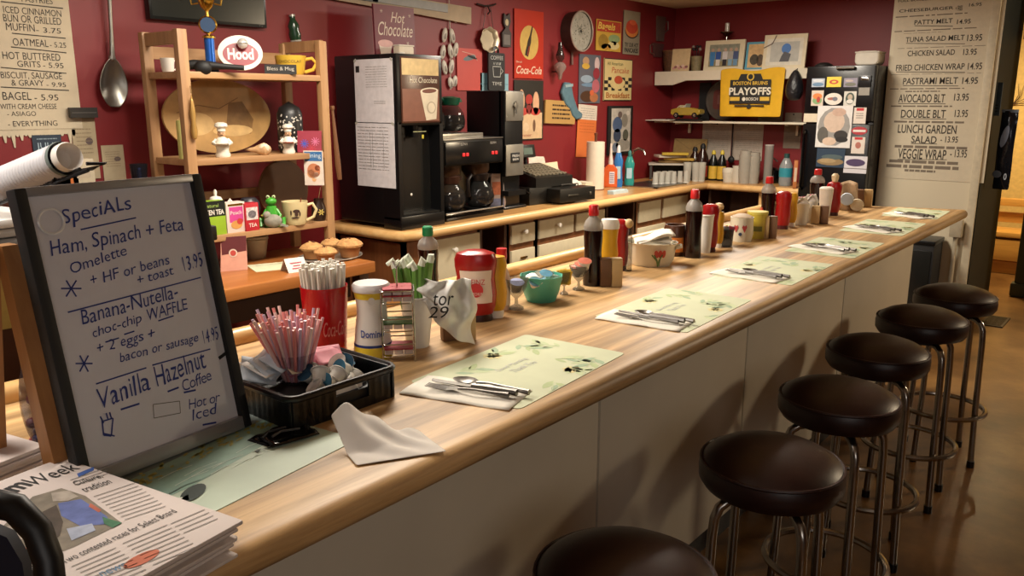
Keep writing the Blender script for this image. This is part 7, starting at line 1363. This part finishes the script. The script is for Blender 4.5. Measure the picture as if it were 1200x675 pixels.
for k in range(n_): a = 2 * PI * k / n_; rr_ = .085 * (1 + .06 * math.cos(8 * a)); vs.append(Vector((rr_ * 1.05 * math.cos(a), -.02, rr_ * .9 * math.sin(a))))
b.add(vs, [(0, k + 1, (k + 1) % n_ + 1) for k in range(n_)] + [(k + 1, k + 1 + n_, (k + 1) % n_ + 1 + n_, (k + 1) % n_ + 1) for k in range(n_)]).to('dish', SIL, t, solid=.003)
B().tube([(-.05, 0, .07), (-.02, -.005, .2), (.02, -.005, .2), (.05, 0, .07)], .002, 6).to('hanging_wire', mat('4a3a34', .5), t)
p = atx(570, 6, WX + .012); t = thing('wall_hook', 'black iron hook rail above the silver dish', 'hook', p, LW); B().tube([(-.09, 0, -.0), (-.03, -.01, -.008), (.04, -.01, .0), (.09, 0, .014)], .006, 8).to('rail', mat('2a1a1a', .5), t); B().tube([(0, -.008, 0), (0, -.03, -.04), (0, -.01, -.055)], .005, 8).to('prong', mat('2a1a1a', .5), t)
c, w_, h_ = onwall(587, 15, 599, 55, .012); t = thing('cat_plaque', 'small dark cat-shaped plaque left of the cola sign', 'plaque', c, LW); B().prism([(-w_ * .4, 0), (w_ * .4, 0), (w_ * .45, h_ * .4), (w_ * .2, h_ * .55), (w_ * .4, h_ * .75), (w_ * .3, h_), (0, h_ * .9), (-w_ * .25, h_ * .98), (-w_ * .3, h_ * .7), (-w_ * .1, h_ * .55), (-w_ * .45, h_ * .4)], .014, 'y').to('plaque', mat('3a3230', .5, 0, .1), t); f = Face(t, -.0075); f.poly('pale_patch', ell(0, h_ * .72, w_ * .16, h_ * .1, 12), mat('b8aa88', .6), 1).poly('grey_patch', rect(-w_ * .3, h_ * .06, w_ * .3, h_ * .36), mat('6a6460', .6), 1).done()
# boards standing on the grinder and brewer top
def wallpic(x0, y0, x1, y1, nm, label, cat, col, off=.004, t_=.006, roll=0, poly=None, rough=.5): c, w_, h_ = onwall(x0, y0, x1, y1, off); t = board(nm, label, cat, w_, h_, c, LW, mat(col, rough, 0, .05, 8), t_, roll=roll, poly=poly(w_, h_) if poly else None); return t, Face(t, -t_), w_, h_
t, f, w_, h_ = wallpic(535, 57, 564, 106, 'red_menu', 'bright red menu card with a little sketch at its top', 'menu', 'b8443c'); SK = mat('5a6a70', .5)
f.poly('sketch', ell(-.0, h_ * .78, w_ * .26, h_ * .06, 14, .2), SK, 1).poly('sketch', ell(.1 * w_, h_ * .80, w_ * .2, h_ * .03, 12, -.2), INK, 2).line('sketch', [(-w_ * .3, h_ * .92), (w_ * .2, h_ * .86), (w_ * .3, h_ * .72)], .003, mat('c8a898', .5)).done()
t, f, w_, h_ = wallpic(562, 86, 595, 107, 'blue_card', 'pale blue postcard behind the chalk paddle', 'card', '7fa4b0'); f.line('horizon', [(-w_ * .5, h_ * .4), (w_ * .5, h_ * .4)], .004, mat('5a8494', .5)).done()
t, f, w_, h_ = wallpic(571, 56, 590, 106, 'chalk_paddle', 'black chalk paddle sign with a coffee cup drawing', 'sign', '17181a', .03, .012, poly=lambda w_, h_: rrect(-w_ / 2, 0, w_ / 2, h_ * .88, .012))
CH = mat('b4b4ae', .8)
B().lathe([(w_ * .10, -.005), (w_ * .2, 0), (w_ * .10, .005)], 16, (0, -.006, h_ * .92), M=Matrix.Rotation(PI / 2, 3, 'X')).to('hanging_loop', mat('17181a', .5), t)
f.text('COFFEE', -w_ * .38, h_ * .72, w_ * .76, h_ * .09, CH).line('chalk_cup', [(-w_ * .25, h_ * .56), (-w_ * .2, h_ * .32), (w_ * .2, h_ * .32), (w_ * .25, h_ * .56), (-w_ * .25, h_ * .56)], .004, CH).line('chalk_cup', [(w_ * .25, h_ * .52), (w_ * .38, h_ * .46), (w_ * .22, h_ * .38)], .004, CH).text('TIME', -w_ * .3, h_ * .12, w_ * .6, h_ * .08, CH); R = random.Random(1)
for k in range(8): x = R.uniform(-.3, .3) * w_; f.line('chalk_steam', [(x, h_ * .6), (x + .006, h_ * .66)], .003, CH)
f.done()
# cola sign
t, f, w_, h_ = wallpic(602, 12, 636, 92, 'cola_sign', 'tall red metal cola sign with a bottle on a gold oval', 'sign', 'b23322', .006, .006, rough=.35)
f.poly('gold_oval', ell(0, h_ * .53, w_ * .32, h_ * .25, 32), mat('c2a052', .5), 1)
a = -.32; BT_ = mat('33281f', .4); b0 = lambda u, v: (u * math.cos(a) - v * math.sin(a) + .0, u * math.sin(a) + v * math.cos(a) + h_ * .54)
f.poly('printed_bottle', [b0(u * h_, v * h_) for u, v in ((-.04, -.22), (.04, -.22), (.045, -.14), (.036, -.06), (.042, .0), (.02, .1), (.013, .24), (-.013, .24), (-.02, .1), (-.042, .0), (-.036, -.06), (-.045, -.14))], BT_, 3).poly('printed_glint', [b0(u * h_, v * h_) for u, v in ((.005, -.2), (.03, -.2), (.03, -.06), (.008, -.06))], mat('8a2a24', .4), 4).text('Coca-Cola', -w_ * .44, h_ * .065, w_ * .88, h_ * .12, mat('d8b8a0', .5), shear=.35, weight=.015, d=2).text('Drink', -w_ * .44, h_ * .225, w_ * .2, h_ * .03, mat('d8b8a0', .5), d=2).done()
t, f, w_, h_ = wallpic(602, 94, 636, 164, 'food_poster', 'dark poster of pale fingers of bread and red sauce below the cola sign', 'poster', '24201a', .006, .004)
f.poly('pale_ground', rect(-w_ * .46, h_ * .02, w_ * .46, h_ * .46), mat('c8a882', .6, 0, .08), 1)
for x, z, rx, rz, c_ in ((-.26, .66, .11, .25, 'c89a78'), (.24, .62, .11, .26, 'c89a78'), (0, .68, .12, .12, '9c2c24'), (-.22, .48, .18, .09, 'b03a30'), (.22, .48, .18, .09, 'b03a30'), (0, .52, .10, .12, '7a2420'), (0, .36, .12, .06, 'c8a882'), (-.1, .22, .1, .1, 'd0b490'), (.18, .24, .05, .14, '6a4a34')): f.poly('printed_food', ell(x * w_, z * h_, rx * w_, rz * h_ * .75, 18), mat(c_, .6), 2)
f.text('Dinner', -w_ * .4, h_ * .06, w_ * .5, h_ * .05, mat('a8604c', .6), d=4).done()
# pan clock
p = atx(676, 37, WX + .05); r = hpx(p, 23)
t = thing('round_pan', 'round silver pan with a speckled base hanging on the red wall', 'pan', (WX + .0, p.y, p.z), LW)
B().lathe([(r * .96, 0), (r * 1.0, .09), (r * .94, .095)], 36, M=Matrix.Rotation(PI / 2, 3, 'X')).to('side_wall', mat('4a3a34', .4, .4, .1), t); B().tube([(r * .97 * math.cos(a), -.095, r * .97 * math.sin(a)) for a in [2 * PI * k / 40 for k in range(40)]], .006, 6, True).to('rim', mat('b8a89c', .3, .5), t); B().lathe([(0, .085), (r * .93, .085)], 36, M=Matrix.Rotation(PI / 2, 3, 'X')).to('base_plate', mat('9c988c', .5, .1, .15, 25), t); f = Face(t, -.086); R = random.Random(8)
for k in range(90): a = R.uniform(0, 6.28); q_ = R.uniform(.0, .9) ** 1.3 * r * .85; f.poly('speckles', ell(q_ * math.cos(a), q_ * math.sin(a), .004 + .004 * R.random(), .003, 6, a), mat('5c5a4e', .6), 1)
f.poly('hub', ell(0, 0, .01, .01, 12), INK, 2).done(); B().tube([(0, -.01, -r), (-.01, -.02, -r - .09)], .009, 8).to('handle', mat('6a4a40', .5), t)
# oil lamp sconce
p = atx(655, 74, WX + .06); t = thing('oil_lamp', 'silvered oil lamp on the red wall beside the round pan', 'lamp', (WX + .07, p.y, atx(655, 84, WX + .06).z), LW); GLS = mat('b8a49c', .1, .3, .06, clear=.4)
B().lathe([(0, -.06), (.012, -.05), (.02, -.01), (.042, .02), (.045, .04), (.03, .06), (.012, .066)], 20).to('font', GLS, t); B().lathe([(.014, .066), (.03, .09), (.032, .11), (.018, .15), (.014, .20), (.012, .20), (.016, .15), (.028, .11)], 20).to('chimney', mat('c8b0a8', .08, 0, 0, clear=.5), t); B().tube([(0, .065, .0), (0, .03, -.0), (0, .0, -.03)], .006, 8).to('bracket', mat('4a1c1c', .5), t)
t, f, w_, h_ = wallpic(698, 24, 727, 60, 'bagels_sign', 'yellow and red tin sign lettered Bagels with a painted scene', 'sign', 'c8a040', .005, .006)
f.poly('red_top', rect(-w_ * .48, h_ * .62, w_ * .48, h_ * .97), mat('b0402c', .5, 0, .15, 40), 1).text('Bagels', -w_ * .45, h_ * .62, w_ * .7, h_ * .3, mat('e0c05c', .5), shear=.2, weight=.02, d=3)
for x, z, rx, rz, c_ in ((-.22, .3, .2, .24, '9a7a30'), (.22, .42, .24, .14, '8aa070'), (.2, .2, .24, .14, 'd8c890'), (-.1, .14, .2, .1, 'c08a3c'), (.25, .26, .06, .05, '3a2a20')): f.poly('painted_scene', ell(x * w_, z * h_, rx * w_, rz * h_, 14), mat(c_, .5), 1.5)
f.done()
t, f, w_, h_ = wallpic(730, 13, 749, 64, 'pancake_sign', 'grey pancake sign with a stacked plate and black capitals', 'sign', '8f8674', .005, .006)
for x, z, rx, rz, c_ in ((0, .54, .42, .17, '2e2622'), (0, .57, .40, .17, 'c87a3c'), (0, .64, .36, .16, 'b8442c'), (0, .56, .3, .06, 'e0b070'), (.05, .74, .2, .06, 'd0603c')): f.poly('painted_pancakes', ell(x * w_, z * h_, rx * w_, rz * h_, 18), mat(c_, .5), 1 + z)
f.text('TRY OUR HOT', -w_ * .42, h_ * .17, w_ * .84, h_ * .10, INK, weight=.02).text('PANCAKES', -w_ * .42, h_ * .04, w_ * .84, h_ * .11, INK, weight=.03).done()
t, f, w_, h_ = wallpic(678, 64, 703, 121, 'collage_poster', 'grey blue poster of a cook and kitchen tools', 'poster', '5b5c66', .005, .005)
for x, z, rx, rz, c_ in ((-.2, .86, .15, .09, 'b08a6a'), (-.2, .76, .18, .06, 'c8a040'), (.32, .82, .12, .14, 'c8b0b0'), (.3, .62, .16, .12, '8c2c38'), (-.15, .5, .28, .08, '8fa0b0'), (.0, .38, .4, .04, '6a86a0'), (.28, .36, .18, .14, 'b0606a'), (-.1, .14, .34, .12, '4a3020'), (.2, .12, .2, .1, 'a86a44'), (.1, .22, .1, .06, 'c8603c')): f.poly('printed_collage', ell(x * w_, z * h_, rx * w_, rz * h_, 16), mat(c_, .5), 1 + .1 * len(f.g))
f.done()
t, f, w_, h_ = wallpic(707, 69, 740, 118, 'breakfast_sign', 'cream tin breakfast sign with a black checkered band', 'sign', 'd2bd84', .005, .006)
for r_ in range(4):
    for q_ in range(8):
        if (r_ + q_) % 2 == 0: f.poly('checker_band', rect(-w_ * .48 + q_ * w_ * .12, h_ * (.24 + .08 * r_), -w_ * .48 + (q_ + 1) * w_ * .12, h_ * (.32 + .08 * r_)), INK, 1)
f.poly('painted_dish', ell(-.03 * w_, h_ * .42, w_ * .26, h_ * .15, 20), mat('d2bd84', .5), 2).poly('painted_dish', ell(0, h_ * .50, w_ * .15, h_ * .10, 16), mat('b0482c', .5), 3).text('All American', -w_ * .4, h_ * .84, w_ * .55, h_ * .08, mat('4a5a30', .5)).text('Pancake', -w_ * .25, h_ * .66, w_ * .62, h_ * .14, mat('b0482c', .5), shear=.2).text('Breakfast', -w_ * .42, h_ * .06, w_ * .84, h_ * .14, mat('a05a24', .5), weight=.02).line('border', [(-w_ * .49, .003), (w_ * .49, .003), (w_ * .49, h_ - .003), (-w_ * .49, h_ - .003), (-w_ * .49, .003)], .006, INK).done()
c, w_, h_ = onwall(659, 95, 681, 141, .02); t = thing('blue_mitt', 'grey-blue oven mitt hanging crooked on the red wall', 'oven mitt', c, LW); t.rotation_euler = (0, -.1, LW); B().prism([(-w_ * .35, h_ * .45), (-w_ * .5, h_ * .75), (-w_ * .3, h_), (.0, h_ * .96), (w_ * .1, h_ * .6), (w_ * .3, h_ * .25), (w_ * .55, h_ * .12), (w_ * .5, 0), (w_ * .2, .0), (0, h_ * .12), (-w_ * .1, h_ * .3)], .03, 'y').to('mitt', mat('52707c', .7, 0, .1), t, bevel=.01); B().box((-w_ * .15, -.016, h_ * .9), (w_ * .4, .006, .02)).to('cuff', mat('8aa0a4', .7), t)
t, f, w_, h_ = wallpic(637, 118, 672, 145, 'wood_plaque', 'tan wooden plaque with dark lettered lines above the register', 'plaque', 'b08a50', .012, .014, .04)
f.scribble(-w_ * .28, h_ * .15, w_ * .32, h_ * .88, 4, mat('3a2814', .7), 'lettered_lines', .4, 7).done()
t, f, w_, h_ = wallpic(675, 123, 697, 184, 'order_slip', 'white and orange paper hung from the red wall above the paper towels', 'paper', 'd07038', .01, .003, .06); f.poly('white_top', rect(-w_ * .5, h_ * .72, w_ * .5, h_), mat('d0c4b4', .7), 1).scribble(-w_ * .38, h_ * .74, w_ * .38, h_ * .95, 5, GREYINK, 'small_print', .18, 2).scribble(-w_ * .38, h_ * .45, w_ * .38, h_ * .68, 4, mat('a8562a', .7), 'small_print', .15, 3).done()
c, w_, h_ = onwall(711, 124, 739, 181, .004); t = board('picture_frame', 'tall black frame with a blue photo of people above the sink', 'picture frame', w_, h_, c, LW, MATTEBLACK, .018, bev=.003); f = Face(t, -.018); f.poly('photo', rect(-w_ * .40, h_ * .06, w_ * .40, h_ * .95), mat('b8b0a4', .5, 0, .15, 30), 1)
for x, z, rx, rz, c_ in ((-.15, .62, .2, .16, '4a5c7c'), (-.05, .82, .09, .07, '6a5a54'), (.15, .7, .13, .14, '8a8478'), (-.15, .4, .16, .14, '3a4458'), (.2, .4, .12, .12, '5a5a4c'), (.1, .2, .3, .12, '9a9488'), (-.2, .16, .14, .1, '6a7484'), (.28, .85, .08, .05, 'd0c8bc')): f.poly('photo_figures', ell(x * w_, z * h_, rx * w_, rz * h_, 14), mat(c_, .5), 2)
f.done()
p = atx(774, 44, WX + .01); t = thing('cup_sculpture', 'grey metal wall art of a stacked coffee pot and cup', 'wall art', p, LW); WA = mat('6a5a52', .5, .3, .1)
B().prism([(-.06, -.03), (.05, -.03), (.07, .17), (-.075, .17)], .014, 'y').to('pot', WA, t); B().tube([(.065, 0, .13), (.12, 0, .14), (.125, 0, .07), (.06, 0, .04)], .006, 6).to('pot_handle', WA, t)
B().prism([(-.10, -.16), (.02, -.16), (.06, -.05), (-.12, -.05)], .014, 'y').to('cup', mat('5a3a38', .5, .2, .1), t); B().tube([(-.11, 0, -.06), (-.165, 0, -.07), (-.16, 0, -.13), (-.10, 0, -.14)], .006, 6).to('cup_handle', mat('6a4a44', .5, .2), t)
